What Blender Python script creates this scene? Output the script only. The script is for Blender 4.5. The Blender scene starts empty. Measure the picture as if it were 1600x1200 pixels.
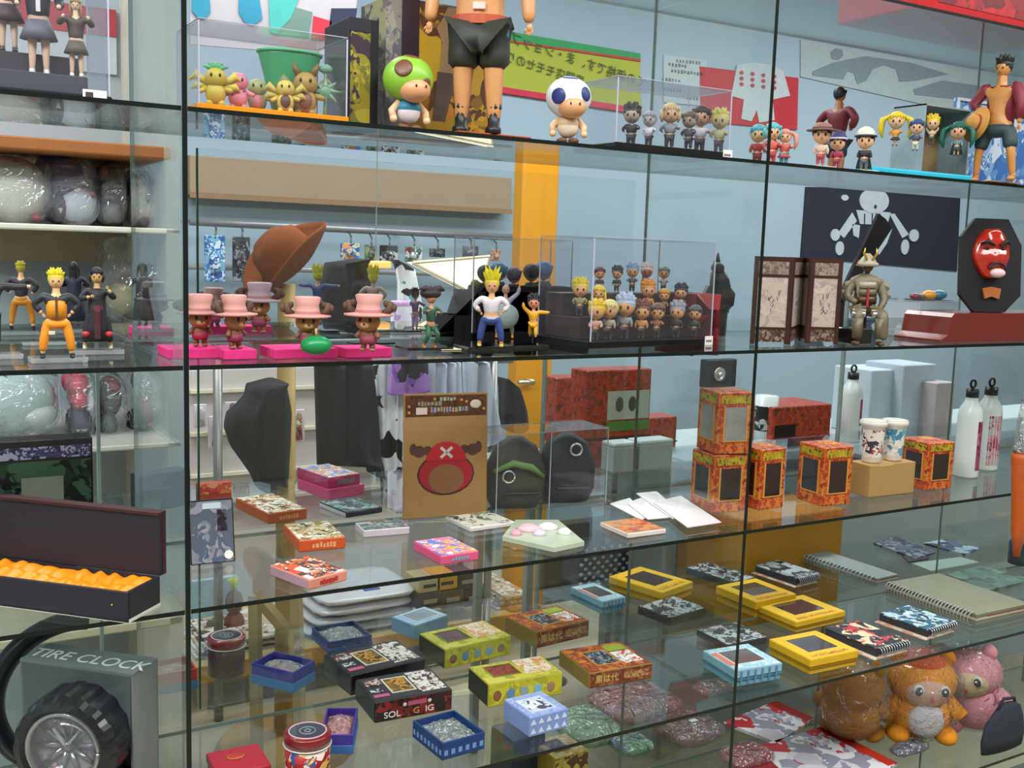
import bpy, math, random
from mathutils import Matrix, Vector, Euler
rnd = random.Random(7)
PI = math.pi
S = bpy.context.scene
C = S.collection
# ------------------------------------------------------------------ camera
F = 1648.7
RC = Matrix(((0.86298109, -0.50420169, 0.03231559), (-0.03658121, -0.12614897, -0.9913366), (0.50391017, 0.85432259, -0.12730849)))
CZ = 1.45
CAM = Vector((0, 0, CZ))
cd = bpy.data.cameras.new('camera'); cam = bpy.data.objects.new('camera', cd); C.objects.link(cam)
cd.sensor_width = 36; cd.lens = 36 * F / 1600; cd.clip_start = .05; cd.clip_end = 60
rx_, dn_, fw_ = RC[0], RC[1], RC[2]
mw = Matrix(((rx_[0], -dn_[0], -fw_[0]), (rx_[1], -dn_[1], -fw_[1]), (rx_[2], -dn_[2], -fw_[2]))).to_4x4()
mw.translation = CAM
cam.matrix_world = mw
S.camera = cam
# ------------------------------------------------------------------ world, lights, exposure
W = bpy.data.worlds.new('world'); S.world = W; W.use_nodes = True
W.node_tree.nodes['Background'].inputs[0].default_value = (.80, .90, 1.0, 1)
W.node_tree.nodes['Background'].inputs[1].default_value = 0.62
def area(name, loc, sx, sy, power, col=(.96, .985, 1), rot=(0, 0, 0)):
    l = bpy.data.lights.new(name, 'AREA'); l.shape = 'RECTANGLE'; l.size = sx; l.size_y = sy; l.energy = power; l.color = col
    o = bpy.data.objects.new(name, l); C.objects.link(o); o.location = loc; o.rotation_euler = rot; return o
area('shop_light', (1.2, 2.9, 2.96), 3.2, .6, 80)
area('shop_light', (4.6, 2.9, 2.96), 2.8, .6, 75)
area('shop_light', (-1.2, 1.9, 2.96), 1.4, .4, 30)
area('left_fill_light', (-1.3, .3, 2.9), 1.4, .5, 60, rot=(math.radians(32), 0, math.radians(-12)))  # unseen light added to brighten the bagged plush at the left
area('aisle_light', (1.0, .1, 2.96), 3.4, .8, 95)
area('aisle_light', (4.2, .1, 2.96), 2.4, .8, 60)
S.view_settings.view_transform = 'Standard'; S.view_settings.look = 'None'
S.view_settings.exposure = -0.12; S.view_settings.gamma = 1; S.view_settings.use_curve_mapping = False
cy = S.cycles
cy.transparent_max_bounces = 48; cy.max_bounces = 8; cy.glossy_bounces = 4; cy.transmission_bounces = 4; cy.diffuse_bounces = 3
cy.caustics_reflective = False; cy.caustics_refractive = False; cy.sample_clamp_indirect = 6
# ------------------------------------------------------------------ projection helpers
def ray(px, py):
    c = Vector((px - 800, py - 600, F))
    return Vector((rx_[i] * c.x + dn_[i] * c.y + fw_[i] * c.z for i in range(3)))
def onz(px, py, z):
    d = ray(px, py); t = (z - CZ) / d.z; return CAM + d * t
def ony(px, py, y):
    d = ray(px, py); return CAM + d * (y / d.y)
def proj(p):
    v = Vector(p) - CAM; z = v.dot(fw_); return 800 + F * v.dot(rx_) / z, 600 + F * v.dot(dn_) / z
def pxy(px, y, z):
    """point at depth y and height z that shows at column px"""
    X = 0.
    a, b = -3., 12.
    for _ in range(50):
        m = (a + b) / 2
        v = Vector((m, y, z)) - CAM
        if v.dot(fw_) <= 0 or proj((m, y, z))[0] < px: a = m
        else: b = m
    return Vector((a, y, z))
def hgt(P, ytop):
    a, b = -.5, 1.5
    for _ in range(40):
        m = (a + b) / 2
        if proj((P[0], P[1], P[2] + m))[1] > ytop: a = m
        else: b = m
    return a
# ------------------------------------------------------------------ materials
MC = {}
def lin(c):
    if isinstance(c, str):
        c = c.lstrip('#'); c = [int(c[i:i + 2], 16) / 255 for i in (0, 2, 4)]
    return tuple((x / 12.92 if x <= .04045 else ((x + .055) / 1.055) ** 2.4) for x in c)
def newmat(n):
    m = bpy.data.materials.new(n); m.use_nodes = True; return m, m.node_tree, m.node_tree.nodes['Principled BSDF']
def M(c, rough=.5, metal=0, var=.12, scale=30, coat=0):
    k = (c, rough, metal, var, scale, coat)
    if k in MC: return MC[k]
    m, nt, b = newmat('m_' + str(c)); col = lin(c)
    tc = nt.nodes.new('ShaderNodeTexCoord'); nz = nt.nodes.new('ShaderNodeTexNoise'); nz.inputs['Scale'].default_value = scale
    nz.inputs['Detail'].default_value = 3
    nt.links.new(tc.outputs['Object'], nz.inputs['Vector'])
    mx = nt.nodes.new('ShaderNodeMix'); mx.data_type = 'RGBA'
    mx.inputs[6].default_value = tuple(x * (1 - var) for x in col) + (1,)
    mx.inputs[7].default_value = tuple(min(1, x * (1 + var)) for x in col) + (1,)
    nt.links.new(nz.outputs['Fac'], mx.inputs[0]); nt.links.new(mx.outputs[2], b.inputs['Base Color'])
    b.inputs['Roughness'].default_value = rough; b.inputs['Metallic'].default_value = metal; b.inputs['Coat Weight'].default_value = coat
    MC[k] = m; return m
def PR(cols, scale=25, rough=.35, dist=.35, key=0):
    """printed artwork: irregular colour patches from a palette"""
    k = ('pr', tuple(cols), scale, rough, dist, key)
    if k in MC: return MC[k]
    m, nt, b = newmat('print')
    tc = nt.nodes.new('ShaderNodeTexCoord'); nz = nt.nodes.new('ShaderNodeTexNoise'); nz.inputs['Scale'].default_value = scale * .8
    mp = nt.nodes.new('ShaderNodeMapping'); mp.inputs['Location'].default_value = (key * 1.7, key * .9, key * .31)
    nt.links.new(tc.outputs['Object'], mp.inputs[0]); nt.links.new(mp.outputs[0], nz.inputs['Vector'])
    ad = nt.nodes.new('ShaderNodeMix'); ad.data_type = 'VECTOR'; ad.inputs[0].default_value = dist * 2.2 / scale
    nt.links.new(mp.outputs[0], ad.inputs[4]); nt.links.new(nz.outputs['Color'], ad.inputs[5])
    vo = nt.nodes.new('ShaderNodeTexVoronoi'); vo.inputs['Scale'].default_value = scale * 1.5
    nt.links.new(ad.outputs[1], vo.inputs['Vector'])
    sp = nt.nodes.new('ShaderNodeSeparateColor'); nt.links.new(vo.outputs['Color'], sp.inputs[0])
    cr = nt.nodes.new('ShaderNodeValToRGB'); cr.color_ramp.interpolation = 'CONSTANT'
    n = len(cols)
    for i, c in enumerate(cols):
        e = cr.color_ramp.elements[i] if i < 2 else cr.color_ramp.elements.new(.5)
        e.color = lin(c) + (1,)
        e.position = i / n
    v2 = nt.nodes.new('ShaderNodeTexVoronoi'); v2.inputs['Scale'].default_value = scale * 5.5; v2.distance = 'MANHATTAN'; nt.links.new(ad.outputs[1], v2.inputs['Vector'])
    s2 = nt.nodes.new('ShaderNodeSeparateColor'); nt.links.new(v2.outputs['Color'], s2.inputs[0])
    n2 = nt.nodes.new('ShaderNodeTexNoise'); n2.inputs['Scale'].default_value = scale * 1.1; n2.inputs['Detail'].default_value = 2; nt.links.new(mp.outputs[0], n2.inputs['Vector'])
    g2 = nt.nodes.new('ShaderNodeMath'); g2.operation = 'GREATER_THAN'; g2.inputs[1].default_value = .53; nt.links.new(n2.outputs['Fac'], g2.inputs[0])
    mxf = nt.nodes.new('ShaderNodeMix'); nt.links.new(g2.outputs[0], mxf.inputs[0]); nt.links.new(sp.outputs[0], mxf.inputs[2]); nt.links.new(s2.outputs[0], mxf.inputs[3])
    nt.links.new(mxf.outputs[0], cr.inputs[0]); nt.links.new(cr.outputs[0], b.inputs['Base Color'])
    b.inputs['Roughness'].default_value = rough
    MC[k] = m; return m
def GL(tint=(.94, .98, .965), ior=1.5, rough=0., milk=0., key='g', milkcol=(.8, .85, .85), bump=0):
    k = ('gl', tint, ior, rough, milk, milkcol, bump)
    if k in MC: return MC[k]
    m, nt, b = newmat('clear_' + key); nt.nodes.remove(b)
    out = nt.nodes['Material Output']
    tr = nt.nodes.new('ShaderNodeBsdfTransparent'); tr.inputs[0].default_value = tint + (1,)
    gs = nt.nodes.new('ShaderNodeBsdfGlossy'); gs.inputs['Roughness'].default_value = rough
    ge = nt.nodes.new('ShaderNodeNewGeometry'); dt = nt.nodes.new('ShaderNodeVectorMath'); dt.operation = 'DOT_PRODUCT'
    nt.links.new(ge.outputs['Incoming'], dt.inputs[0]); nt.links.new(ge.outputs['Normal'], dt.inputs[1])
    def mth(op, a, b=None):
        q = nt.nodes.new('ShaderNodeMath'); q.operation = op
        for i, x in enumerate((a, b)):
            if x is None: continue
            if isinstance(x, (int, float)): q.inputs[i].default_value = x
            else: nt.links.new(x, q.inputs[i])
        return q
    f0 = ((ior - 1) / (ior + 1)) ** 2
    fr = mth('ADD', mth('MULTIPLY', mth('POWER', mth('SUBTRACT', 1.0, mth('ABSOLUTE', dt.outputs['Value']).outputs[0]).outputs[0], 5.0).outputs[0], 1 - f0).outputs[0], f0)
    fr.use_clamp = True
    mx = nt.nodes.new('ShaderNodeMixShader')
    if bump:
        tc = nt.nodes.new('ShaderNodeTexCoord'); nz = nt.nodes.new('ShaderNodeTexNoise'); nz.inputs['Scale'].default_value = bump; nz.inputs['Detail'].default_value = 2
        nz.inputs['Distortion'].default_value = 1.5
        bp = nt.nodes.new('ShaderNodeBump'); bp.inputs['Strength'].default_value = 1; bp.inputs['Distance'].default_value = .03
        nt.links.new(tc.outputs['Object'], nz.inputs['Vector']); nt.links.new(nz.outputs['Fac'], bp.inputs['Height'])
        nt.links.new(bp.outputs[0], gs.inputs['Normal']); nt.links.new(bp.outputs[0], dt.inputs[1])
    nt.links.new(fr.outputs[0], mx.inputs[0])
    base = tr.outputs[0]
    if milk:
        df = nt.nodes.new('ShaderNodeBsdfDiffuse'); df.inputs[0].default_value = milkcol + (1,)
        m2 = nt.nodes.new('ShaderNodeMixShader'); m2.inputs[0].default_value = milk
        nt.links.new(tr.outputs[0], m2.inputs[1]); nt.links.new(df.outputs[0], m2.inputs[2]); base = m2.outputs[0]
    nt.links.new(base, mx.inputs[1]); nt.links.new(gs.outputs[0], mx.inputs[2]); nt.links.new(mx.outputs[0], out.inputs[0])
    MC[k] = m; return m
def EM(c, s):
    m, nt, b = newmat('lit'); b.inputs['Base Color'].default_value = lin(c) + (1,); b.inputs['Emission Color'].default_value = lin(c) + (1,); b.inputs['Emission Strength'].default_value = s; return m
GLASS = GL((.962, .988, .98), 1.5, 0, .004, 'glass', (.55, .68, .66))
ACR = GL((.97, .97, .98), 1.35, .01, .014, 'acrylic', (.75, .75, .82))
FILM = GL((.93, .94, .95), 1.45, .12, .06, 'film', (.85, .88, .9), bump=45)
FILMT = GL((.93, .95, .96), 2.3, .10, .10, 'film', (.8, .87, .9), bump=22)
# ------------------------------------------------------------------ mesh building
class MB:
    def __init__(s): s.v = []; s.f = []
    def add(s, vs, fs, M_=None):
        n = len(s.v)
        s.v += [tuple(M_ @ Vector(v)) if M_ is not None else tuple(v) for v in vs]
        s.f += [tuple(i + n for i in f) for f in fs]; return s
    def box(s, x0, x1, y0, y1, z0, z1, M_=None, bev=0):
        if bev:
            b = min(bev, (x1 - x0) * .45, (y1 - y0) * .45, (z1 - z0) * .45)
            vs = []; idx = {}
            # chamfered box: three rings of 8
            def ring(z, q):
                return [(x0 + q + b, y0 + q, z), (x1 - q - b, y0 + q, z), (x1 - q, y0 + q + b, z), (x1 - q, y1 - q - b, z), (x1 - q - b, y1 - q, z), (x0 + q + b, y1 - q, z), (x0 + q, y1 - q - b, z), (x0 + q, y0 + q + b, z)]
            rs = [ring(z0, b * .7), ring(z0 + b, 0), ring(z1 - b, 0), ring(z1, b * .7)]
            vs = [p for r in rs for p in r]; fs = [tuple(range(7, -1, -1)), tuple(range(24, 32))]
            for k in range(3):
                for i in range(8):
                    j = (i + 1) % 8; fs.append((k * 8 + i, k * 8 + j, k * 8 + 8 + j, k * 8 + 8 + i))
            return s.add(vs, fs, M_)
        vs = [(x, y, z) for z in (z0, z1) for (x, y) in ((x0, y0), (x1, y0), (x1, y1), (x0, y1))]
        return s.add(vs, [(3, 2, 1, 0), (4, 5, 6, 7), (0, 1, 5, 4), (1, 2, 6, 5), (2, 3, 7, 6), (3, 0, 4, 7)], M_)
    def prism(s, poly, z0, z1, M_=None):
        n = len(poly)
        a = sum(poly[i][0] * poly[(i + 1) % n][1] - poly[(i + 1) % n][0] * poly[i][1] for i in range(n))
        if a < 0: poly = poly[::-1]
        vs = [(x, y, z0) for x, y in poly] + [(x, y, z1) for x, y in poly]
        fs = [tuple(range(n - 1, -1, -1)), tuple(range(n, 2 * n))] + [(i, (i + 1) % n, n + (i + 1) % n, n + i) for i in range(n)]
        return s.add(vs, fs, M_)
    def loft(s, rings, n=12, M_=None, cap=True):
        """rings: (cx, cy, z, rx, ry)"""
        vs = []; fs = []
        for (cx, cy_, z, a, b) in rings:
            for i in range(n):
                t = 2 * PI * i / n; vs.append((cx + a * math.cos(t), cy_ + b * math.sin(t), z))
        for k in range(len(rings) - 1):
            for i in range(n):
                j = (i + 1) % n; fs.append((k * n + i, k * n + j, (k + 1) * n + j, (k + 1) * n + i))
        if cap:
            fs.append(tuple(range(n - 1, -1, -1))); m = (len(rings) - 1) * n; fs.append(tuple(range(m, m + n)))
        return s.add(vs, fs, M_)
    def ell(s, c, r, n=12, k=8, M_=None, rot=None):
        if not hasattr(r, '__len__'): r = (r, r, r)
        vs = [(0, 0, -1)]; fs = []
        for a in range(1, k):
            p = -PI / 2 + PI * a / k
            for i in range(n):
                t = 2 * PI * i / n; vs.append((math.cos(p) * math.cos(t), math.cos(p) * math.sin(t), math.sin(p)))
        vs.append((0, 0, 1))
        for i in range(n):
            j = (i + 1) % n; fs.append((0, 1 + j, 1 + i)); fs.append((1 + (k - 2) * n + i, 1 + (k - 2) * n + j, len(vs) - 1))
            for a in range(k - 2): fs.append((1 + a * n + i, 1 + a * n + j, 1 + (a + 1) * n + j, 1 + (a + 1) * n + i))
        T = Matrix.Translation(c) @ (rot.to_4x4() if rot else Matrix()) @ Matrix.Diagonal((*r, 1))
        return s.add(vs, fs, (M_ @ T) if M_ is not None else T)
    def tube(s, pts, r, n=6, M_=None):
        pts = [Vector(p) for p in pts]
        if not hasattr(r, '__len__'): r = [r] * len(pts)
        vs = []; fs = []; up = None
        for i, p in enumerate(pts):
            d = (pts[min(i + 1, len(pts) - 1)] - pts[max(i - 1, 0)]).normalized()
            a = Vector((0, 0, 1)) if abs(d.z) < .9 else Vector((1, 0, 0))
            if up is not None: a = up
            u = d.cross(a).normalized(); w = u.cross(d).normalized(); up = w
            for q in range(n):
                t = 2 * PI * q / n; vs.append(p + (u * math.cos(t) + w * math.sin(t)) * r[i])
        for k in range(len(pts) - 1):
            for i in range(n):
                j = (i + 1) % n; fs.append((k * n + j, k * n + i, (k + 1) * n + i, (k + 1) * n + j))
        fs.append(tuple(range(n))); m = (len(pts) - 1) * n; fs.append(tuple(range(m + n - 1, m - 1, -1)))
        return s.add(vs, fs, M_)
    def torus(s, c, R, r, M_=None, n=20, k=6, a0=0, a1=2 * PI):
        pts = [(c[0] + R * math.cos(a0 + (a1 - a0) * i / n), c[1] + R * math.sin(a0 + (a1 - a0) * i / n), c[2]) for i in range(n + 1)]
        return s.tube(pts, r, k, M_)
    def obj(s, name, mat, parent=None, smooth=False, label=None, loc=None, rot=None):
        me = bpy.data.meshes.new(name); me.from_pydata(s.v, [], s.f)
        if smooth: me.polygons.foreach_set('use_smooth', [True] * len(me.polygons))
        me.materials.append(mat); me.update()
        o = bpy.data.objects.new(name, me); C.objects.link(o)
        if parent: o.parent = parent
        if label: o['label'] = label
        if loc: o.location = loc
        if rot: o.rotation_euler = rot
        return o
def E(name, loc, label, cat, rz=0, group=None, scale=1):
    o = bpy.data.objects.new(name, None); C.objects.link(o); o.location = loc; o.rotation_euler = (0, 0, rz); o.scale = (scale,) * 3
    o.empty_display_size = .02
    return T(o, label, cat, group)
def T(o, label, cat, group=None):
    o['label'] = label; o['category'] = cat
    if group: o['group'] = group
    return o
def ST(o): o['kind'] = 'structure'; return o
def text(s, size, mat, parent, M_, name='lettering', align='CENTER', sx=1, ext=.0004):
    cu = bpy.data.curves.new(name, 'FONT'); cu.body = s; cu.size = size; cu.align_x = align; cu.align_y = 'CENTER'; cu.extrude = ext
    cu.materials.append(mat); o = bpy.data.objects.new(name, cu); C.objects.link(o); o.parent = parent
    o.matrix_local = M_ @ Matrix.Diagonal((sx, 1, 1, 1)); return o
# text planes: front face (facing -Y) and top face (facing +Z)
FRONT = Matrix.Rotation(PI / 2, 4, 'X')
def facecam(P): return math.atan2(-P[0], P[1])   # rz so that local -Y points at the camera... sign below
def fc(P): 
    d = Vector((CAM.x - P[0], CAM.y - P[1])); return math.atan2(d.x, -d.y)
# ------------------------------------------------------------------ setting
X1, X2, X3, X4 = .3292, 1.3292, 2.333, 3.337
Y0, Y1 = 1.4, 1.737
ZZ, ZA, ZB, ZC, ZD, ZE = 1.929, 1.616, 1.284, .952, .621, .318
TH = .006
WB = 4.3
ST(MB().box(-2.5, 8.5, -1.5, WB, -.05, 0).obj('floor', M('#a39a82', .35, var=.1, scale=4)))
ST(MB().box(-2.5, 8.5, WB, WB + .1, 0, 3.1).obj('wall_back', M('#92a8b6', .7, var=.04, scale=3)))
ST(MB().box(-2.5, 8.5, -1.6, -1.5, 0, 3.1).obj('wall_front', M('#8f8a80', .7, var=.05, scale=3)))
ST(MB().box(-2.6, -2.5, -1.5, WB + .1, 0, 3.1).obj('wall_left', M('#b0b4b2', .7, var=.04, scale=3)))
ST(MB().box(8.5, 8.6, -1.5, WB + .1, 0, 3.1).obj('wall_right', M('#a3b2b6', .7, var=.04, scale=3)))
ST(MB().box(-2.5, 8.5, -1.5, WB, 3.1, 3.2).obj('ceiling', M('#d8dad4', .8, var=.03, scale=3)))
EDG = M('#04120f', .25, var=.3, scale=8)
EDR = M('#5d716b', .3, var=.2, scale=8)
EDG2 = M('#0d4436', .2, var=.3, scale=8)
# ---- glass shelving
unit = E('glass_display_shelving', (X1, Y0, 0), 'tall clear glass shelving unit with dark polished edges holding all the toys', 'shelving')
U = Matrix.Translation((-X1, -Y0, 0))
for (xa, xb) in ((X1 - 1.0, X1), (X1, X2), (X2, X3), (X3, X4)):
    for z in (ZZ, ZA, ZB, ZC, ZD, ZE):
        p = MB().box(xa + .004, xb - .004, Y0, Y1, z - TH, z, U).obj('glass_shelf', GLASS, unit)
        MB().box(xa + .004, xb - .004, Y0 - .0012, Y0 - .0002, z - TH, z, U).obj('front_edge', EDG, p)
        MB().box(xa + .004, xb - .004, Y1 + .0002, Y1 + .0012, z - TH, z, U).obj('rear_edge', EDR, p)
for (xa, xb) in ((X1 - 1.0, X1), (X1, X2), (X2, X3), (X3, X4)):
    for z in (ZB, ZC, ZD, ZE): MB().box(xa + .004, xb - .004, Y1 + .045, Y1 + .38, z - TH, z, U).obj('rear_glass_shelf', GLASS, unit)
for x in (X1 - 1.0, X1, X2, X3, X4):
    MB().box(x - .003, x + .003, Y1 + .36, Y1 + .372, .02, ZB + .05, U).obj('rear_upright', M('#7f8f8a', .3), unit)
    p = MB().box(x - .003, x + .003, Y0, Y1, 0.02, 2.4, U).obj('glass_partition', GLASS, unit)
    MB().box(x - .0033, x + .0033, Y0 - .0016, Y0 - .0004, 0.02, 2.4, U).obj('front_edge', EDG, p)
    MB().box(x - .0033, x + .0033, Y1 + .0004, Y1 + .0016, 0.02, 2.4, U).obj('rear_edge', EDR, p)
MB().box(X1 - 1.02, X4 + .02, Y0 + .01, Y1 - .01, 0.0, .02, U).obj('plinth', M('#5b5a55', .5), unit)
xs = pxy(308, Y1 + .03, 1.3).x
door = E('sliding_glass_door', (xs, Y1 + .03, .55), 'clear glass sliding door with green edge behind the middle bay', 'glass door')
D_ = Matrix.Translation((-xs, -Y1 - .03, -.55))
MB().box(xs + .003, X2 - .01, Y1 + .028, Y1 + .033, .64, 1.595, D_).obj('pane', GLASS, door)
MB().box(xs, xs + .0028, Y1 + .028, Y1 + .033, .64, 1.595, D_).obj('polished_edge', EDG2, door)
# ------------------------------------------------------------------ library
SK = '#e8b48a'
def skin(name, verts, edges, radii, mat, parent, root=0, sub=1):
    me = bpy.data.meshes.new(name); me.from_pydata(verts, edges, []); me.materials.append(mat)
    o = bpy.data.objects.new(name, me); C.objects.link(o); o.parent = parent
    m = o.modifiers.new('skin', 'SKIN'); m.use_smooth_shade = True
    if not me.skin_vertices: me.attributes  # layer is made by the modifier
    sv = me.skin_vertices[0].data
    for i, r in enumerate(radii): sv[i].radius = (r, r) if not hasattr(r, '__len__') else r
    sv[root].use_root = True
    s = o.modifiers.new('sub', 'SUBSURF'); s.levels = sub; s.render_levels = sub
    return o
def hair_mesh(style, H, hc, w):
    """hair cap plus the locks of the style; hc head centre, H head height, w head half width"""
    m = MB(); z = hc
    if style == 'bald': return None
    m.ell((0, w * .16, z + H * .10), (w * 1.1, w * 1.1, H * .50), 14, 9)
    rr = random.Random(hash(style) % 97 if False else len(style) * 13)
    def lock(bx, by, bz, dx, dy, dz, r):
        b = Vector((bx, by, bz)); d = Vector((dx, dy, dz)); m.tube([b, b + d * .55, b + d], [r, r * .6, r * .08], 6)
    if style in ('spiky', 'flame'):
        for k in range(13):
            t = 2 * PI * k / 13 + .2
            e = .35 if style == 'spiky' else .9
            L = H * (.42 if style == 'spiky' else .5)
            lock(w * .6 * math.cos(t), w * .2 + w * .6 * math.sin(t), z + H * .3, L * math.cos(t) * (.5 if k % 2 else .62), L * math.sin(t) * .5, L * (e + .3 * (k % 2)), w * .5)
        for k in range(6):
            t = 2 * PI * k / 6
            L = H * (.36 if style == 'spiky' else .75)
            lock(w * .35 * math.cos(t), w * .2 + w * .3 * math.sin(t), z + H * .38, L * .4 * math.cos(t), L * .4 * math.sin(t), L, w * .48)
    if style in ('smooth', 'long', 'bob', 'tails', 'short'):
        for k in range(7):
            x = w * (-.85 + 1.7 * k / 6); lock(x, -w * .72 * math.sqrt(max(0, 1.15 - (x / w) ** 2)), z + H * .33, x * .08, -w * .16, -H * (.2 + .08 * (k % 2)), w * .22)
    if style == 'bob':
        for s_ in (-1, 1): m.loft([(s_ * w * .92, w * .1, z + H * .2, w * .25, w * .7), (s_ * w * 1.0, w * .1, z - H * .15, w * .26, w * .7), (s_ * w * .9, w * .05, z - H * .42, w * .12, w * .5)], 8)
    if style == 'long':
        m.loft([(0, w * .45, z - H * 1.5, w * .75, w * .16), (0, w * .6, z - H * .8, w * 1.0, w * .3), (0, w * .55, z, w * 1.05, w * .55), (0, w * .4, z + H * .25, w * .9, w * .6)], 12)
        for s_ in (-1, 1): m.tube([(s_ * w * .95, -w * .3, z + H * .2), (s_ * w * 1.1, -w * .5, z - H * .4), (s_ * w * .8, -w * .8, z - H * 1.1)], [w * .2, w * .18, w * .05], 6)
    if style == 'tails':
        for s_ in (-1, 1): m.tube([(s_ * w * .9, w * .2, z + H * .3), (s_ * w * 1.7, w * .3, z + H * .1), (s_ * w * 1.9, w * .2, z - H * .5), (s_ * w * 1.6, w * .1, z - H * 1.0)], [w * .2, w * .42, w * .4, w * .08], 8)
    return m
def toy(P, h, label, skin_c=SK, hair='#222222', style='spiky', top='#cc6622', bottom='#dd8822', shoe='#222222', hf=.16,
        arms='hips', legs='stand', turn=0, coat=None, skirt=None, cape=None, base=None, tie=None, group=None, name='toy_figurine', cat='figurine',
        stout=1.0, eyes=True, hands=False, belt=None, hat=None, lift=0, sleeves=True, shorts=False, tilt=0, parent_off=None, barechest=False):
    """a moulded toy figure: body (one skin surface) with head, hair, clothes, shoes"""
    P = Vector(P)
    r = E(name, P, label, cat, fc(P) + turn, group, h)
    if tilt: r.rotation_euler = (0, tilt, r.rotation_euler[2])
    H = hf; B = 1 - H * (.94 if H < .3 else 1.0); st = stout * (1.12 if hf < .25 else 1.85)
    if hf > .3 and arms == 'out': arms = ('hips', 'fwd')
    z = lambda k: k * B
    tw = .085 * B * st
    zp, zc, zn, zs = z(.52), z(.76), z(.95), z(.895)
    sw = .125 * B * st
    lx = .05 * B * st + (.05 * B if legs == 'wide' else 0)
    V = [(0, 0, zp), (0, 0, zc), (0, 0, zn), (0, 0, 1 - H * .7)]
    Ed = [(0, 1), (1, 2), (2, 3)]; Rd = [(tw * 1.05, tw * .75), (tw * 1.1, tw * .8), (tw * .5, tw * .5), (tw * .42, tw * .42)]
    AL = .19 * B
    joints = {}
    for s_ in (-1, 1):
        A = arms if isinstance(arms, str) else (arms[0] if s_ < 0 else arms[1])
        sh = Vector((s_ * sw, 0, zs))
        d1, d2 = {'hips': ((s_ * .75, .15, -.7), (-s_ * .62, -.2, -.72)), 'down': ((s_ * .3, 0, -.95), (s_ * .08, -.15, -.97)),
                  'up': ((s_ * .7, 0, .6), (s_ * .15, -.1, 1)), 'fwd': ((s_ * .45, -.6, -.5), (-s_ * .2, -.85, .3)), 'cross': ((s_ * .55, -.35, -.75), (-s_ * 1.1, -.55, .35)),
                  'chin': ((s_ * .5, -.45, -.6), (-s_ * .55, -.4, .9)), 'out': ((s_ * 1, -.1, -.1), (s_ * .9, -.2, .1)), 'hold': ((s_ * .35, -.2, -.9), (-s_ * .1, -.75, -.3))}[A]
        el = sh + Vector(d1).normalized() * AL; ha = el + Vector(d2).normalized() * AL * .95
        joints[s_] = (sh, el, ha, ha + (ha - el).normalized() * .03 * B)
        n = len(V); V += [tuple(sh), tuple(el), tuple(ha)]; Ed += [(1, n), (n, n + 1), (n + 1, n + 2)]
        Rd += [tw * .5, tw * .36, tw * .26]
        if legs == 'sit': kn = Vector((s_ * lx * 1.6, -.26 * B, zp)); an = kn + Vector((0, -.02 * B, -.24 * B))
        elif legs == 'wide': kn = Vector((s_ * lx * 1.5, -.03 * B, z(.28))); an = Vector((s_ * lx * 1.7, 0, z(.05)))
        elif legs == 'crouch': kn = Vector((s_ * lx * 2.2, -.15 * B, z(.3))); an = Vector((s_ * lx * 2.4, .06 * B, z(.05)))
        elif legs == 'stride': kn = Vector((s_ * lx * 1.2, -s_ * .1 * B, z(.28))); an = Vector((s_ * lx * 1.3, -s_ * .16 * B, z(.05)))
        else: kn = Vector((s_ * lx * 1.1, -.01 * B, z(.28))); an = Vector((s_ * lx * 1.2, 0, z(.05)))
        joints[s_] += (kn, an)
        n = len(V); V += [(s_ * lx, 0, zp - .03 * B), tuple(kn), tuple(an)]; Ed += [(0, n), (n, n + 1), (n + 1, n + 2)]
        Rd += [tw * .62, tw * .45, tw * .3]
    zl = lift
    if lift:
        V = [(a, b, c + lift) for a, b, c in V]
    skm = M(skin_c, .4, var=.05)
    skin('body', V, Ed, Rd, skm, r)
    hc = 1 - H * .5 + lift; hw = H * (.40 if hf < .25 else .47)
    hd = MB().ell((0, 0, hc), (hw, hw * .98, H * .5), 14, 10).obj('head', skm, r, True)
    if eyes:
        em = M('#1a1410', .2)
        for s_ in (-1, 1):
            MB().ell((s_ * hw * .38, -hw * .9, hc - H * .04), (hw * .13, hw * .08, H * (.09 if hf > .25 else .05)), 8, 6).obj('eye', em, hd, True)
        MB().ell((0, -hw * 1.0, hc - H * .15), (hw * .07, hw * .1, H * .04), 6, 5).obj('nose', skm, hd, True)
        MB().box(-hw * .16, hw * .16, -hw * .93, -hw * .86, hc - H * .28, hc - H * .26).obj('mouth', M('#8a3b2c', .5), hd)
    hm = hair_mesh(style, H, hc, hw)
    if hm: hm.obj('hair', M(hair, .5, var=.25, scale=18), r, style not in ('spiky', 'flame'))
    if hat: hat(r, hc, H, hw)
    Z = lambda v: (v[0], v[1], v[2] + lift)
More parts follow.
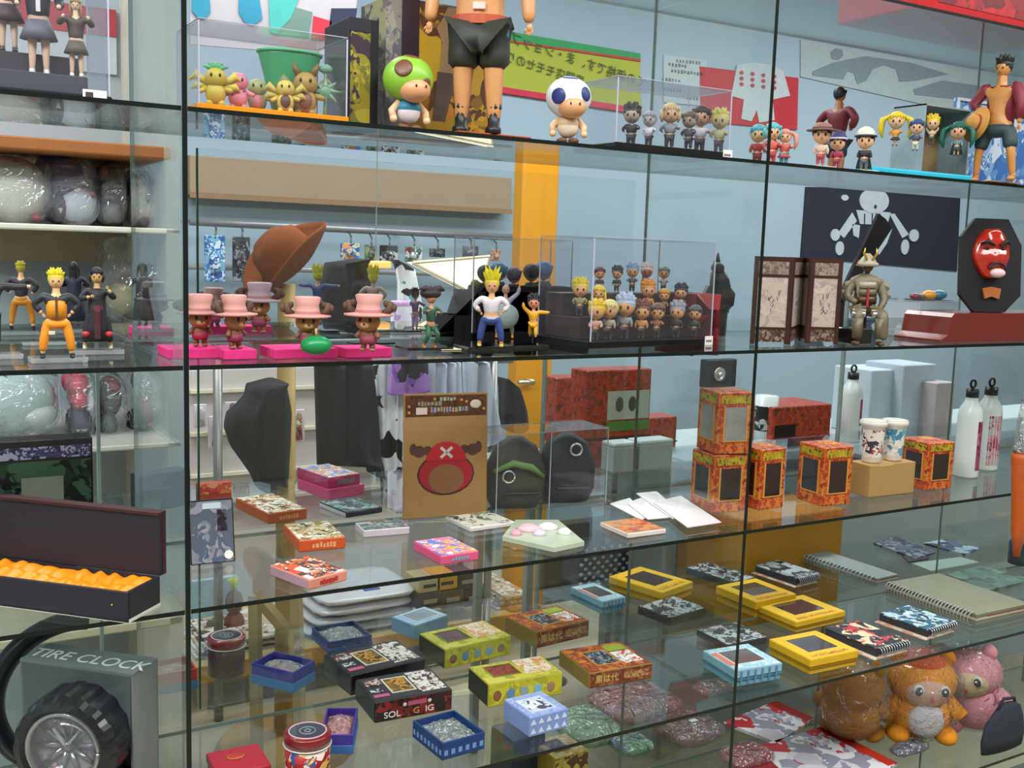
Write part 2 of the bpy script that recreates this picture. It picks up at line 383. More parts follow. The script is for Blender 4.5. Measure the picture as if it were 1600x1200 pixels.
    if top:
        tv = [(0, 0, zp + .02 * B), (0, 0, zc), (0, 0, zs + .01 * B)]; te = [(0, 1), (1, 2)]; tr = [(tw * 1.2, tw * .92), (tw * 1.25, tw * .98), (tw * .8, tw * .7)]
        if sleeves:
            for s_ in (-1, 1):
                sh, el, ha = joints[s_][:3]; n = len(tv); tv += [tuple(sh), tuple(el), tuple(el.lerp(ha, .8))]; te += [(1, n), (n, n + 1), (n + 1, n + 2)]; tr += [tw * .62, tw * .5, tw * .45]
        if not barechest:
            skin('jacket', [Z(v) for v in tv], te, tr, M(top, .55, var=.15), r)
        else:
            m = MB()
            m.loft([(0, tw * .28, zp + lift, tw * 1.3, tw * .85), (0, tw * .28, zc + lift, tw * 1.45, tw * .95), (0, tw * .2, zs + .01 + lift, tw * 1.2, tw * .75)], 12)
            v_ = m.obj('open_vest', M(top, .55, var=.15), r, True)
            if sleeves:
                for s_ in (-1, 1):
                    sh, el, ha = joints[s_][:3]; MB().tube([Z(sh + Vector((-s_ * tw * .2, 0, 0))), Z(sh), Z(el), Z(el.lerp(ha, .7))], [tw * .5, tw * .62, tw * .5, tw * .46], 8).obj('sleeve', M(top, .55, var=.15), r, True)
    if bottom:
        bv = [(0, 0, zp + .02 * B)]; be = []; br = [(tw * 1.18, tw * .9)]
        for s_ in (-1, 1):
            kn, an = joints[s_][4:6]; n = len(bv)
            end = kn.lerp(an, .8) if not shorts else kn.lerp(Vector((s_ * lx, 0, zp)), .1)
            bv += [(s_ * lx * 1.05, 0, zp - .04 * B), tuple(kn if not shorts else kn.lerp(Vector((s_ * lx, 0, zp)), .4)), tuple(end)]; be += [(0, n), (n, n + 1), (n + 1, n + 2)]
            br += [tw * .74, tw * (.6 if not shorts else .76), tw * (.5 if not shorts else .74)]
        skin('trousers', [Z(v) for v in bv], be, br, M(bottom, .6, var=.15), r)
    if skirt:
        MB().loft([(0, 0, z(.36) + lift, tw * 1.9, tw * 1.6), (0, 0, z(.45) + lift, tw * 1.55, tw * 1.3), (0, 0, z(.55) + lift, tw * 1.15, tw * .9)], 16).obj('skirt', M(skirt, .6, var=.15), r, True)
    if coat:
        MB().loft([(0, 0, z(.13) + lift, tw * 2.3, tw * 1.7), (0, 0, z(.35) + lift, tw * 1.9, tw * 1.4), (0, 0, z(.6) + lift, tw * 1.35, tw * 1.05), (0, 0, z(.8) + lift, tw * 1.3, tw * 1.0), (0, 0, z(.92) + lift, tw * .75, tw * .7)], 16).obj('long_coat', M(coat, .6, var=.2), r, True)
    if cape:
        MB().loft([(0, tw * 1.3, z(.1) + lift, tw * 2.4, tw * .3), (0, tw * 1.1, z(.5) + lift, tw * 1.9, tw * .3), (0, tw * .6, z(.9) + lift, tw * 1.1, tw * .4)], 12).obj('cape', M(cape, .6, var=.2), r, True)
    if belt: MB().loft([(0, 0, z(.52) + lift, tw * 1.26, tw * .98), (0, 0, z(.565) + lift, tw * 1.26, tw * .98)], 14).obj('belt', M(belt, .5), r)
    if tie: MB().box(-tw * .22, tw * .22, -tw * 1.12, -tw * .8, z(.62) + lift, z(.88) + lift).obj('front_panel', M(tie, .5), r)
    if shoe:
        for s_ in (-1, 1):
            an = joints[s_][5]
            MB().ell((an.x, an.y - .03 * B, z(.028) + lift), (.03 * B * st, .062 * B, z(.028)), 10, 6).ell((an.x, an.y, z(.055) + lift), (.028 * B * st, .03 * B, z(.045)), 8, 6).obj('shoe', M(shoe, .4), r, True)
    if hands:
        for s_ in (-1, 1):
            el, ha = joints[s_][1:3]; d = (ha - el).normalized(); m = MB(); q = .011 * B
            c = ha + d * .02 * B
            m.ell(Z(c), (q * 1.5, q * 1.2, q * 2.0), 8, 6)
            sd = d.cross(Vector((0, 1, 0))).normalized()
            for k in range(4):
                o_ = sd * (k - 1.5) * q * .75; L = q * (3.2, 3.7, 3.5, 2.8)[k]
                m.tube([Z(c + o_), Z(c + o_ + d * L * .6), Z(c + o_ + d * L + Vector((0, -q, 0)) * .6)], [q * .42, q * .38, q * .3], 5)
            m.tube([Z(c - sd * q), Z(c - sd * q * 2 + d * q), Z(c - sd * q * 2.2 + d * q * 2)], [q * .45, q * .4, q * .3], 5)
            m.obj('hand', skm, r, True)
    if base:
        bc, bw, bt = base
        MB().loft([(0, 0, -bt, bw, bw * .8), (0, 0, -bt * .2, bw, bw * .8), (0, 0, 0, bw * .94, bw * .75)], 20).obj('stand', M(bc, .3), r)
    return r
def on(px, py, z): 
    P = onz(px, py, z); return P
def fig(px, pyf, pyt, z, label, **k):
    P = onz(px, pyf, z); h = hgt(P, pyt)
    return toy(P, h, label, **k)
BX = {}
def frame(fl, fr, z, ytop, bl):
    """box placed by three corners seen in the photo -> origin, angle, width, depth, height"""
    A = onz(*fl, z); B = onz(*fr, z); d = B - A; a = math.atan2(d.y, d.x); w = d.length
    h = hgt(A, ytop); Cn = onz(bl[0], bl[1], z + h)
    dv = Cn - A; n = Vector((-math.sin(a), math.cos(a), 0)); dep = abs(dv.dot(n))
    return A, a, w, dep, h
def pack(name, fl, fr, z, ytop, bl, label, side, top, cat='box', win=None, text_=None, tcol='#ffffff', band=None, group=None, topprint=None, front=None, leftc=None, dep=None, hh=None, rim=None, winmat=None, tsize=.5, lid=False):
    A, a, w, d, h = frame(fl, fr, z, ytop, bl)
    if dep: d = dep
    if hh: h = hh
    r = E(name, A, label, cat, a, group)
    b = min(.0015, h * .2)
    sm = side if not isinstance(side, str) else M(side, .4)
    tm = top if not isinstance(top, str) else M(top, .4)
    if lid:
        MB().box(.002, w - .002, .002, d - .002, .0005, h * .6, bev=b).obj('tray', sm, r)
        MB().box(0, w, 0, d, h * .5, h, bev=b).obj('lid', tm, r)
    else:
        MB().box(0, w, 0, d, .0004, h, bev=b).obj('carton', sm, r)
    e = .0004
    if topprint or (not lid and top != side):
        tp = topprint or tm
        if win:
            x0, x1, y0, y1 = win; x0 *= w; x1 *= w; y0 *= d; y1 *= d
            f = MB(); q = .002
            f.box(q, w - q, q, y0, h, h + e); f.box(q, w - q, y1, d - q, h, h + e); f.box(q, x0, y0, y1, h, h + e); f.box(x1, w - q, y0, y1, h, h + e)
            f.obj('printed_top', tp, r)
        else: MB().box(.002, w - .002, .002, d - .002, h, h + e).obj('printed_top', tp, r)
    if win:
        x0, x1, y0, y1 = win; x0 *= w; x1 *= w; y0 *= d; y1 *= d
        wp = MB().box(x0, x1, y0, y1, h - .0004, h + e * .5).obj('window', winmat or M('#2a2426', .12, coat=1), r)
        t = rim or None
        if t:
            g = MB(); q = .003
            g.box(x0 - q, x1 + q, y0 - q, y0, h, h + .0012); g.box(x0 - q, x1 + q, y1, y1 + q, h, h + .0012); g.box(x0 - q, x0, y0, y1, h, h + .0012); g.box(x1, x1 + q, y0, y1, h, h + .0012)
            g.obj('window_frame', M(t, .4), r)
    if front: MB().box(.002, w - .002, -e, 0, .002, h - .002).obj('front_print', front, r)
    if leftc: MB().box(-e, 0, .002, d - .002, .002, h - .002).obj('side_print', leftc if not isinstance(leftc, str) else M(leftc, .4), r)
    if band: MB().box(-.0005, w + .0005, -.0005, d + .0005, h * .38, h * .46).obj('lid_seam', M(band, .5), r)
    if text_:
        q = random.Random(int(fl[0])); x = w * .28; m = MB()
        while x < w * .75:
            u_ = w * q.uniform(.04, .08); m.box(x, x + u_, -e * 2.5, -e, h * q.uniform(.25, .34), h * q.uniform(.6, .74)); x += u_ + w * .02
        m.obj('blurred_title_print', M(tcol, .5), r)
    return r, w, d, h
def quad_slab(name, pts, z, t, label, mat, cat, group=None, parent=None):
    """thin sheet or book lying on a shelf, given by its corners in the photo"""
    W_ = [onz(x, y, z + t) for x, y in pts]; c = W_[0].copy(); c.z = z
    poly = [(p.x - c.x, p.y - c.y) for p in W_]
    o = MB().prism(poly, 0.0004, t).obj(name, mat, None, loc=c)
    if label: T(o, label, cat, group)
    return o
def case(name, fl, fr, bl, z, ytop, label, basec='#0c0a0a', bt=.008, tag=None, fill=None):
    A = onz(*fl, z); B = onz(*fr, z); Cn = onz(*bl, z)
    d = B - A; a = math.atan2(d.y, d.x); w = d.length; n = Vector((-math.sin(a), math.cos(a), 0)); dep = abs((Cn - A).dot(n)); h = hgt(A, ytop)
    return mkcase(name, A, a, w, dep, h, label, basec, bt, tag)
def mkcase(name, A, a, w, dep, h, label, basec='#0c0a0a', bt=.008, tag=None):
    r = E(name, A, label, 'display case', a)
    MB().box(-.003, w + .003, -.003, dep + .003, .0003, bt, bev=.001).obj('base', M(basec, .25), r)
    t = .002
    for nm, b in (('acrylic_front', (0, w, 0, t, bt, h)), ('acrylic_back', (0, w, dep - t, dep, bt, h)), ('acrylic_side', (0, t, t, dep - t, bt, h)), ('acrylic_side', (w - t, w, t, dep - t, bt, h)), ('acrylic_top', (0, w, 0, dep, h, h + t))):
        MB().box(*b).obj(nm, ACR, r)
    e = MB()
    q = .0009
    for (x, y) in ((0, 0), (w, 0), (0, dep), (w, dep)): e.box(x - q, x + q, y - q, y + q, bt, h)
    for y in (0, dep): e.box(0, w, y - q, y + q, h + t, h + t + q)
    for x in (0, w): e.box(x - q, x + q, 0, dep, h + t, h + t + q)
    e.obj('glued_edges', M('#b9b9cc', .2), r)
    if tag:
        tg = MB().box(w * tag - .012, w * tag + .008, -.005, -.0035, .0, .016).obj('price_tag', M('#f2e6e2', .6), r)
        for k in range(5): MB().box(w * tag - .010 + k * .003, w * tag - .008 + k * .003, -.0053, -.005, .005, .009).obj('tag_print', M('#5a3a38', .6), tg)
    return r, Matrix.Translation(A) @ Matrix.Rotation(a, 4, 'Z'), w, dep, h
def standing(name, bl, br, z, ytop, label, mat, cat, thick=.006, lean=0, group=None):
    """upright card or box: bottom corners on the shelf in the photo, height from the top row"""
    A = onz(*bl, z); B = onz(*br, z); d = B - A; a = math.atan2(d.y, d.x); w = d.length; h = hgt(A, ytop)
    r = E(name, A, label, cat, a, group); r.rotation_euler = (lean, 0, a)
    MB().box(0, w, 0, thick, .0005, h, bev=.0006).obj('panel', mat, r)
    return r, w, h
# ------------------------------------------------------------------ the shop behind the shelving
def vbox(px0, px1, y, py0, py1, t, M_=None, pxm=None):
    """world extents of a front-facing box whose front face at depth y fills the pixel box"""
    pm = (px0 + px1) / 2; ym = (py0 + py1) / 2
    a = ony(px0, ym, y); b = ony(px1, ym, y); top = ony(pm, py0, y).z; bot = ony(pm, py1, y).z
    return a.x, b.x, y, y + t, bot, top
def block(name, px0, px1, y, py0, py1, t, label, mat, cat, bev=.004, group=None):
    x0, x1, a, b, z0, z1 = vbox(px0, px1, y, py0, py1, t)
    o = MB().box(0, x1 - x0, 0, t, 0, z1 - z0, bev=bev).obj(name, mat, None, loc=(x0, a, z0))
    if label: T(o, label, cat, group)
    return o, x1 - x0, z1 - z0
YW = WB
# yellow pillar with door handle
x0, x1, _, _, _, zt_ = vbox(812, 868, 3.5, 236, 700, .3)
pil = E('yellow_pillar', (x0, 3.5, 0), 'bright yellow square pillar with a small metal lever handle', 'pillar')
MB().box(0, x1 - x0, 0, .08, 0, zt_, bev=.01).obj('shaft', M('#d89200', .45, var=.06, scale=3), pil)
hp = ony(800, 595, 3.5); hq = ony(822, 595, 3.5)
MB().tube([(hp.x - x0, -.05, hp.z), (hq.x - x0, -.05, hq.z)], .009, 8).tube([(hq.x - x0, -.05, hq.z), (hq.x - x0, .01, hq.z)], .012, 8).obj('lever_handle', M('#c9c2a5', .3, .8), pil, True)
# wooden bulkhead band over the hanging rail
bx0, bx1, _, _, bz0, bz1 = vbox(296, 800, WB - .07, 260, 318, .07)
bh = E('wooden_bulkhead', (bx0, WB - .07, bz0), 'long tan wooden bulkhead board running above the hook rail', 'bulkhead')
MB().box(0, bx1 - bx0, 0, .069, 0, bz1 - bz0, bev=.004).obj('board', M('#98816a', .6, var=.06, scale=5), bh)
MB().box(0, bx1 - bx0, -.01, -.002, -.01, .012).obj('lower_trim', M('#8a6b4c', .6), bh)
# hook rail and blister packs
ry = 4.1
ra = ony(296, 346, ry); rb = ony(800, 371, ry)
rail = E('hook_rail', ra, 'grey metal rail on the pale wall carrying a row of hooks', 'rail')
MB().tube([(0, 0, 0), tuple(rb - ra)], .016, 10).obj('bar', M('#8d8f96', .35, .5), rail, True)
for k_ in (0, .33, .66, 1): MB().tube([tuple((rb - ra) * k_ + Vector((0, 0, 0))), tuple((rb - ra) * k_ + Vector((0, WB - ry - .002, 0)))], .008, 6).obj('bracket', M('#8d8f96', .35, .5), rail)
MB().tube([(0, .03, -.17), tuple(rb - ra + Vector((0, .03, -.17)))], .012, 8).obj('lower_bar', M('#a9a9ae', .4, .3), rail, True)
packs = [(336, 320, 352, 368, 440, ('#3d86c6', '#7fb8dc', '#dfeaf2', '#2d5fa5'), 'tall pale blue hanging blister pack, first on the hook rail'),
         (377, 364, 391, 370, 440, ('#22262e', '#3c4650', '#8b939b', '#15171c'), 'tall dark hanging blister pack second on the hook rail'),
         (438, 425, 455, 374, 410, ('#3a4038', '#7f7468', '#28303a'), 'dark hanging pack just left of the brown hat brim'),
         (472, 458, 478, 376, 400, ('#8fa3b5', '#52606f', '#c4ccd4'), 'greyish hanging pack behind the brown hat brim'),
         (548, 533, 562, 380, 405, ('#1f5fae', '#e0a050', '#2b78c6', '#d9d2a8'), 'blue and orange hanging pack right of the hat'),
         (580, 571, 589, 383, 408, ('#5f6e66', '#8e9c6a', '#33403c'), 'narrow greenish hanging pack between blue and black packs'),
         (607, 594, 622, 383, 411, ('#17191d', '#c2c6ca', '#3e454c'), 'black and white hanging pack above the glowing panel'),
         (645, 634, 660, 385, 409, ('#7b2330', '#e4dfe0', '#3f7a72', '#c9cdd2'), 'maroon and white hanging pack above the glowing panel'),
         (684, 672, 696, 388, 402, ('#22252a', '#5c6269'), 'small black hanging pack near the acrylic case corner'),
         (735, 724, 748, 384, 404, ('#6d6a78', '#a5a0aa', '#474450'), 'greyish purple hanging pack seen through the acrylic case'),
         (775, 768, 783, 390, 408, ('#a9705a', '#d9b090'), 'tiny brown hanging pack beside the yellow pillar')]
for (hx, a, b, t, u, cols, lab) in packs:
    q = ony(hx, 346 + (hx - 296) * .05, ry)
    p0, p1, _, _, z0, z1 = vbox(a, b, ry - .07, t, u, .01)
    hk = E('hanging_pack', (p0, ry - .07, z0), lab, 'blister pack', group='packs on the hook rail')
    MB().box(0, p1 - p0, 0, .012, 0, z1 - z0, bev=.003).obj('card', PR(cols, 22, key=hx), hk)
    c_ = (p1 - p0) / 2; mid = z1 - z0
    MB().tube([(c_, .0, mid - .01), (c_ + .01, .02, mid + (q.z - z1) * .5), (c_ + .02, .09, q.z - z0)], .004, 5).obj('wire_hook', M('#63656b', .35, .6), hk, True)
    MB().ell((c_, -.004, (z1 - z0) * .42), ((p1 - p0) * .3, .012, (z1 - z0) * .28), 8, 6).obj('blister', PR(cols[::-1], 40, key=hx + 1), hk, True)
# hat rack pole with cowboy hat, black bags
yp = 2.8
pa = ony(448, 455, yp)
rk = E('wooden_clothes_stand', (pa.x, yp, 0), 'light wooden post of a clothes stand under the brown hat', 'stand')
MB().tube([(0, 0, 0), (0, 0, pa.z + .02)], [.03, .024], 10).obj('post', M('#b99a5a', .5), rk, True)
MB().loft([(0, 0, 0, .2, .2), (0, 0, .03, .18, .18), (0, 0, .05, .04, .04)], 20).obj('foot', M('#9b7c45', .5), rk)
MB().tube([(0, 0, pa.z - .42), (-.10, -.03, pa.z - .38), (-.12, -.03, pa.z - .34)], .008, 8).obj('peg', M('#a5884c', .5), rk, True)
hc = ony(455, 412, yp)
hat = E('cowboy_hat', hc, 'brown felt wide-brimmed hat tilted on top of the wooden stand', 'hat'); hat.rotation_euler = Vector((-.70, -.10, .70)).to_track_quat('Z', 'Y').to_euler(); hat.scale = (.62,) * 3
hm = M('#7a3c10', 1.0, var=.2, scale=14)
n = 36; vs = []; fs = []
prof = [(.03, .168, 1), (.075, .16, 1), (.105, .12, 1), (.118, .04, 1), (.128, .0, 1), (.15, -.002, 1), (.19, .012, 1), (.205, .03, 1)]
for k, (rr_, zz, _) in enumerate(prof):
    for i in range(n):
        t = 2 * PI * i / n; curl = (abs(math.cos(t)) ** 2) * (.07 if k >= 6 else (.03 if k == 5 else 0)) * 1.0
        dent = -.02 * abs(math.sin(t)) ** 6 if k < 2 else 0
        vs.append((rr_ * math.cos(t) * .95, rr_ * math.sin(t) * 1.15, zz + curl + dent))
for k in range(len(prof) - 1):
    for i in range(n):
        j = (i + 1) % n; fs.append((k * n + i, (k + 1) * n + i, (k + 1) * n + j, k * n + j))
fs.append(tuple(range(n)))
ho = MB().add(vs, fs).obj('felt_body', hm, hat, True); so = ho.modifiers.new('s', 'SOLIDIFY'); so.thickness = .006
MB().loft([(0, 0, .006, .125, .148), (0, 0, .03, .121, .143)], 30, cap=False).obj('hat_band', M('#7d2a18', .6), hat)
# dark fabric on rack behind the hat
def cloth(name, px, y, label, mat, cat='clothing', group=None, folds=5, amp=.012, thick=.03, seed=1, sleeves=False):
    """hanging garment: polygon outline in the photo at its own depth, pleated front and back"""
    P_ = [ony(a, b, y) for a, b in px]
    cx = sum(p.x for p in P_) / len(P_); z0 = min(p.z for p in P_); z1 = max(p.z for p in P_)
    xs_ = [p.x for p in P_]; w = max(xs_) - min(xs_)
    r = random.Random(seed); nx, nz = 26, 22; vs = []; fs = []; ph = r.random() * 6
    pl = [(p.x, p.z) for p in P_]
    def span(z):
        c = []
        for i in range(len(pl)):
            (ax, az), (bx, bz) = pl[i], pl[(i + 1) % len(pl)]
            if (az - z) * (bz - z) <= 0 and az != bz: c.append(ax + (bx - ax) * (z - az) / (bz - az))
        return (min(c), max(c)) if c else None
    rows = []
    for k in range(nz):
        z = z0 + (z1 - z0) * (.004 + .992 * k / (nz - 1)); s_ = span(z)
        if s_: rows.append((z, s_))
    for sgn in (-1, 1):
        for z, (a, b) in rows:
            for i in range(nx):
                u = i / (nx - 1); x = a + (b - a) * u
                d = thick * .5 * math.sqrt(max(0, 1 - (2 * u - 1) ** 4)) * sgn + amp * math.sin(ph + (x - cx) / max(w, .01) * folds * 6.28 + (z - z0) * 1.2) * math.sin(PI * u)
                vs.append((x - cx, d, z - z1))
    m_ = len(rows)
    for s_ in range(2):
        o_ = s_ * m_ * nx
        for k in range(m_ - 1):
            for i in range(nx - 1):
                f = (o_ + k * nx + i, o_ + k * nx + i + 1, o_ + (k + 1) * nx + i + 1, o_ + (k + 1) * nx + i)
                fs.append(f if s_ == 0 else f[::-1])
    for k in range(m_ - 1):
        for i in (0, nx - 1):
            a_ = k * nx + i; b_ = a_ + nx; c_ = m_ * nx
            fs.append((a_, b_, b_ + c_, a_ + c_) if i else (a_, a_ + c_, b_ + c_, b_))
    for k in (0, m_ - 1):
        for i in range(nx - 1):
            a_ = k * nx + i; c_ = m_ * nx; fs.append((a_, a_ + 1, a_ + 1 + c_, a_ + c_) if k else (a_, a_ + c_, a_ + 1 + c_, a_ + 1))
    o = MB().add(vs, fs).obj(name, mat, None, True, loc=(cx, y, z1))
    T(o, label, cat, group); return o
BK = M('#16151b', .8, var=.3, scale=9)
cloth('black_jacket', [(512, 408), (570, 404), (582, 470), (575, 560), (500, 560), (498, 450)], 3.12, 'black folded jacket on the rail right of the brown hat', BK, folds=2, thick=.14, seed=3)
cloth('hanging_black_bag', [(392, 598), (440, 594), (452, 640), (450, 690), (442, 762), (405, 765), (396, 745), (362, 700), (352, 670), (356, 648), (385, 622)], 2.68, 'slouchy black fabric bag hanging from the wooden stand', M('#1d191d', .75, var=.3, scale=8), 'bag', folds=2, thick=.16, seed=4)
cloth('black_trousers', [(490, 560), (582, 560), (592, 650), (598, 745), (576, 745), (568, 682), (555, 728), (495, 733)], 2.95, 'black garment hanging from the rail with a long side strap', BK, folds=3, thick=.06, seed=5)
cloth('patterned_white_shirt', [(583, 560), (640, 560), (628, 640), (625, 800), (600, 800), (590, 680)], 2.98, 'white shirt with black patches between black garment and kraft card', PR(('#dfe1e8', '#eceef2', '#dfe1e8', '#15161a', '#e6e8ee'), 5, .8, key=3), folds=3, thick=.06, seed=6)
cloth('purple_shirt', [(612, 560), (668, 560), (672, 612), (640, 618), (606, 618)], 2.9, 'black and purple shirt hem hanging above the kraft card', PR(('#7c4fa3', '#241b2c', '#9a70bd', '#2b2433'), 6, .8, key=8), folds=2, thick=.05, seed=7)
cloth('pale_shirt', [(665, 560), (718, 560), (722, 700), (668, 705)], 3.0, 'pale bluish shirt hanging behind the kraft card', M('#c4cadb', .8, var=.08), folds=4, amp=.02, thick=.06, seed=8)
cloth('grey_white_shirt', [(722, 560), (762, 560), (785, 690), (728, 702)], 3.05, 'pale grey shirt hanging left of the yellow pillar', M('#b5bccb', .8, var=.08), folds=3, amp=.02, thick=.06, seed=9)
cloth('black_bag_by_pillar', [(786, 590), (806, 604), (818, 640), (822, 668), (800, 676), (784, 668)], 3.2, 'rounded black bag hanging in front of the yellow pillar', BK, 'bag', folds=1, thick=.1, seed=10)
cloth('white_jersey', [(615, 405), (646, 418), (660, 480), (652, 562), (618, 562), (622, 440)], 3.05, 'white shirt with teal and black marks beside the glowing panel', PR(('#e6e9ea', '#dfe4e6', '#4f9fa6', '#e9ecec', '#1d1f24', '#e6e9ea'), 9, .8, key=21), folds=2, thick=.05, seed=11)
cloth('lilac_shirt', [(612, 470), (650, 470), (662, 562), (608, 562)], 3.0, 'white and lilac shirt under the glowing panel', PR(('#e9e6f2', '#c2a0cf', '#e2e0ee'), 5, .8, key=5), folds=2, thick=.05, seed=12)
# glowing slanted light panel with orange bar
lp = [ony(a, b, 3.3) for a, b in ((636, 410), (755, 400), (737, 466), (718, 452))]
c0 = lp[0].copy()
lt = E('glowing_light_box', c0, 'glowing white slanted light panel behind the toy figures', 'lamp')
MB().prism([(p.x - c0.x, p.z - c0.z) for p in lp], 0, .04, Matrix.Rotation(PI / 2, 4, 'X')).obj('diffuser', EM('#fff6da', 1.5), lt)
MB().tube([tuple(lp[i] - c0 + Vector((0, -.045, 0))) for i in (0, 1, 2, 3, 0)], .006, 5).obj('rim', M('#d8c9a0', .4), lt)
q_ = lp[2] - c0
MB().tube([(q_.x, .03, q_.z), (q_.x, .03, -c0.z + .002)], .012, 8).obj('upright', M('#8d8d86', .4), lt)
_ol = block('orange_tube_lamp', 571, 612, 3.2, 408, 419, .05, 'small glowing orange bar left of the light panel', EM('#ffb860', .9), 'lamp')
MB().tube([(_ol[1] / 2, .025, _ol[2]), (_ol[1] / 2, .025, 3.098 - _ol[0].location.z)], .002, 5).obj('cord', M('#8a8a86', .5), _ol[0])
# rail for the garments
ga = ony(340, 562, 3.06); gb = ony(800, 562, 3.06)
gr = E('garment_rail', ga, 'long steel garment rail hidden behind the second glass shelf', 'rail')
MB().tube([(0, 0, 0), tuple(gb - ga)], .012, 8).obj('bar', M('#9a9a96', .35, .6), gr, True)
for q in (0, .93): MB().tube([(q * (gb.x - ga.x), 0, -ga.z + .002), (q * (gb.x - ga.x), 0, 0)], .014, 8).obj('upright', M('#9a9a96', .35, .6), gr, True)
# slatwall low panel with hooks and key chains left
sx0, sx1, _, _, sz0, sz1 = vbox(296, 640, 3.8, 575, 790, .05)
sw_ = E('white_slat_board', (sx0, 3.8, 0), 'white slatted display board with pale horizontal strips behind the black bags', 'display board')
MB().box(0, sx1 - sx0, 0, .04, 0.002, sz1).obj('board', M('#cfc7c4', .6, var=.05), sw_)
for py in (605, 670, 733, 775):
    zz = ony(400, py, 3.8).z; MB().box(0, sx1 - sx0, -.02, -.001, zz - .012, zz).obj('slat', M('#e6e0c8', .35), sw_)
for (kx, y0_, y1_, cols, lab) in ((336, 650, 700, ('#2b2622', '#a38f62', '#15120f'), 'dark key charm hanging on pale card left of the black bag'), (313, 632, 668, ('#b7a9b4', '#d7cfd4'), 'pale pink card hanging beside the green door edge'), (466, 640, 690, ('#46282c', '#8c9b62', '#b7413c', '#cfd6c8'), 'maroon and green charm card between the black garments'),
                           (362, 628, 650, ('#2b5c80', '#a83442', '#20242c'), 'small red and blue card tucked behind the black bag')):
    p0, p1, _, _, z0, z1 = vbox(kx - 10, kx + 10, 3.74, y0_, y1_, .01)
    k_ = E('key_charm', (p0, 3.74, z0), lab, 'key charm')
    MB().box(0, p1 - p0, 0, .01, 0, z1 - z0, bev=.002).obj('card', M('#d9cfd6', .5), k_)
    w2 = (p1 - p0)
    MB().loft([(w2 / 2, -.012, .01, w2 * .3, .012), (w2 / 2, -.012, (z1 - z0) * .5, w2 * .2, .012), (w2 / 2, -.012, (z1 - z0) * .8, w2 * .25, .012), (w2 / 2, -.012, (z1 - z0) * .95, w2 * .08, .006)], 8).obj('charm', PR(cols, 50, key=kx), k_, True)
# ---- left shop unit with wrapped plush
ly = 2.35
lx0 = ony(-60, 300, ly).x; lx1 = ony(282, 300, ly).x
lu = E('wall_shelf_unit', (lx0, ly, 0), 'pale shop shelf unit with brown top and bright shelf lip at far left', 'shelf unit')
LW = lx1 - lx0
def lz(py, px=120): return ony(px, py, ly).z
MB().box(0, LW, .5, .53, .0, 2.35).obj('back_panel', M('#a5b4bd', .6, var=.05), lu)
for nm, py, col, th in (('lit_shelf', 352, '#e9e6d8', .012), ('shelf', 700, '#d9d8d0', .012), ('shelf', 985, '#c9c4a8', .02)):
    MB().box(0, LW, 0, .5, lz(py) - th, lz(py), bev=.003).obj(nm, M(col, .35), lu)
MB().box(0, LW, .02, .5, lz(238), lz(218), bev=.003).obj('brown_shelf', M('#a0622c', .5), lu)
MB().box(0, LW, .44, .5, lz(417), lz(358)).obj('tan_rear_board', M('#a99a84', .6), lu)
MB().box(LW - .03, LW, 0, .5, 0, 2.35).obj('side_panel', M('#b9bcae', .5), lu)
def bagged(px0, px1, y, py0, py1, label, cols, key=0, blobs=(), cat='plush toy', dep=.2, film=GL((.95, .965, .97), 1.9, .06, .08, 'film', (.85, .9, .92), bump=16), name='bagged_plush', rest=None):
    """soft toy (several stuffed lobes) inside a crumpled clear bag"""
    a, b, _, _, z0, z1 = vbox(px0, px1, y, py0, py1, dep); w = b - a; h = z1 - z0
    if rest is not None: z0 = rest
    r = E(name, ((a + b) / 2, y + dep / 2, z0), label, cat)
    for i, (u, v, ru, rv, col) in enumerate(blobs):
        MB().ell(((u - .5) * w, 0, v * h), (ru * w, dep * .36, rv * h), 16, 10).obj('stuffed_lobe', M(col, .9, var=.12, scale=12), r, True)
    vs, fs = [], []
    rr = random.Random(key); nn, kk = 22, 12; m = MB()
    m.ell((0, 0, h * .5), (w * .52, dep * .5, h * .5), nn, kk)
    m.v = [(math.copysign(abs(x / (w * .52)) ** .55, x) * w * .52, math.copysign(abs(y_ / (dep * .5)) ** .7, y_) * dep * .5, h * .5 + math.copysign(abs((z_ - h * .5) / (h * .5)) ** .6, z_ - h * .5) * h * .5) for x, y_, z_ in m.v]
    m.v = [(x * (1 + rr.uniform(-.05, .05)), y_ * (1 + rr.uniform(-.1, .1)), max(.001, min(h * 1.02, z_ * (1 + rr.uniform(-.03, .03))))) for x, y_, z_ in m.v]
    m.obj('clear_bag', film, r, True)
    return r
bagged(-50, 92, ly + .08, 236, 350, 'white plush in a shiny clear bag on the far left shelf', 0, 1, ((.5, .5, .48, .48, '#d3d6cd'), (.2, .25, .25, .22, '#c9cfc9'), (.78, .1, .06, .06, '#c7495a'), (.12, .12, .12, .14, '#6b5a62')))
bagged(70, 160, ly + .1, 242, 350, 'navy and white plush in a clear bag beside the white one', 0, 2, ((.35, .70, .46, .42, '#343f6a'), (.62, .28, .48, .34, '#c9d0de'), (.3, .25, .22, .26, '#4a4a5c'), (.3, .22, .15, .18, '#cfc8cd'), (.9, .45, .05, .06, '#c0405a')))
bagged(153, 205, ly + .12, 250, 352, 'dark grey plush in a crinkled bag behind the partition', 0, 3, ((.5, .6, .42, .4, '#3c4448'), (.5, .2, .4, .22, '#7c8484'), (.3, .8, .2, .16, '#7a5348')))
bagged(212, 275, ly + .12, 258, 355, 'black and brown plush in a glittering bag next to the partition', 0, 4, ((.4, .65, .38, .34, '#3a4044'), (.7, .6, .25, .28, '#8a9296'), (.5, .16, .42, .2, '#8d6e5c')))
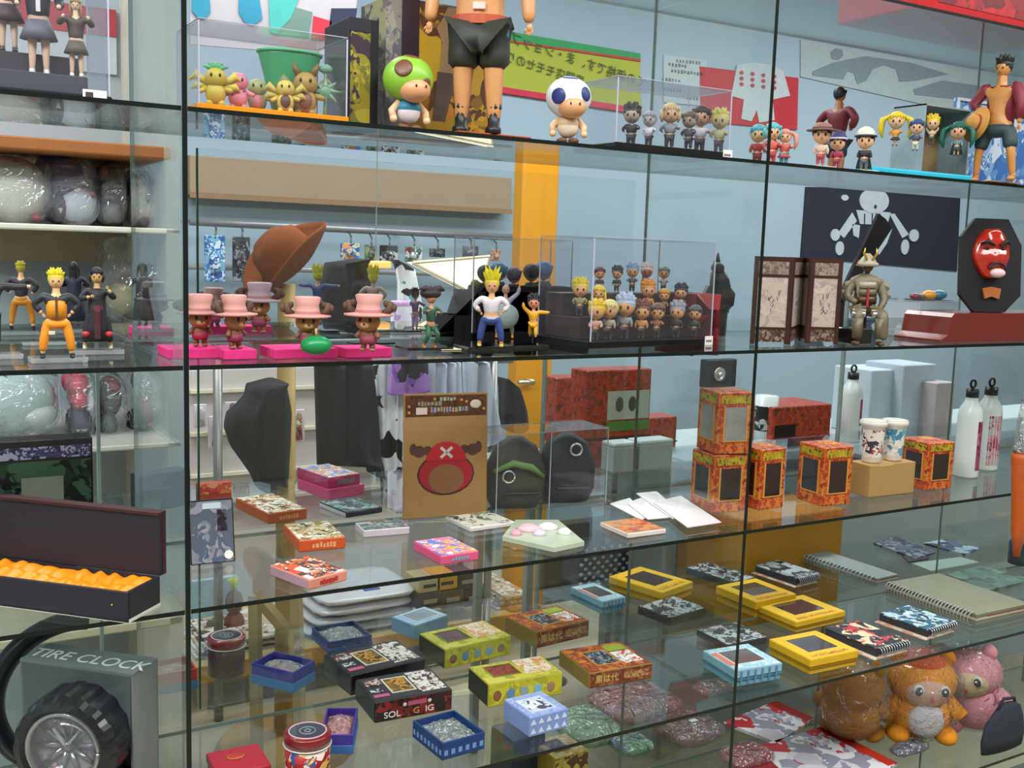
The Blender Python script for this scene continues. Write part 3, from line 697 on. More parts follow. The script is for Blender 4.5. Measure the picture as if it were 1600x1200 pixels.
bagged(-60, 100, ly + .08, 578, 692, 'pale silvery plush in a large crumpled bag left of the pink one', 0, 5, ((.5, .5, .48, .48, '#b9cfcf'), (.3, .3, .3, .25, '#a3bfc0'), (.75, .3, .25, .2, '#c9d3d0')))
bagged(108, 158, ly + .1, 582, 690, 'bright pink and navy plush in a clear bag on the left shelf', 0, 6, ((.4, .78, .42, .2, '#d8405f'), (.45, .55, .3, .18, '#d64a5a'), (.5, .2, .42, .24, '#2b2a4c'), (.8, .5, .2, .2, '#c9ccd6')))
bagged(158, 204, ly + .12, 590, 692, 'dark green and maroon plush half hidden by the glass partition', 0, 7, ((.5, .6, .45, .3, '#34433f'), (.6, .8, .3, .14, '#7b3a48'), (.4, .2, .4, .2, '#52605a')))
bagged(212, 290, ly + .12, 582, 690, 'rose plush with black ears in a clear bag just left of the dark upright', 0, 8, ((.55, .35, .42, .32, '#b5485a'), (.3, .8, .2, .18, '#2c2c34'), (.75, .6, .25, .3, '#c04f5c'), (.2, .2, .2, .2, '#3a3a40')))
bagged(165, 292, ly + .1, 372, 510, 'brown bear-like plush in a bag on the lower left shelf', 0, 9, ((.6, .25, .4, .25, '#6b4a38'), (.6, .62, .34, .12, '#9a948c'), (.55, .48, .34, .12, '#7a5f50'), (.3, .3, .2, .2, '#a59a72')))
MB().box(.05, LW - .04, .485, .498, ony(200, 62, ly + .5).z, ony(200, 20, ly + .5).z).obj('red_band', M('#a83a44', .6, var=.1), lu)
MB().box(.05, LW - .04, .488, .499, ony(200, 120, ly + .5).z, ony(200, 62, ly + .5).z).obj('pale_band', M('#b5c2cc', .6, var=.1), lu)
# ---- far wall art
def flat(name, pts, y, t, label, mat, cat):
    P_ = [ony(a, b, y) for a, b in pts]; c = P_[0]
    o = MB().prism([(p.x - c.x, p.z - c.z) for p in P_], 0, t, Matrix.Rotation(PI / 2, 4, 'X')).obj(name, mat, None, loc=c)
    if label: T(o, label, cat)
    return o, c
yb = WB - .001
# green / yellow banner with two rows of writing
bt = E('shop_banner', ony(800, 50, yb), 'lime banner with green top stripe, red lines and Japanese lettering', 'banner')
bc = ony(800, 50, yb)
def strip(nm, pts, t, mat, par, c, y):
    P_ = [ony(a, b, y) for a, b in pts]
    return MB().prism([(p.x - c.x, p.z - c.z) for p in P_], 0, t, Matrix.Rotation(PI / 2, 4, 'X') @ Matrix.Translation((0, 0, 0))).obj(nm, mat, par)
strip('lime_field', [(770, 46), (998, 90), (1000, 172), (770, 136)], .01, M('#98a22c', .6, var=.06), bt, bc, yb)
strip('green_stripe', [(770, 46), (998, 84), (998, 93), (770, 60)], .014, M('#1f8a4c', .6), bt, bc, yb)
strip('red_line', [(770, 60), (998, 93), (998, 97), (770, 63)], .015, M('#a5352c', .6), bt, bc, yb)
strip('red_stripe', [(770, 134), (1000, 170), (1000, 179), (770, 144)], .014, M('#b51f3a', .6), bt, bc, yb)
INK = M('#3c4a1c', .6)
for tx, (u, v), sz, sx in (('ての価格です、ま・ショップ', (905, 95), .060, -1), ('専門店モモセのり', (850, 107), .055, -1)):
    q = ony(u, v + 3, yb) - bc
    text(tx, sz, INK, bt, Matrix.Translation((q.x, q.y - .017, q.z)) @ FRONT @ Matrix.Rotation(math.radians(-9), 4, 'Z'), sx=sx)
# text notice
nt_ = E('wall_notice', ony(1040, 92, yb), 'white wall notice with several lines of small print', 'notice'); nc = ony(1040, 92, yb)
strip('sheet', [(1036, 86), (1104, 94), (1104, 166), (1036, 160)], .005, M('#a3b2b8', .6), nt_, nc, yb)
q_ = random.Random(3)
for (u0, u1, v) in ((1056, 1094, 95), (1044, 1072, 101), (1048, 1100, 111), (1034, 1062, 124), (1036, 1066, 140), (1072, 1092, 153)):
    u = u0; m = MB()
    while u < u1:
        a = ony(u, v + (u - u0) * .1, yb) - nc; k = q_.uniform(.006, .012); m.box(a.x, a.x + k, a.y - .008, a.y - .005, a.z - q_.uniform(.004, .009), a.z + q_.uniform(.004, .009)); u += 5
    m.obj('blurred_print_line', M('#5f656c', .6), nt_)
# red banner with pale spotted shape
rbn = E('red_wall_banner', ony(1095, 105, yb), 'red wall banner with a pale rounded spotted patch', 'banner'); rc = ony(1095, 105, yb)
strip('cloth_sheet', [(1092, 104), (1246, 122), (1244, 203), (1094, 190)], .008, M('#a8202e', .7, var=.06), rbn, rc, yb)
strip('pale_patch', [(1150, 102), (1175, 98), (1205, 102), (1222, 112), (1232, 150), (1205, 156), (1208, 188), (1184, 192), (1180, 172), (1172, 190), (1156, 186), (1160, 156), (1140, 150), (1146, 120)], .012, M('#a9b4ba', .7), rbn, rc, yb)
for i in range(12):
    q = ony(1156 + (i % 4) * 17, 114 + (i // 4) * 9 + (i % 4) * 2, yb) - rc
    MB().loft([(0, 0, 0, .014, .010), (0, 0, .002, .014, .010)], 10, Matrix.Translation((q.x, q.y - .013, q.z)) @ Matrix.Rotation(PI / 2, 4, 'X')).obj('dot', M('#a63a4c', .7), rbn)
# grey island shaped poster
gp = E('grey_wall_poster', ony(1250, 65, yb), 'pale wall poster with flat grey cloud shapes at upper right', 'poster'); gc_ = ony(1250, 65, yb)
strip('sheet', [(1250, 62), (1560, 118), (1560, 190), (1250, 120)], .006, M('#98a8ac', .7), gp, gc_, yb)
GY = M('#6f8088', .7)
strip('grey_shape', [(1268, 112), (1300, 98), (1350, 88), (1420, 98), (1480, 116), (1430, 126), (1404, 128), (1398, 108), (1380, 102), (1362, 108), (1352, 126), (1338, 132), (1332, 114), (1322, 112), (1316, 124), (1268, 118)], .009, GY, gp, gc_, yb)
strip('grey_shape', [(1425, 140), (1470, 126), (1540, 136), (1560, 160), (1500, 156), (1428, 148)], .009, GY, gp, gc_, yb)
strip('grey_dot', [(1296, 82), (1304, 76), (1314, 78), (1316, 88), (1308, 94), (1298, 92)], .009, GY, gp, gc_, yb)
# pirate flag: plain skull and crossed bones
pf = E('pirate_flag', ony(1256, 298, yb), 'black wall flag with a pale skull and crossed bones', 'flag'); pc = ony(1256, 298, yb)
strip('black_cloth', [(1258, 292), (1500, 296), (1494, 424), (1250, 402)], .006, M('#131c2b', .8, var=.2), pf, pc, yb)
PB = M('#a5b3bb', .75)
def disc(nm, u, v, ru, rv, mat, t=.010):
    q = ony(u, v, yb) - pc; k = 4.6 / F
    return MB().loft([(0, 0, 0, ru * k, rv * k), (0, 0, t, ru * k, rv * k)], 20, Matrix.Translation((q.x, q.y - .002, q.z)) @ Matrix.Rotation(PI / 2, 4, 'X')).obj(nm, mat, pf)
disc('skull', 1364, 314, 44, 26, PB)
strip('jaw', [(1336, 328), (1390, 332), (1384, 352), (1342, 350)], .010, PB, pf, pc, yb)
for u in (1348, 1360, 1372): strip('tooth_line', [(u, 334), (u + 1.5, 334), (u + 1, 352), (u - .5, 352)], .012, M('#22324a', .8), pf, pc, yb)
disc('nose_hole', 1365, 323, 4, 4, M('#22324a', .8), .013)
strip('bone', [(1330, 332), (1337, 345), (1317, 372), (1308, 364)], .009, PB, pf, pc, yb)
strip('bone', [(1388, 334), (1396, 334), (1418, 366), (1408, 372)], .009, PB, pf, pc, yb)
strip('bone', [(1330, 350), (1342, 352), (1340, 372), (1332, 368)], .009, PB, pf, pc, yb)
strip('bone', [(1392, 358), (1384, 380), (1372, 398), (1368, 394)], .009, PB, pf, pc, yb)
for u, v, ru, rv in ((1303, 367, 13, 12), (1310, 388, 12, 14), (1426, 368, 15, 13), (1412, 386, 12, 16)): disc('bone_knob', u, v, ru, rv, PB)
disc('hat_blob', 1318, 309, 10, 6, PB)
# framed dark panels on the wall strip further right
block('dark_wall_panel', 1264, 1375, yb + .02, 185, 202, .02, 'dark red and navy wall strip behind the red-shirted figure', PR(('#3a2a36', '#1f2c4e', '#5c222c'), 2, key=4), 'panel')
# hanging towels with teal boots, top left of the middle bay
tw_ = E('teal_print_towel', ony(296, -20, 3.4), 'pale hanging towel with large teal shapes at the top', 'towel'); tc0 = ony(296, -20, 3.4)
strip('towel_sheet', [(296, -30), (560, -30), (545, 90), (296, 70)], .01, M('#a9a5aa', .8, var=.06), tw_, tc0, 3.4)
TE = M('#1f7f9c', .7)
for poly in ([(298, -10), (325, -10), (327, 20), (318, 31), (308, 30), (298, 18)], [(372, -10), (402, -10), (408, 30), (394, 40), (380, 36), (371, 20)], [(418, -10), (468, -10), (452, 30), (428, 55), (420, 50)]):
    strip('teal_shape', poly, .014, TE if poly[0][0] < 410 else M('#3fa39a', .7), tw_, tc0, 3.4)
strip('red_shape', [(488, 26), (516, 34), (512, 64), (485, 62)], .013, M('#b8203a', .7), tw_, tc0, 3.4)
strip('navy_shape', [(516, 14), (556, 14), (548, 66), (510, 62)], .013, M('#18203f', .7), tw_, tc0, 3.4)
strip('grey_shape', [(452, 10), (486, 20), (480, 60), (432, 54)], .013, M('#5f7c72', .7), tw_, tc0, 3.4)
# speaker on wall bracket
so_, sw2, sh2 = block('speaker', 1103, 1151, 4.1, 562, 605, .05, None, M('#1c1c24', .5), 'speaker')
sp = E('wall_speaker', so_.location.copy(), 'small black square speaker with silver cone on a pale wall', 'speaker'); so_.parent = sp; so_.location = (0, 0, 0); so_.name = 'cabinet'
MB().loft([(0, 0, 0, .035, .035), (0, 0, .012, .035, .035), (0, 0, .004, .028, .028)], 20, Matrix.Translation((sw2 * .42, 0, sh2 * .48)) @ Matrix.Rotation(PI / 2, 4, 'X')).ell((sw2 * .42, -.01, sh2 * .48), (.014, .012, .014)).obj('cone', M('#c9c7c2', .25, .7), sp, True)
# ---- back counter (pale) carrying boxes and bottles behind the right half
cyy = 2.25
ctz = ony(1150, 712, cyy).z
c0x = ony(1070, 712, cyy).x; c1x = ony(1600, 700, cyy).x + .8
ct = E('back_counter', (c0x, cyy, 0), 'pale grey counter behind the glass shelving on the right', 'counter')
MB().box(0, c1x - c0x, 0, .42, ctz - .03, ctz, bev=.004).obj('top', M('#aebcc0', .4), ct)
MB().box(.02, c1x - c0x - .02, .06, .40, 0, ctz - .03).obj('carcass', M('#98a3a6', .5, var=.06), ct)
def ctr(name, px0, px1, py0, label, mat, cat, y=.0, dep=.14, pyb=None, ex=None, group=None):
    yy = cyy + y; z = ctz + .001
    a = pxy(px0, yy, z); b = pxy(px1, yy, z); P = Vector((a.x, yy, z)); h = hgt(Vector(((a.x + b.x) / 2, yy, z)), py0)
    r = E(name, P, label, cat, 0, group); w = b.x - a.x
    MB().box(0, w, 0, dep, 0, h, bev=.003).obj('carton', mat, r)
    return r, w, h
RG = PR(('#9a2c1c', '#8a2418', '#a8401f', '#5c2a1a', '#9c3320'), 60, key=31)
tx0 = ony(845, 700, cyy).x - .03; tx1 = ony(1062, 700, cyy).x
sd_ = E('side_table', (tx0, cyy, 0), 'narrow pale side table holding the red cartons', 'table')
MB().box(0, tx1 - tx0, 0, .3, ctz - .02, ctz, bev=.002).obj('top', M('#9aa5a5', .4), sd_)
for u_ in (.015, tx1 - tx0 - .015):
    for v_ in (.015, .285): MB().box(u_ - .01, u_ + .01, v_ - .01, v_ + .01, .001, ctz - .02).obj('leg', M('#8a8f8c', .4), sd_)
for (a, b, t, lab, y_) in ((866, 912, 590, 'dull red stacked carton beside the yellow pillar', .34), (912, 1012, 578, 'red and orange carton with green label on the back counter', .02), (1014, 1056, 652, 'low red carton right of the green label one', .12)):
    r_, w_, h_ = ctr('red_carton', a, b, t, lab, RG, 'box', y_, .08)
    if a == 912:
        MB().box(w_ * .32, w_ * .97, -.002, 0, h_ * .48, h_ * .78).obj('pale_label', M('#a5b0a5', .5), r_)
        for k in (0, 1): MB().ell((w_ * (.5 + .2 * k), -.003, h_ * .64), (w_ * .06, .002, h_ * .08)).obj('round_mark', M('#3f4438', .5), r_)
        MB().box(w_ * .32, w_ * .97, -.002, 0, h_ * .36, h_ * .46).obj('green_strip', M('#3f7a2c', .5), r_)
    MB().box(-.002, w_ + .002, -.002, .08, h_ * .27, h_ * .30).obj('stack_seam', M('#3a1812', .6), r_)
for i, (a, b, t, y_, lab) in enumerate(((1205, 1296, 634, .05, 'orange patterned carton behind the mug boxes'), (1355, 1402, 578, .1, 'tall pale blue-grey carton right of the tall bottle'), (1404, 1455, 570, .06, 'tall pale carton second from the bottle'), (1457, 1486, 598, .0, 'narrow pinkish grey carton left of the white bottles'))):
    r_, w_, h_ = ctr('tall_carton', a, b, t, lab, [RG, M('#aebfc8', .5), M('#a5b5c0', .5), M('#a39ba0', .5)][i], 'box', y_, .16)
    if i == 0: MB().box(w_ * .04, w_ * .38, -.002, 0, h_ * .05, h_ * .55).obj('window', M('#1d1215', .2), r_)
for (a, b, t, lab) in ((958, 994, 694, 'pale rounded carton behind the thin rear upright of the third shelf'), (998, 1050, 690, 'pale lidded carton between the rear upright and the mug boxes')):
    P_ = pxy(a, 1.90, ZC + .0004); q_ = pxy(b, 1.90, ZC); h_ = hgt(P_, t); w_ = q_.x - P_.x
    o = E('pale_carton', P_, lab, 'box'); MB().box(0, w_, 0, .05, .0004, h_ * .86, bev=.002).obj('carton', M('#9fb0b0', .5), o); MB().box(-.001, w_ + .001, -.001, .051, h_ * .86, h_, bev=.003).obj('lid', M('#b5c4c2', .5), o)
def bottle(P, h, r, label, patch=None):
    o = E('sports_bottle', P, label, 'bottle')
    MB().loft([(0, 0, 0, r * .95, r * .95), (0, 0, h * .02, r, r), (0, 0, h * .62, r, r), (0, 0, h * .70, r * .9, r * .9), (0, 0, h * .77, r * .55, r * .55), (0, 0, h * .80, r * .48, r * .48), (0, 0, h * .82, r * .48, r * .48)], 24).obj('body', M('#cdd6d4', .25, var=.03), o, True)
    cp = MB().loft([(0, 0, h * .815, r * .52, r * .52), (0, 0, h * .90, r * .5, r * .5)], 16).obj('cap', M('#17181c', .4), o, True)
    MB().torus((0, 0, 0), r * .32, r * .1, Matrix.Translation((0, 0, h * .95)) @ Matrix.Rotation(PI / 2, 4, 'X'), 16, 6).obj('carry_loop', M('#17181c', .4), cp, True)
    if patch:
        m = MB(); n = 8; vs = []; fs = []
        a0, a1, z0, z1 = patch[0]
        for k in range(2):
            for i in range(n + 1):
                t = a0 + (a1 - a0) * i / n; vs.append((r * 1.006 * math.sin(t), -r * 1.006 * math.cos(t), h * (z0 if k == 0 else z1)))
        for i in range(n): fs.append((i, i + 1, n + 2 + i, n + 1 + i))
        m.add(vs, fs).obj('printed_patch', patch[1], o, True)
    return o
P_ = pxy(1326, cyy + .05, ctz + .001); 
bottle(P_, hgt(P_, 570), .034, 'white bottle with red patch and black cap standing behind the cups', ((.1, .9, .22, .56), M('#8c3644', .4)))
P_ = pxy(1194, cyy + .1, ctz + .001)
mg = E('printed_mug', P_, 'white mug with a dark print behind the stacked mug boxes', 'mug')
h_ = hgt(P_, 618)
MB().loft([(0, 0, 0, .033, .033), (0, 0, h_, .035, .035)], 20).obj('body', M('#ccd6d3', .3), mg, True)
MB().loft([(0, 0, h_ * .3, .0342, .0342), (0, 0, h_ * .8, .0352, .0352)], 20, cap=False).obj('dark_print', PR(('#16181d', '#aab2b0', '#16181d'), 30, key=2), mg, True)
# yellow cabinet front under the counter, brown side, floor things
block('yellow_cabinet', 1166, 1313, 2.02, 806, 965, .288, 'low mustard yellow cabinet front below the mug boxes', M('#a87712', .6, var=.06), 'cabinet')
# background display table at lower left: yellow edged platform with merchandise, easel legs
ty = 3.15
tz = onz(430, 995, 0).z
ta = ony(296, 1020, ty); tb = ony(800, 985, ty); tz = ony(560, 1000, ty).z
tb_ = E('yellow_edged_table', (ta.x, ty, 0), 'low display table with bright yellow front edge behind the bottom shelf', 'table')
TWd = tb.x - ta.x
MB().box(0, TWd, 0, .5, tz - .03, tz, bev=.003).obj('top', M('#b9a878', .5), tb_)
MB().box(0, TWd, -.012, -.001, tz - .05, tz + .004).obj('yellow_edge', M('#e8a312', .45), tb_)
for u in (.05, TWd - .05):
    for v in (.05, .45): MB().tube([(u, v, 0.002), (u, v, tz - .03)], .02, 8).obj('leg', M('#a08b5c', .5), tb_)
MB().box(.02, TWd - .02, .06, .09, .05, tz - .03).obj('front_board', M('#b9a680', .6, var=.08, scale=4), tb_)
es = E('wooden_trestle', onz(430, 1190, 0), 'pale wooden trestle legs standing behind the lowest glass shelves', 'trestle')
ec = es.location.copy()
for (u0, v0, u1, v1) in ((398, 930, 402, 1195), (462, 900, 470, 1195), (400, 930, 470, 1010)):
    a = ony(u0, v0, 2.6) - ec; b = ony(u1, v1, 2.6) - ec; MB().tube([tuple(a), tuple(b)], .018, 4).obj('timber', M('#b59f70', .55, var=.1, scale=8), es)
PW = M('#d8dae2', .25, var=.1, scale=10, coat=.6)
for k, (u0, u1, v, lab) in enumerate(((482, 655, 985, 'lowest glossy white folded shirt packet on the table'), (490, 650, 966, 'second glossy white folded packet in the stack'), (497, 648, 950, 'third glossy white folded packet in the stack'), (505, 652, 935, 'topmost glossy white folded packet with blue print'))):
    a = ony(u0, v, ty + .06); b = ony(u1, v, ty + .06); w_ = b.x - a.x
    o = E('wrapped_shirt', (a.x, ty + .05, tz + .001 + k * .034), lab, 'wrapped shirt', 0, 'white packets stacked on the table')
    m = MB(); m.box(-w_ * .02, w_ * 1.02, 0, .3, .001, .033, bev=.012); vs = []; fs = []; m = MB(); na, nb = 24, 8
    for j in range(nb + 1):
        ph = -PI / 2 + PI * j / nb
        for i in range(na):
            t = 2 * PI * i / na; cs_, sn_ = math.cos(t), math.sin(t); rr_ = math.cos(ph) ** .35
            vs.append((w_ / 2 + w_ * .52 * math.copysign(abs(cs_) ** .35, cs_) * rr_, .15 + .16 * math.copysign(abs(sn_) ** .35, sn_) * rr_, .017 + .017 * math.sin(ph)))
    for j in range(nb):
        for i in range(na): fs.append((j * na + i, j * na + (i + 1) % na, (j + 1) * na + (i + 1) % na, (j + 1) * na + i))
    m.add(vs, fs)
    rr = random.Random(k); m.v = [(x, y, max(0, min(.034, z + rr.uniform(-.004, .004)))) for x, y, z in m.v]; m.obj('folded_shirt', PW, o, True)
    if k == 3: MB().box(w_ * .45, w_ * .62, .03, .09, .033, .0345).obj('blue_print', M('#3f5fa8', .5), o)
for i, (a, b, t, u, cols, lab) in enumerate(((655, 688, 905, 925, '#c9b58c', 'beige carton on top of the small carton pile'), (683, 715, 900, 921, '#e0a412', 'yellow carton on top of the small carton pile'), (716, 745, 897, 920, '#2c2a28', 'black carton at the right end of the pile'),
                                       (655, 690, 926, 952, '#4a4438', 'dark brown carton under the beige one'), (691, 725, 922, 950, '#5c4412', 'brown carton with yellow lid under the yellow one'), (726, 760, 921, 946, '#3c3226', 'dark carton with amber edge under the black one'))):
    o, w_, h_ = block('small_carton', a, b, ty + .02, t, u, .12, None, M(cols, .5), 'box', .002)
    r_ = E('small_carton', o.location.copy(), lab, 'box', 0, None); o.parent = r_; o.location = (0, 0, 0); o.name = 'carton'
    MB().box(w_ * .2, w_ * .8, -.001, 0, h_ * .35, h_ * .6).obj('print', M('#2b2a2c' if i < 2 else '#a59a84', .5), r_)
for i, (a, b, t, u, c1, lab) in enumerate(((300, 450, 960, 1003, '#c9c4be', 'heap of pale printed sheets on the yellow-edged table'), (765, 820, 905, 950, '#b98f6c', 'stack of tan printed comics beside the yellow pillar'))):
    P0 = ony(a, u, ty + .1)
    o = E('printed_sheets', (P0.x, ty + .05, tz + .001), lab, 'printed sheets', 0)
    w_ = ony(b, u, ty + .1).x - P0.x
    for k in range(5): MB().box(.01 * k, w_ - .01 * (k % 3), .02 * (k % 2), .28, k * .009, k * .009 + .008).obj('sheet', PR(('#d9d4cc', c1, '#b5a48c', '#54483c', '#e9e6e0'), 16, key=k + i * 5), o)
_fa = ony(300, 930, ty + .3); _fb = ony(372, 930, ty + .3)
o = T(MB().box(0, _fb.x - _fa.x, 0, .02, .001, ony(330, 905, ty + .3).z - tz, bev=.002).obj('light_blue_folder', M('#9fc4cf', .5), None, loc=(_fa.x, ty + .3, tz)), 'pale blue folder leaning behind the bottom shelf', 'folder')
P0 = pxy(366, ty + .2, tz + .001)
br = E('brown_bear_figure', P0, 'small brown toy with yellow bow behind the lower shelf', 'toy')
MB().ell((0, 0, .045), (.035, .03, .045)).ell((0, 0, .12), (.03, .028, .042)).obj('body', M('#6b4030', .7), br, True)
MB().tube([(0, 0, .155), (-.004, 0, .20)], [.006, .018], 8).obj('bow', M('#c6cc1c', .6), br, True)
# brown tree-trunk coloured block and patterned chair seat seen past the pillar
block('brown_cabinet_side', 850, 920, 2.6, 820, 940, .05, 'dark brown cabinet side right of the yellow pillar base', M('#57462c', .6, var=.3, scale=20), 'cabinet')
wv = block('woven_basket', 905, 1045, 2.5, 848, 905, .3, None, M('#3f4353', .7), 'basket')
w0 = E('woven_basket', wv[0].location.copy(), 'dark blue and white woven basket below the envelopes', 'basket'); wv[0].parent = w0; wv[0].location = (0, 0, 0); wv[0].name = 'core'
m = MB()
for i in range(22):
    for j in range(8):
        x = wv[1] * (i + .5) / 22; z = wv[2] * (j + .5) / 8
        if (i + j) % 2 == 0: m.ell((x, -.002, z), (wv[1] / 44, .004, wv[2] / 20), 6, 4)
w1 = m.obj('weave', M('#b5b8bf', .6), w0, True); w1['kind'] = 'stuff'
# ================================================================== top shelf row (shelf A) and the shelf above
def onA(px, y, z=ZA): return pxy(px, y, z)
def figA(px, y, pyt, label, z=ZA, **k):
    P = pxy(px, y, z); return toy(P, hgt(P, pyt), label, **k)
def plate(P, w, d, t, label, mat, cat='base', name='base_plate', rz=0, group=None):
    o = MB().box(-w / 2, w / 2, -d / 2, d / 2, 0.0004, t, bev=.001).obj(name, mat, None, loc=P); o.rotation_euler = (0, 0, rz); return T(o, label, cat, group)
def creature(P, s, label, body, parts, turn=0, group=None, name='toy_creature', cat='figurine'):
    """small moulded animal toy: round body, head, limbs, ears; parts tune the silhouette"""
    r = E(name, P, label, cat, fc(P) + turn, group, s)
    bm_ = M(body, .45, var=.12)
    MB().ell((0, 0, .30), (.24, .2, .26), 14, 9).ell((0, -.03, .66), (.25, .22, .23), 14, 9).tube([(-.12, -.02, .1), (-.15, -.1, .02)], [.09, .08], 8).tube([(.12, -.02, .1), (.15, -.1, .02)], [.09, .08], 8).tube([(-.2, 0, .42), (-.38, -.1, .3)], [.07, .05], 8).tube([(.2, 0, .42), (.38, -.1, .36)], [.07, .05], 8).obj('body', bm_, r, True)
    em = M('#17120f', .2)
    for s_ in (-1, 1): MB().ell((s_ * .1, -.235, .70), (.03, .02, .045), 8, 6).obj('eye', em, r, True)
    if 'leaf' in parts:
        m = MB()
        for k in range(5):
            a = -1.1 + .55 * k; m.tube([(0, .0, .84), (math.sin(a) * .16, .03, .84 + math.cos(a) * .14), (math.sin(a) * .34, .06, .84 + math.cos(a) * .2)], [.03, .07, .01], 6)
        m.obj('leaf_crest', M(parts['leaf'], .5), r, True)
    if 'ears' in parts:
        m = MB()
        for s_ in (-1, 1): m.tube([(s_ * .14, 0, .84), (s_ * .22, 0, .98), (s_ * .26, 0, 1.08)], [.08, .06, .015], 8)
        m.obj('ears', M(parts['ears'], .5), r, True)
    if 'wings' in parts:
        m = MB()
        for s_ in (-1, 1): m.tube([(s_ * .15, .12, .5), (s_ * .45, .2, .75), (s_ * .62, .2, .6)], [.05, .12, .01], 6); m.tube([(s_ * .15, .12, .45), (s_ * .45, .2, .5), (s_ * .58, .2, .4)], [.05, .1, .01], 6)
        m.obj('wings', M(parts['wings'], .5), r, True)
    if 'belly' in parts: MB().ell((0, -.08, .3), (.17, .15, .2), 12, 8).obj('belly', M(parts['belly'], .5), r, True)
    if 'spots' in parts:
        m = MB()
        for k in range(4): m.ell((-.15 + .1 * k, -.16, .35 + .1 * (k % 2)), (.03, .03, .03), 6, 5)
        m.obj('spots', M(parts['spots'], .5), r, True)
    return r
# --- left bay: case with three uniformed figures on a dark step
A_ = onA(-75, 1.43); w_ = onA(171, 1.43).x - A_.x
cs, MC_, cw, cdp, chh = mkcase('display_case', A_, 0, w_, .16, .30, 'tall clear case with three uniformed girl figures at the upper left corner', '#23242e', .006, tag=None)
tg = MB().box(w_ - .032, w_ - .004, -.006, -.0045, .0, .012).obj('price_tag', M('#ece6e2', .6), cs)
MB().box(w_ - .029, w_ - .020, -.0064, -.006, .003, .009).obj('tag_print', M('#3a3338', .6), tg)
stp = E('stepped_stand', A_ + Vector((.006, .008, .0064)), 'dark grey stepped stand under the three girl figures', 'stand')
hA = hgt(onA(100, 1.50), 70)
MB().box(0, w_ - .03, 0, .13, 0, .022, bev=.001).obj('lower_step', M('#3c3e49', .5), stp)
MB().box(0, w_ - .03, .045, .13, .022, .05, bev=.001).obj('upper_step', M('#34353f', .5), stp)
def figStep(px, y, dz, pyt, label, **k):
    P = pxy(px, y, ZA + .0064 + dz); return toy(P, k.pop('h', None) or hgt(P, pyt), label, **k)
SKG = '#d9b79c'
figStep(120, 1.455, .022, -2, 'girl figure with long fair hair and brown jacket, hands clasped, right of three', skin_c=SKG, hair='#8f7a4c', style='long', top='#4c4038', bottom=None, shoe='#e8e4dc', skirt='#5a5148', arms='chin', hf=.16)
figStep(62, 1.475, .022, -2, 'middle girl figure in dark blazer and grey pleated skirt', h=.145, skin_c=SKG, hair='#4a3a34', style='bob', top='#23252f', bottom=None, shoe='#d8d4cc', skirt='#5c5f6b', arms='hold', hf=.16, tie='#d8d8d8')
figStep(14, 1.50, .05, 0, 'leftmost girl figure in a plum dress with pale lace hem', h=.125, skin_c=SKG, hair='#51382e', style='tails', top='#3d2a33', bottom=None, shoe='#3a2a2a', skirt='#45303a', arms='out', hf=.16)
# --- middle bay: clear case of fruit-coloured creatures on an orange tray
A_ = onA(311, 1.435); w_ = onA(541, 1.435).x - A_.x; hh_ = hgt(onA(541, 1.435), 62)
cs, *_ = mkcase('display_case', A_, 0, w_, .12, hh_, 'clear case of small bright creatures on an orange tray', '#e08a18', .010)
def crA(px, y, pyt, label, body, parts, turn=0):
    P = pxy(px, y, ZA + .0105); return creature(P, hgt(P, pyt) / .98, label, body, parts, turn)
crA(337, 1.46, 100, 'yellow leaf-crested creature at the left end of the orange tray', '#c8b43c', {'leaf': '#55a873', 'wings': '#d3bf45'})
crA(372, 1.475, 108, 'round pink creature second on the orange tray', '#d87f90', {'spots': '#8a3050'})
crA(402, 1.50, 118, 'small green and pink creature behind the pink one', '#9aa468', {'belly': '#d88a92'})
crA(446, 1.46, 120, 'pale yellow winged creature near the middle of the tray', '#d1be55', {'wings': '#c2b04c', 'belly': '#5c3b2c'})
crA(477, 1.475, 106, 'gold and brown creature with small wings on the orange tray', '#a8893c', {'ears': '#7c5f2c', 'wings': '#8f8a5c', 'belly': '#7c4f3c'})
P = pxy(508, 1.47, ZA + .0105); h_ = hgt(P, 102)
st_ = E('toy_star_staff', P, 'thin sea-green creature with a star-shaped middle at right of tray', 'figurine', fc(P), None, h_)
MB().tube([(0, 0, 0), (0, 0, .3), (0, 0, .8), (0, 0, 1)], [.05, .03, .03, .06], 8).ell((0, 0, .5), (.17, .08, .14), 12, 8).obj('body', M('#6f9c7c', .45), st_, True)
m = MB()
for k in range(8):
    a = PI * k / 4; m.tube([(.1 * math.cos(a), -.02, .5 + .1 * math.sin(a)), (.3 * math.cos(a), -.02, .5 + .26 * math.sin(a))], [.06, .008], 5)
m.obj('spines', M('#7aa382', .5), st_); MB().ell((0, 0, .93), (.14, .1, .09), 10, 7).obj('head', M('#6fa08a', .5), st_, True)
P = pxy(452, 1.52, ZA + .0105); h_ = hgt(P, 86)
gp_ = E('toy_pot', P, 'translucent green pot standing behind the creatures in the case', 'toy', 0, None, h_)
MB().loft([(0, 0, 0, .26, .2), (0, 0, .5, .38, .3), (0, 0, .95, .5, .36), (0, 0, 1, .52, .38)], 18).obj('pot', M('#3ca46c', .3), gp_, True)
MB().loft([(0, 0, 1.0, .54, .4), (0, 0, 1.04, .54, .4)], 18).obj('rim', M('#4fb57c', .3), gp_, True)
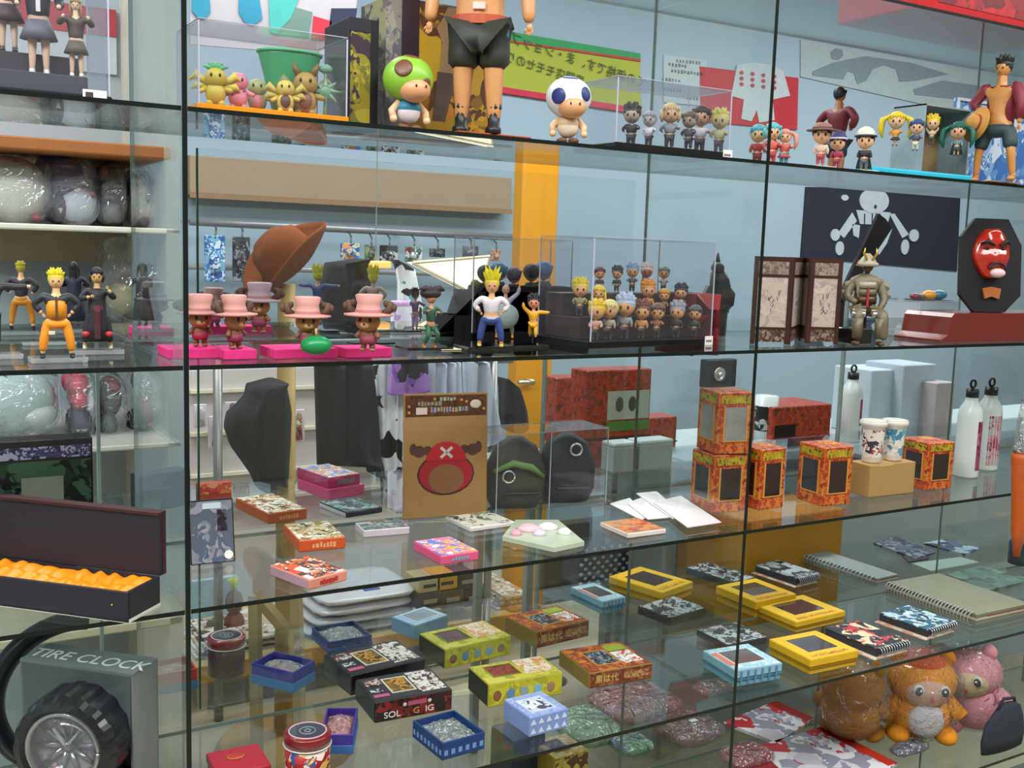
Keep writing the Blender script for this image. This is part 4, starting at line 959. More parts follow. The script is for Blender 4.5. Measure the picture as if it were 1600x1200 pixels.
# --- two tall picture boxes
def picbox(px0, px1, y, pyt, d, label, sidemat, frontmat, rz=0):
    P = onA(px0, y); w = onA(px1, y).x - P.x; h = hgt(P, pyt)
    r = E('picture_box', P, label, 'box', rz)
    MB().box(0, w, 0, d, 0, h, bev=.001).obj('carton', sidemat, r)
    MB().box(.003, w - .003, -.0005, 0, .003, h - .003).obj('front_print', frontmat, r)
    return r, w, h
r_, w_, h_ = picbox(543, 590, 1.49, 26, .10, 'narrow black box with a yellow picture front left of the large picture box', M('#15131a', .4), PR(('#8a7c22', '#a1932f', '#6e6a2c', '#3b2c38', '#9a8838'), 28, key=6))
MB().box(w_ * .72, w_ - .001, -.0012, -.0005, 0, h_).obj('black_edge', M('#0d0b14', .4), r_); MB().box(0, w_ * .72, -.0012, -.0005, h_ * .88, h_).obj('black_top_band', M('#22222a', .4), r_)
r_, w_, h_ = picbox(600, 764, 1.525, -8, .10, 'large box with a flame-coloured picture behind the tall toy figure', PR(('#6e6a5c', '#8a8478', '#4a3f44', '#9c9468'), 16, key=3), PR(('#a8862c', '#c29a2c', '#8a6426', '#5c3c22', '#c07a24', '#3c2a1c'), 18, dist=.9, key=9))
MB().box(0, w_ * .14, -.0013, -.0006, 0.002, h_).obj('grey_side_panel', PR(('#85807a', '#6a6470', '#9a9488'), 26, key=4), r_)
MB().box(w_ * .14, w_ * .30, -.0013, -.0006, h_ * .55, h_).obj('dark_top_patch', M('#30232c', .4), r_)
# painted standing person on the box front (plain silhouette)
m = MB(); RX = Matrix.Translation((0, -.0007, 0)) @ Matrix.Rotation(PI / 2, 4, 'X')
U_ = lambda a, b: (w_ * a, h_ * b)
m.prism([U_(.50, .50), U_(.52, .72), U_(.46, .82), U_(.52, .9), U_(.56, .98), U_(.66, .98), U_(.70, .88), U_(.78, .8), U_(.74, .66), U_(.72, .5)], 0, .0008, RX)
m.obj('figure_print', M('#9c7f5c', .5), r_)
m = MB(); m.prism([U_(.44, .14), U_(.46, .3), U_(.48, .5), U_(.73, .5), U_(.78, .3), U_(.82, .16), U_(.70, .14), U_(.62, .36), U_(.56, .14)], 0, .0008, RX); m.obj('figure_print', M('#54443e', .5), r_)
# --- mushroom-capped dolls
def capdoll(P, h, label, capc, dots, vest, skirtc, turn=0):
    r = E('mushroom_cap_doll', P, label, 'figurine', fc(P) + turn, None, h)
    MB().ell((0, .02, .70), (.35, .34, .31), 24, 14).obj('round_cap', M(capc, .35, var=.04), r, True)
    hd = MB().ell((.03, -.16, .54), (.22, .21, .17), 16, 10).obj('face', M('#dda274', .4, var=.04), r, True)
    for s_ in (-1, 1): MB().ell((.05 + s_ * .07, -.36, .57), (.014, .012, .022), 8, 6).obj('eye', M('#2a1a12', .3), hd, True)
    m = []
    for (a, e, q, c) in dots:
        d = Vector((math.sin(a) * math.cos(e), -math.cos(a) * math.cos(e), math.sin(e)))
        c0_ = Vector((d.x * .335, .02 + d.y * .325, .70 + d.z * .295)); rot = d.to_track_quat('Z', 'Y').to_matrix()
        MB().ell(c0_, (q, q, .022), 18, 6, rot=rot).obj('cap_dot', M(c, .4, var=.03), r, True)
    MB().ell((0, 0, .26), (.17, .15, .17), 16, 10).obj('torso', M(skirtc, .45), r, True)
    MB().ell((0, 0, .31), (.175, .155, .12), 16, 10).obj('smock', M(vest, .5), r, True)
    for s_ in (-1, 1):
        MB().tube([(s_ * .13, 0, .38), (s_ * .24, -.02, .26), (s_ * .24, -.08, .17)], [.05, .055, .05], 8).ell((s_ * .24, -.09, .15), .055, 8, 6).obj('arm', M('#e8bd94', .4), r, True)
        MB().ell((s_ * .09, -.04, .05), (.085, .11, .05), 12, 8).obj('shoe', M('#6b4630', .5), r, True)
    return r
P = onA(637, 1.455); capdoll(P, hgt(P, 88), 'green mushroom-capped doll with a brown dot in a blue and white vest', '#8cc03c', ((-.55, .35, .125, '#6e4326'), (.5, -.35, .1, '#6e4326'), (.2, 1.3, .11, '#7a4c2c')), '#2f7f9c', '#d9cfd4', .35)
P = onA(886, 1.43); capdoll(P, hgt(P, 121), 'white mushroom-capped doll with navy blue dots standing alone', '#e6ecee', ((-.62, -.05, .12, '#2c3878'), (.75, .12, .11, '#2c3878'), (.1, 1.35, .13, '#3c4a86'), (2.6, .1, .12, '#2c3878')), '#d8bd98', '#e6d3b8', .15)
# --- tall figure in dark shorts and boots (head above the frame)
P = onA(745, 1.44)
toy(P, .345, 'tall bare-chested toy figure in dark shorts and black boots on the upper shelf', skin_c='#cf9460', hair='#1c1a1a', style='short', top=None, bottom='#2c3028', shorts=True, shoe=None, arms='down', legs='stand', hf=.135, hands=True, belt='#b5502c', stout=1.25, turn=-.1)
r_ = bpy.context.scene.objects[-1] if False else None
tf = [o for o in C.objects if o.get('label', '').startswith('tall bare-chested')][0]
Bq = 1 - .135 * 1.02
for s_ in (-1, 1):
    lxx = .05 * Bq * 1.25 * 1.12 * 1.2
    MB().loft([(s_ * lxx, -.02, 0, .035, .06), (s_ * lxx, -.02, .025, .035, .06), (s_ * lxx, 0, .04, .026, .034), (s_ * lxx, 0, .10, .028, .032), (s_ * lxx, 0, .112, .034, .036), (s_ * lxx, 0, .13, .034, .036)], 14).obj('boot', M('#1d1c20', .4), tf, True)
MB().box(.06, .13, -.05, .03, .40, .46, bev=.01).obj('blue_pouch', M('#2a6f86', .5), tf)
MB().box(-.025, .03, -.08, -.07, .515, .545, bev=.002).obj('belt_buckle', M('#d9c2b8', .4), tf)
plate(onA(757, 1.44), .125, .07, .0030, 'thin red-brown base under the tall booted figure', M('#a5502c', .4)).location.z -= .0
tf.location.z += .0034
# --- case with small black and white figures
A_ = onA(996, 1.435); w_ = onA(1154, 1.425).x - A_.x; ang = 0
cs, *_ = mkcase('display_case', A_ + Vector((-.045, 0, 0)), 0, w_ + .03, .115, hgt(onA(1150, 1.43), 145), 'clear case of black and white ink-coloured figures with black base', '#121117', .012, tag=.985)
for (px, y, t, hr, tp, sk, lab, sty) in ((985, 1.51, 165, '#1c1c20', '#15151a', '#b5a593', 'small black spiky figure at left end of the black based case', 'spiky'), (1013, 1.47, 175, '#8a8a94', '#cfd0dc', '#b0a8a0', 'grey-haired white coated figure second in the black based case', 'short'), (1045, 1.475, 163, '#c2a878', '#7c7f86', '#d0a67c', 'fair-haired grey clothed figure in the middle of the black based case', 'bob'),
                                  (1075, 1.465, 175, '#5c4e48', '#3c3c46', '#a58f80', 'brown haired dark coated figure in the black based case', 'smooth'), (1092, 1.50, 167, '#2c2420', '#d0d0da', '#c49a78', 'dark-haired figure in white second from right of the case', 'smooth'), (1122, 1.475, 174, '#c9c05c', '#b5b07c', '#c2b07c', 'pale yellow haired figure at right end of the black based case', 'spiky')):
    figStep(px, y, .0062, t, lab, skin_c=sk, hair=hr, style=sty, top=tp, bottom='#2b2b33', hf=.42, arms='out', turn=rnd.uniform(-.4, .4))
# --- loose little figures right of the case
def fA(px, y, t, lab, **k): figA(px, y, t, lab, **k)
fA(1182, 1.50, 196, 'tiny blue-haired figure in red beside the case corner', hair='#4f9cae', style='smooth', top='#b53a3a', bottom='#8f2c35', hf=.42, arms='down')
fA(1204, 1.46, 193, 'small teal-capped figure in coral red near the second upright', hair='#5ab0b8', style='bob', top='#c9594a', bottom='#a53c3c', hf=.4, arms='out', turn=.3)
fA(1224, 1.45, 203, 'little figure in coral coat just right of the second upright', hair='#cf8a78', style='tails', top='#c45a52', bottom='#4f7f8c', hf=.36, arms='out', skirt='#b54a4a')
P = onA(1213, 1.455); plate(P, .05, .035, .0025, 'small cream base between the coral coated figures', M('#e6dcd0', .5)); 
def strawhat(c, crown=None):
    def f(r, hc, H, hw):
        hb = MB().loft([(0, .0, hc + H * .18, hw * 1.75, hw * 1.75), (0, 0, hc + H * .22, hw * 1.78, hw * 1.78), (0, 0, hc + H * .27, hw * 1.1, hw * 1.1), (0, 0, hc + H * .48, hw * 1.0, hw * 1.0), (0, 0, hc + H * .6, hw * .6, hw * .6)], 22).obj('hat', M(c, .6, var=.2), r, True)
        MB().loft([(0, 0, hc + H * .27, hw * 1.13, hw * 1.13), (0, 0, hc + H * .36, hw * 1.1, hw * 1.1)], 22, cap=False).obj('hat_band', M(crown or '#7a2c2c', .6), hb)
    return f
def cone_hat(c, band):
    def f(r, hc, H, hw):
        hb = MB().loft([(0, 0, hc + H * .2, hw * 1.25, hw * 1.25), (0, 0, hc + H * .3, hw * 1.2, hw * 1.2), (0, 0, hc + H * .62, hw * .8, hw * .8), (0, 0, hc + H * .75, hw * .3, hw * .3)], 18).obj('hat', M(c, .6), r, True)
        MB().loft([(0, 0, hc + H * .18, hw * 1.3, hw * 1.3), (0, 0, hc + H * .27, hw * 1.3, hw * 1.3)], 18).obj('hat_band', M(band, .6), hb, True)
    return f
for (px, y, t, lab, kw, bw) in ((1281, 1.435, 195, 'chubby figure with round brown hat and white open shirt on a cream base', dict(hair='#2a1c1c', style='smooth', top='#d5b5a4', bottom='#a8484c', hat=strawhat('#8a6458', '#5c3a3a')), .05),
                              (1306, 1.462, 210, 'chubby pink figure with navy and white cap', dict(hair='#3a2a58', style='smooth', top='#b5405c', bottom='#a33c58', hat=cone_hat('#2c2c5a', '#d5d0dc')), .035),
                              (1349, 1.435, 205, 'chubby dark figure with white cap and black spotted coat', dict(hair='#2a2a30', style='smooth', top='#26272c', bottom='#5a6068', hat=cone_hat('#c9cdb8', '#3a3c40'), cape='#23262c'), .05)):
    P = onA(px, y); plate(P, bw, .035, .0032, 'cream base plate under ' + ' '.join(lab.split()[:3]), M('#d8d4c4', .5)); figA(px, y, t, lab, z=ZA + .0034, hf=.46, arms='down', **kw)
# --- framed sky picture, small open case, turquoise cloth, chibi figures
P = onA(1484, 1.56); w_ = onA(1604, 1.56).x - P.x; h_ = hgt(onA(1484, 1.56), 152)
fr_ = E('framed_sky_picture', P, 'white framed sheet with a blue cloudy sky picture behind the big red-shirted figure', 'picture')
MB().box(0, w_, 0, .008, 0, h_).obj('sky_print', PR(('#3f6cae', '#5f8ac4', '#7fa3cf', '#c4d0de', '#4a7ab8', '#a5b8d4'), 16, dist=1.2, key=12), fr_)
m = MB(); q = .006; m.box(0, q, -.004, -.0005, 0, h_); m.box(w_ - q, w_, -.004, -.0005, 0, h_); m.box(q, w_ - q, -.004, -.0005, h_ - q, h_); m.obj('white_frame', M('#d5dce6', .4), fr_)
P = onA(1406, 1.555); w_ = onA(1478, 1.555).x - P.x; h_ = hgt(onA(1410, 1.555), 166)
bx_ = E('window_carton', P, 'pale open-fronted carton with tan back behind the navy-haired chubby figure', 'box')
MB().box(0, .004, -.05, .03, 0, h_).box(w_ - .004, w_, -.05, .03, 0, h_).box(0, w_, -.05, .03, h_ - .003, h_).box(0, w_, -.05, .03, 0, .002).obj('shell', M('#93a8b0', .4), bx_)
MB().box(.004, w_ - .004, .026, .029, .002, h_ - .003).obj('tan_back', PR(('#a58a5c', '#8f7c58', '#3f5c84', '#9a8a6a'), 20, key=2), bx_)
P = onA(1365, 1.425); w_ = onA(1519, 1.425).x - P.x
tq = MB().box(0, w_, 0, .055, .0005, .012, bev=.003).obj('turquoise_display_block', M('#1fb3cc', .5, var=.1, scale=15), None, loc=P); T(tq, 'flat turquoise block under the doll row at upper right', 'display block')
zt = ZA + .0126
def figT(px, y, t, lab, **k): P = pxy(px, y, zt); toy(P, hgt(P, t), lab, **k)
# the three big-headed dolls stand on clear posts, so their heads ride higher
def posted(px, y, pyt, pyf, lab, **k):
    P = pxy(px, y, zt if y < 1.475 else ZA); lift_ = hgt(P, pyf); tot = hgt(P, pyt)
    r = toy(P + Vector((0, 0, lift_)), tot - lift_, lab, **k)
    s_ = r.scale[0]
    MB().tube([(0, .12, -lift_ / s_ + .002), (0, .12, .3)], .02, 6).obj('clear_post', ACR, r)
    MB().loft([(0, .12, -lift_ / s_ + .003, .3, .22), (0, .12, -lift_ / s_ + .03, .3, .22)], 16).obj('clear_foot', ACR, r)
    return r
posted(1394, 1.49, 176, 228, 'yellow-haired big-headed doll with white bow on a clear post', hair='#d8b822', style='tails', top='#d8902c', bottom=None, skirt='#3a3330', hf=.5, arms='out', skin_c='#e0b48c')
posted(1427, 1.455, 187, 236, 'navy-haired big-headed doll in dark coat in front of the pale carton', hair='#3a4670', style='short', top='#3a4258', bottom='#c9c5ae', hf=.48, arms='out', skin_c='#dcae8a')
posted(1450, 1.50, 182, 226, 'yellow-haired doll leaning behind the navy-haired doll', hair='#d8b81c', style='spiky', top='#b5a584', bottom='#5a5648', hf=.48, arms='up', skin_c='#dcae8a')
posted(1491, 1.455, 192, 244, 'dark green twin-tailed doll in grey dress on the turquoise block', hair='#0f5a4c', style='tails', top='#5c7c80', bottom=None, skirt='#24443f', cape='#0f4a40', hf=.5, arms='hold', skin_c='#dba07c')
# --- big figure with open red shirt, hat hung at his back
P = onA(1552, 1.42)
bg = toy(P, hgt(P, 93), 'large black-haired figure in an open red shirt holding a straw hat', skin_c='#c98c4c', hair='#15181c', style='spiky', top='#7c2230', barechest=True, bottom='#2c4244', shorts=True, shoe='#b98450', arms=('hips', 'down'), legs='wide', hf=.155, hands=True, stout=1.05, turn=-.5)
m = MB(); m.loft([(0, 0, 0, .15, .15), (0, 0, .012, .15, .15), (0, 0, .02, .08, .08), (0, 0, .07, .07, .07), (0, 0, .09, .04, .04)], 26)
sh = m.obj('straw_hat', M('#b98438', .7, var=.2, scale=40), bg, True); sh.location = (-.14, -.08, .47); sh.rotation_euler = (math.radians(75), 0, math.radians(-25))
MB().loft([(0, 0, .022, .083, .083), (0, 0, .042, .08, .08)], 24, cap=False).obj('hat_band', M('#8a3a2c', .7), sh)
plate(P + Vector((.0, 0, -.0)), .10, .06, .0022, 'thin wooden base under the large red-shirted figure', M('#a5733c', .5)); bg.location.z += .0026
# --- reflection of the red-shirted figure in the rear glass, modelled as a second figure
P = onA(1303, 1.70)
toy(P, hgt(P, 137), 'mirror image of the red-shirted figure, modelled as a smaller turned-away toy', skin_c='#a8744a', hair='#1a1c22', style='short', top='#6e1c28', bottom='#283038', shorts=True, shoe='#8a6440', arms=('hips', 'hips'), legs='stand', hf=.15, turn=2.4, stout=1.15)
# --- red box on the highest shelf
P = pxy(1432, 1.42, ZZ); rb_ = E('red_gift_box', P, 'glossy red box on the topmost shelf at the upper right', 'box')
MB().box(0, .5, 0, .2, 0.0005, .16, bev=.004).obj('carton', M('#c01018', .25, coat=.6), rb_)
MB().box(.06, .5, -.001, 0, .02, .08).obj('dark_print', PR(('#8a0c12', '#a81018', '#6e0c10', '#c01018'), 14, key=2), rb_)
# ================================================================== second shelf row (shelf B)
def figB(px, pyf, pyt, label, z=ZB, **k):
    P = onz(px, pyf, z); return toy(P, hgt(P, pyt), label, **k)
ACB = GL((.93, .95, .96), 1.45, .05, .25, 'acrylic', (.7, .74, .76))
def slabB(px0, px1, py, label, mat, t, d=.03, z=ZB, name='base_plate', cat='base', bev=.001, group=None):
    a = onz(px0, py, z); b = onz(px1, py, z); b = pxy(px1, a.y, z)
    o = MB().box(0, b.x - a.x, 0, d, .0004, t, bev=bev).obj(name, mat, None, loc=a); T(o, label, cat, group); return o, a, b.x - a.x
# left bay: clear stands
slabB(48, 138, 569, 'clear acrylic base under the orange and black ninja figure', ACB, .007, .035)
slabB(113, 195, 556, 'clear acrylic base under the long-coated figure', ACB, .007, .035)
slabB(-30, 37, 563, 'clear acrylic base cut off at the left photo edge', ACB, .007, .035)
slabB(0, 62, 525, 'rear clear base under the yellow-haired mirror image', ACB, .006, .03)
slabB(75, 150, 522, 'rear clear base under the dark robed mirror image', ACB, .006, .03)
slabB(36, 120, 541, 'middle clear base between the front and rear figures', ACB, .005, .02)
zb = ZB + .0074
ZJ = '#d98a1c'
f_ = figB(90, 560, 424, 'blond figure in black and orange tracksuit, hands on hips, on clear base', z=zb, hair='#d3bf20', style='spiky', top='#20242c', bottom='#e08c18', shoe='#1d1f24', arms='hips', legs='wide', hf=.20, hands=True, skin_c='#dcae7c', stout=1.15)
MB().loft([(0, -.008, .47, .108, .094), (0, -.008, .58, .112, .10), (0, -.008, .66, .108, .096), (0, -.004, .675, .08, .07)], 16).obj('orange_front', M('#e0901c', .5), f_, True)
MB().box(-.012, .012, -.118, -.09, .46, .72, bev=.004).obj('zip_strip', M('#5c3a2a', .5), f_)
MB().box(-.09, -.02, -.07, -.04, .28, .32, bev=.004).obj('leg_wrap', M('#d5c9b0', .6), f_)
f_ = figB(153, 546, 419, 'black-haired figure in a long black coat holding a hand to the chin', z=zb, hair='#15131c', style='bob', top='#17171f', bottom='#17171f', coat='#16161e', shoe='#cfc4b0', arms=('cross', 'chin'), legs='wide', hf=.19, hands=True, skin_c='#c9a06c', stout=1.0)
MB().box(-.035, .035, -.195, -.06, .14, .50, Matrix.Identity(4), bev=.01).obj('maroon_lining', M('#4a1820', .6), f_)
MB().loft([(0, 0, .50, .098, .085), (0, 0, .55, .096, .083)], 14).obj('sash', M('#6a2a34', .6), f_)
for s_ in (-1, 1): MB().ell((s_ * .13, -.10, .20), (.05, .03, .035), 10, 7).obj('red_patch', M('#b8303a', .5), f_, True)
figB(35, 516, 411, 'mirror image of the blond orange and black figure, modelled as a back-turned toy', z=ZB + .0064, hair='#b5a82c', style='spiky', top='#23252c', bottom='#c9801c', shoe='#1a1a20', arms='hips', legs='wide', hf=.15, turn=2.9, belt='#c9801c')  # this and the next: reflections in the rear glass, modelled as solid figures
f_ = figB(117, 512, 410, 'mirror image of the dark robed figure with raised elbow, modelled at the rear', z=ZB + .0064, hair='#101018', style='long', top='#151a2c', bottom='#151a2c', coat='#161c34', shoe='#707478', arms='cross', legs='stand', hf=.16, turn=2.9)
figB(-12, 549, 415, 'dark figure mostly outside the left photo edge', z=zb, hair='#1a1a20', style='short', top='#2a2220', bottom='#1c1c22', arms=('hips', 'out'), hf=.15)
# pink foam blocks and pink-hatted animal dolls
PK = M('#e0307f', .95, var=.22, scale=90)
def foam(px0, px1, py, d, label, t=.014):
    o, a, w = slabB(px0, px1, py, label, PK, t, d, name='foam_block', cat='foam block', bev=.001, group=None); return a.y, w
fo = [(264, 346, 562, .075, 'front pink foam block just right of the dark glass upright'), (350, 402, 563, .07, 'second front pink foam block beside the upright'), (325, 425, 523, .05, 'rear pink foam block behind the pink-hatted dolls'),
      (430, 528, 562, .075, 'pink foam block under the doll with the green ball'), (541, 613, 560, .055, 'small pink foam block under the right-hand pink-hatted doll'), (212, 272, 526, .06, 'pink foam block seen through the glass left of the upright')]
for a in fo: foam(*a)
def hatdoll(px, pyf, pyt, label, hatc='#c98f86', fur='#8a5f44', shorts='#8a2c4a', turn=0, antl=True, z=ZB + .0145, faded=False, ball=False):
    P = onz(px, pyf, z); h = hgt(P, pyt)
    r = E('hatted_animal_doll', P, label, 'figurine', fc(P) + turn, 'pink-hatted animal dolls' if False else None, h)
    FU = M(fur, .6, var=.15)
    MB().ell((0, 0, .26), (.13, .11, .13), 14, 9).tube([(-.06, 0, .18), (-.08, -.01, .04)], [.06, .045], 8).tube([(.06, 0, .18), (.08, -.01, .04)], [.06, .045], 8).ell((-.08, -.03, .03), (.055, .07, .03)).ell((.08, -.03, .03), (.055, .07, .03)) \
        .tube([(-.11, 0, .33), (-.2, -.05, .24)], [.045, .04], 8).tube([(.11, 0, .33), (.2, -.05, .24)], [.045, .04], 8).obj('body', FU, r, True)
    hd = MB().ell((0, -.03, .50), (.21, .19, .17), 16, 10).obj('head', M('#a8744a', .6, var=.1), r, True)
    MB().ell((0, -.19, .45), (.09, .06, .06), 10, 7).obj('muzzle', M('#c99a68', .6), hd, True)
    for s_ in (-1, 1): MB().ell((s_ * .085, -.195, .53), (.028, .02, .04), 8, 6).obj('eye', M('#120e0c', .2), hd, True)
    MB().ell((0, -.25, .47), (.022, .02, .018), 8, 6).obj('nose', M('#2c3c5a', .4), hd, True)
    MB().loft([(0, 0, .13, .135, .115), (0, 0, .19, .15, .13), (0, 0, .27, .14, .12)], 14).obj('shorts', M(shorts, .6), r, True)
    ht = MB().loft([(0, .0, .585, .36, .33), (0, 0, .60, .41, .37), (0, 0, .625, .41, .37), (0, 0, .65, .22, .2), (0, .02, .80, .20, .18), (0, .03, .93, .235, .21), (0, .03, .95, .2, .18)], 24).obj('top_hat', M(hatc, .6, var=.1), r, True)
    MB().loft([(0, 0, .65, .228, .208), (0, 0, .70, .222, .202)], 24, cap=False).obj('hat_band', M('#b87a78', .6), ht)
    for s_ in (-1, 1):
        MB().tube([(s_ * .22, .05, .62), (s_ * .34, .06, .70), (s_ * .36, .06, .84)], [.05, .07, .05], 8).ell((s_ * .42, .06, .74), (.05, .04, .07)).ell((s_ * .28, .06, .8), (.05, .04, .06)).obj('brown_ear_tuft', M('#5c4232', .7, var=.2), r, True)
    if ball:
        b = MB().ell((.12, -.32, .13), (.27, .22, .17), 18, 10).obj('green_ball', M('#0f8a4a', .35, var=.1), r, True)
        MB().tube([(.12, -.34, .28), (.11, -.36, .42)], [.03, .02], 6).obj('ball_stem', M('#c99a68', .5), b, True)
    return r
hatdoll(367, 545, 456, 'pink-hatted brown doll with wide brim turned sideways, second from the upright', turn=.7)
hatdoll(313, 541, 455, 'pink-hatted brown doll right beside the dark glass upright', shorts='#a02c40', turn=.1)
hatdoll(335, 512, 446, 'darker hatted doll at the back between two pink hats', hatc='#b58a86', fur='#6b4a38', turn=2.8)
hatdoll(405, 520, 437, 'pale pink-hatted doll at the rear with a small card', hatc='#b59aa5', turn=-.2)
hatdoll(480, 548, 459, 'pink-hatted doll sitting behind a green ball', turn=.1, ball=True)
hatdoll(575, 549, 455, 'pink-hatted doll in maroon shorts, tilted hat, right end of the doll row', turn=-.3, shorts='#8a3848')
hatdoll(243, 516, 436, 'dim brown doll with pale grey hat behind the glass partition', hatc='#a59a94', fur='#553a2c', shorts='#6b2c34', turn=1.2)
# fighters on dark bases
BB = M('#120f12', .15, coat=1)
slabB(637, 709, 549, 'black round-edged base under the green-clad crouching fighter', BB, .005, .05)
slabB(732, 800, 548, 'black base under the spiky blond fighter in white and blue', BB, .006, .055)
slabB(802, 858, 545, 'black base under the small child fighter in orange', BB, .005, .045)
zf = ZB + .0064
f_ = figB(672, 544, 452, 'dark spiky-haired fighter in green crouching forward on black base', z=zf, hair='#2a1c20', style='spiky', top='#2c5440', bottom='#1f5a38', shoe='#b5702c', arms=('fwd', 'cross'), legs='crouch', hf=.24, stout=1.0, hands=True, skin_c='#c08a6c', turn=.5)
MB().ell((0, .03, .93), (.19, .17, .10), 10, 7).tube([(0, 0, .95), (.16, 0, 1.02), (.26, 0, .98)], [.09, .07, .01], 6).tube([(0, 0, .95), (-.14, 0, 1.02), (-.22, 0, 1.0)], [.09, .06, .01], 6).obj('hair_bulk', M('#2a1c22', .6), f_, True)
f_ = figB(766, 542, 432, 'spiky blond fighter in white top and blue trousers, arm raised', z=zf, hair='#c9b820', style='flame', top='#d3c9cf', bottom='#2a3f7a', shoe='#c9a85c', arms='hips', legs='wide', hf=.24, stout=1.25, hands=True, skin_c='#cf9a6c', belt='#c9c0c8')
f_ = figB(788, 528, 445, 'bald fighter in lilac raising one arm behind the blond fighter', z=ZB + .001, hair='#b5a0a0', style='bald', top='#a89ab5', bottom='#8f9a9c', shoe='#e0921c', arms=('down', 'up'), legs='wide', hf=.18, skin_c='#c79a80')
MB().ell((.0, -.12, .42), (.26, .2, .24), 18, 12).obj('grey_round_belly', M('#8a9a96', .5), f_, True)
f_ = figB(832, 537, 470, 'small child fighter in orange leaping with arm stretched right', z=zf, hair='#1a1a20', style='spiky', top='#e0a01c', bottom='#dca018', shoe=None, arms=('up', 'out'), legs='stride', hf=.30, skin_c='#d98f6c', lift=.12, stout=.8)
MB().tube([(0, 0, -.0), (0, .02, .45)], .02, 6).obj('support_post', BB, f_)
f_ = figB(582, 516, 424, 'modelled mirror image of a yellow flame-haired fighter behind the right-hand pink-hatted doll', z=ZB + .0045, hair='#c2b41c', style='flame', top='#a88c84', bottom='#8f8a90', shoe='#5c5048', arms='hips', hf=.2, turn=3.0, skin_c='#b58f7c')  # rear fighters: reflections in the back glass, built as turned-away figures
f_ = figB(496, 508, 422, 'modelled mirror image of a flame-haired fighter in blue and white at the rear left', z=ZB + .0045, hair='#a8a420', style='flame', top='#2c3c6c', bottom='#2f5040', shoe='#5c5048', arms='out', hf=.2, turn=2.8, skin_c='#a8806c')
f_ = figB(648, 516, 452, 'modelled mirror image of a black-haired figure in purple behind the green fighter', z=ZB + .0045, hair='#17151c', style='spiky', top='#5c4a7a', bottom='#c2a0cf', shoe='#5c5048', arms='fwd', hf=.24, turn=2.6, skin_c='#b58f6c')
WP = M('#d8cfa8', .3)
for (a, b, y, l) in ((500, 532, 520, 'thin dark base below the mirrored rear left fighter'), (573, 612, 520, 'thin dark base behind the right-hand pink foam'), (618, 660, 520, 'thin dark base under the mirrored purple-clad figure'), (664, 699, 518, 'pale topped thin base behind the green fighter'),
                     (552, 618, 540, 'dark slab peeking out behind the small pink foam')):
    o, a_, w_ = slabB(a, b, y, l, BB, .004, .03)
o, a_, w_ = slabB(690, 722, 548, 'cream card lying on the glass beside the green fighter base', WP, .002, .04, name='cream_card', cat='card')
# acrylic case of small figures (left one, behind the fighters)
A0 = onz(707, 521, ZB); 
A1 = pxy(856, A0.y, ZB)
w_ = A1.x - A0.x; h_ = hgt(A0, 372); dp = min(.13, Y1 - A0.y - .008)
mkcase('display_case', A0, 0, w_, dp, h_, 'clear case behind the fighters with small figures on black steps', '#0d0b10', .008)
st = E('stepped_stand', A0 + Vector((.052, .012, .0084)), 'black stepped stand inside the case behind the fighters', 'stand')
DK = M('#0c0a10', .4)
MB().box(0, w_ - .056, 0, dp - .02, 0, .032, bev=.001).obj('lower_step', DK, st); MB().box(0, w_ - .056, dp * .4, dp - .02, .032, .056, bev=.001).obj('upper_step', DK, st)
def chib(px, y, z, pyt, label, hair, top, sty='short', sk='#dba07c', **k):
    P = pxy(px, y, z); k.setdefault('arms', rnd.choice(['hips', 'down', 'fwd', 'hold'])); return toy(P, max(.03, hgt(P, pyt)), label, hair=hair, top=top, style=sty, skin_c=sk, hf=k.pop('hf', .46), turn=k.pop('turn', rnd.uniform(-.5, .3)), **k)
ya = A0.y + .012 + dp * .55
for (px, t, hr, tp, lab) in ((742, 438, '#7f8440', '#2c2a24', 'olive-haired small doll first on the black step in the left case'), (757, 416, '#15181c', '#1d2024', 'black-haired small doll second on the black step'), (778, 412, '#2a6f96', '#24405c', 'blue-haired small doll third on the black step'),
                           (802, 419, '#463a50', '#2c2a34', 'purple-haired small doll in the middle of the black step'), (829, 414, '#17191d', '#3c4434', 'black-haired doll with yellow gloves on the black step'), (848, 410, '#4a7fae', '#2a3348', 'pale blue-haired doll at the right end of the black step')):
    chib(px, ya, ZB + .0084 + .0565, t, lab, hr, tp, bottom='#2a2a30', turn=2.9)
chib(738, A0.y + .03, ZB + .0084 + .0325, 462, 'small yellow-green doll low at the left of the black step', '#8a9038', '#6c7034', bottom='#5c5a34')
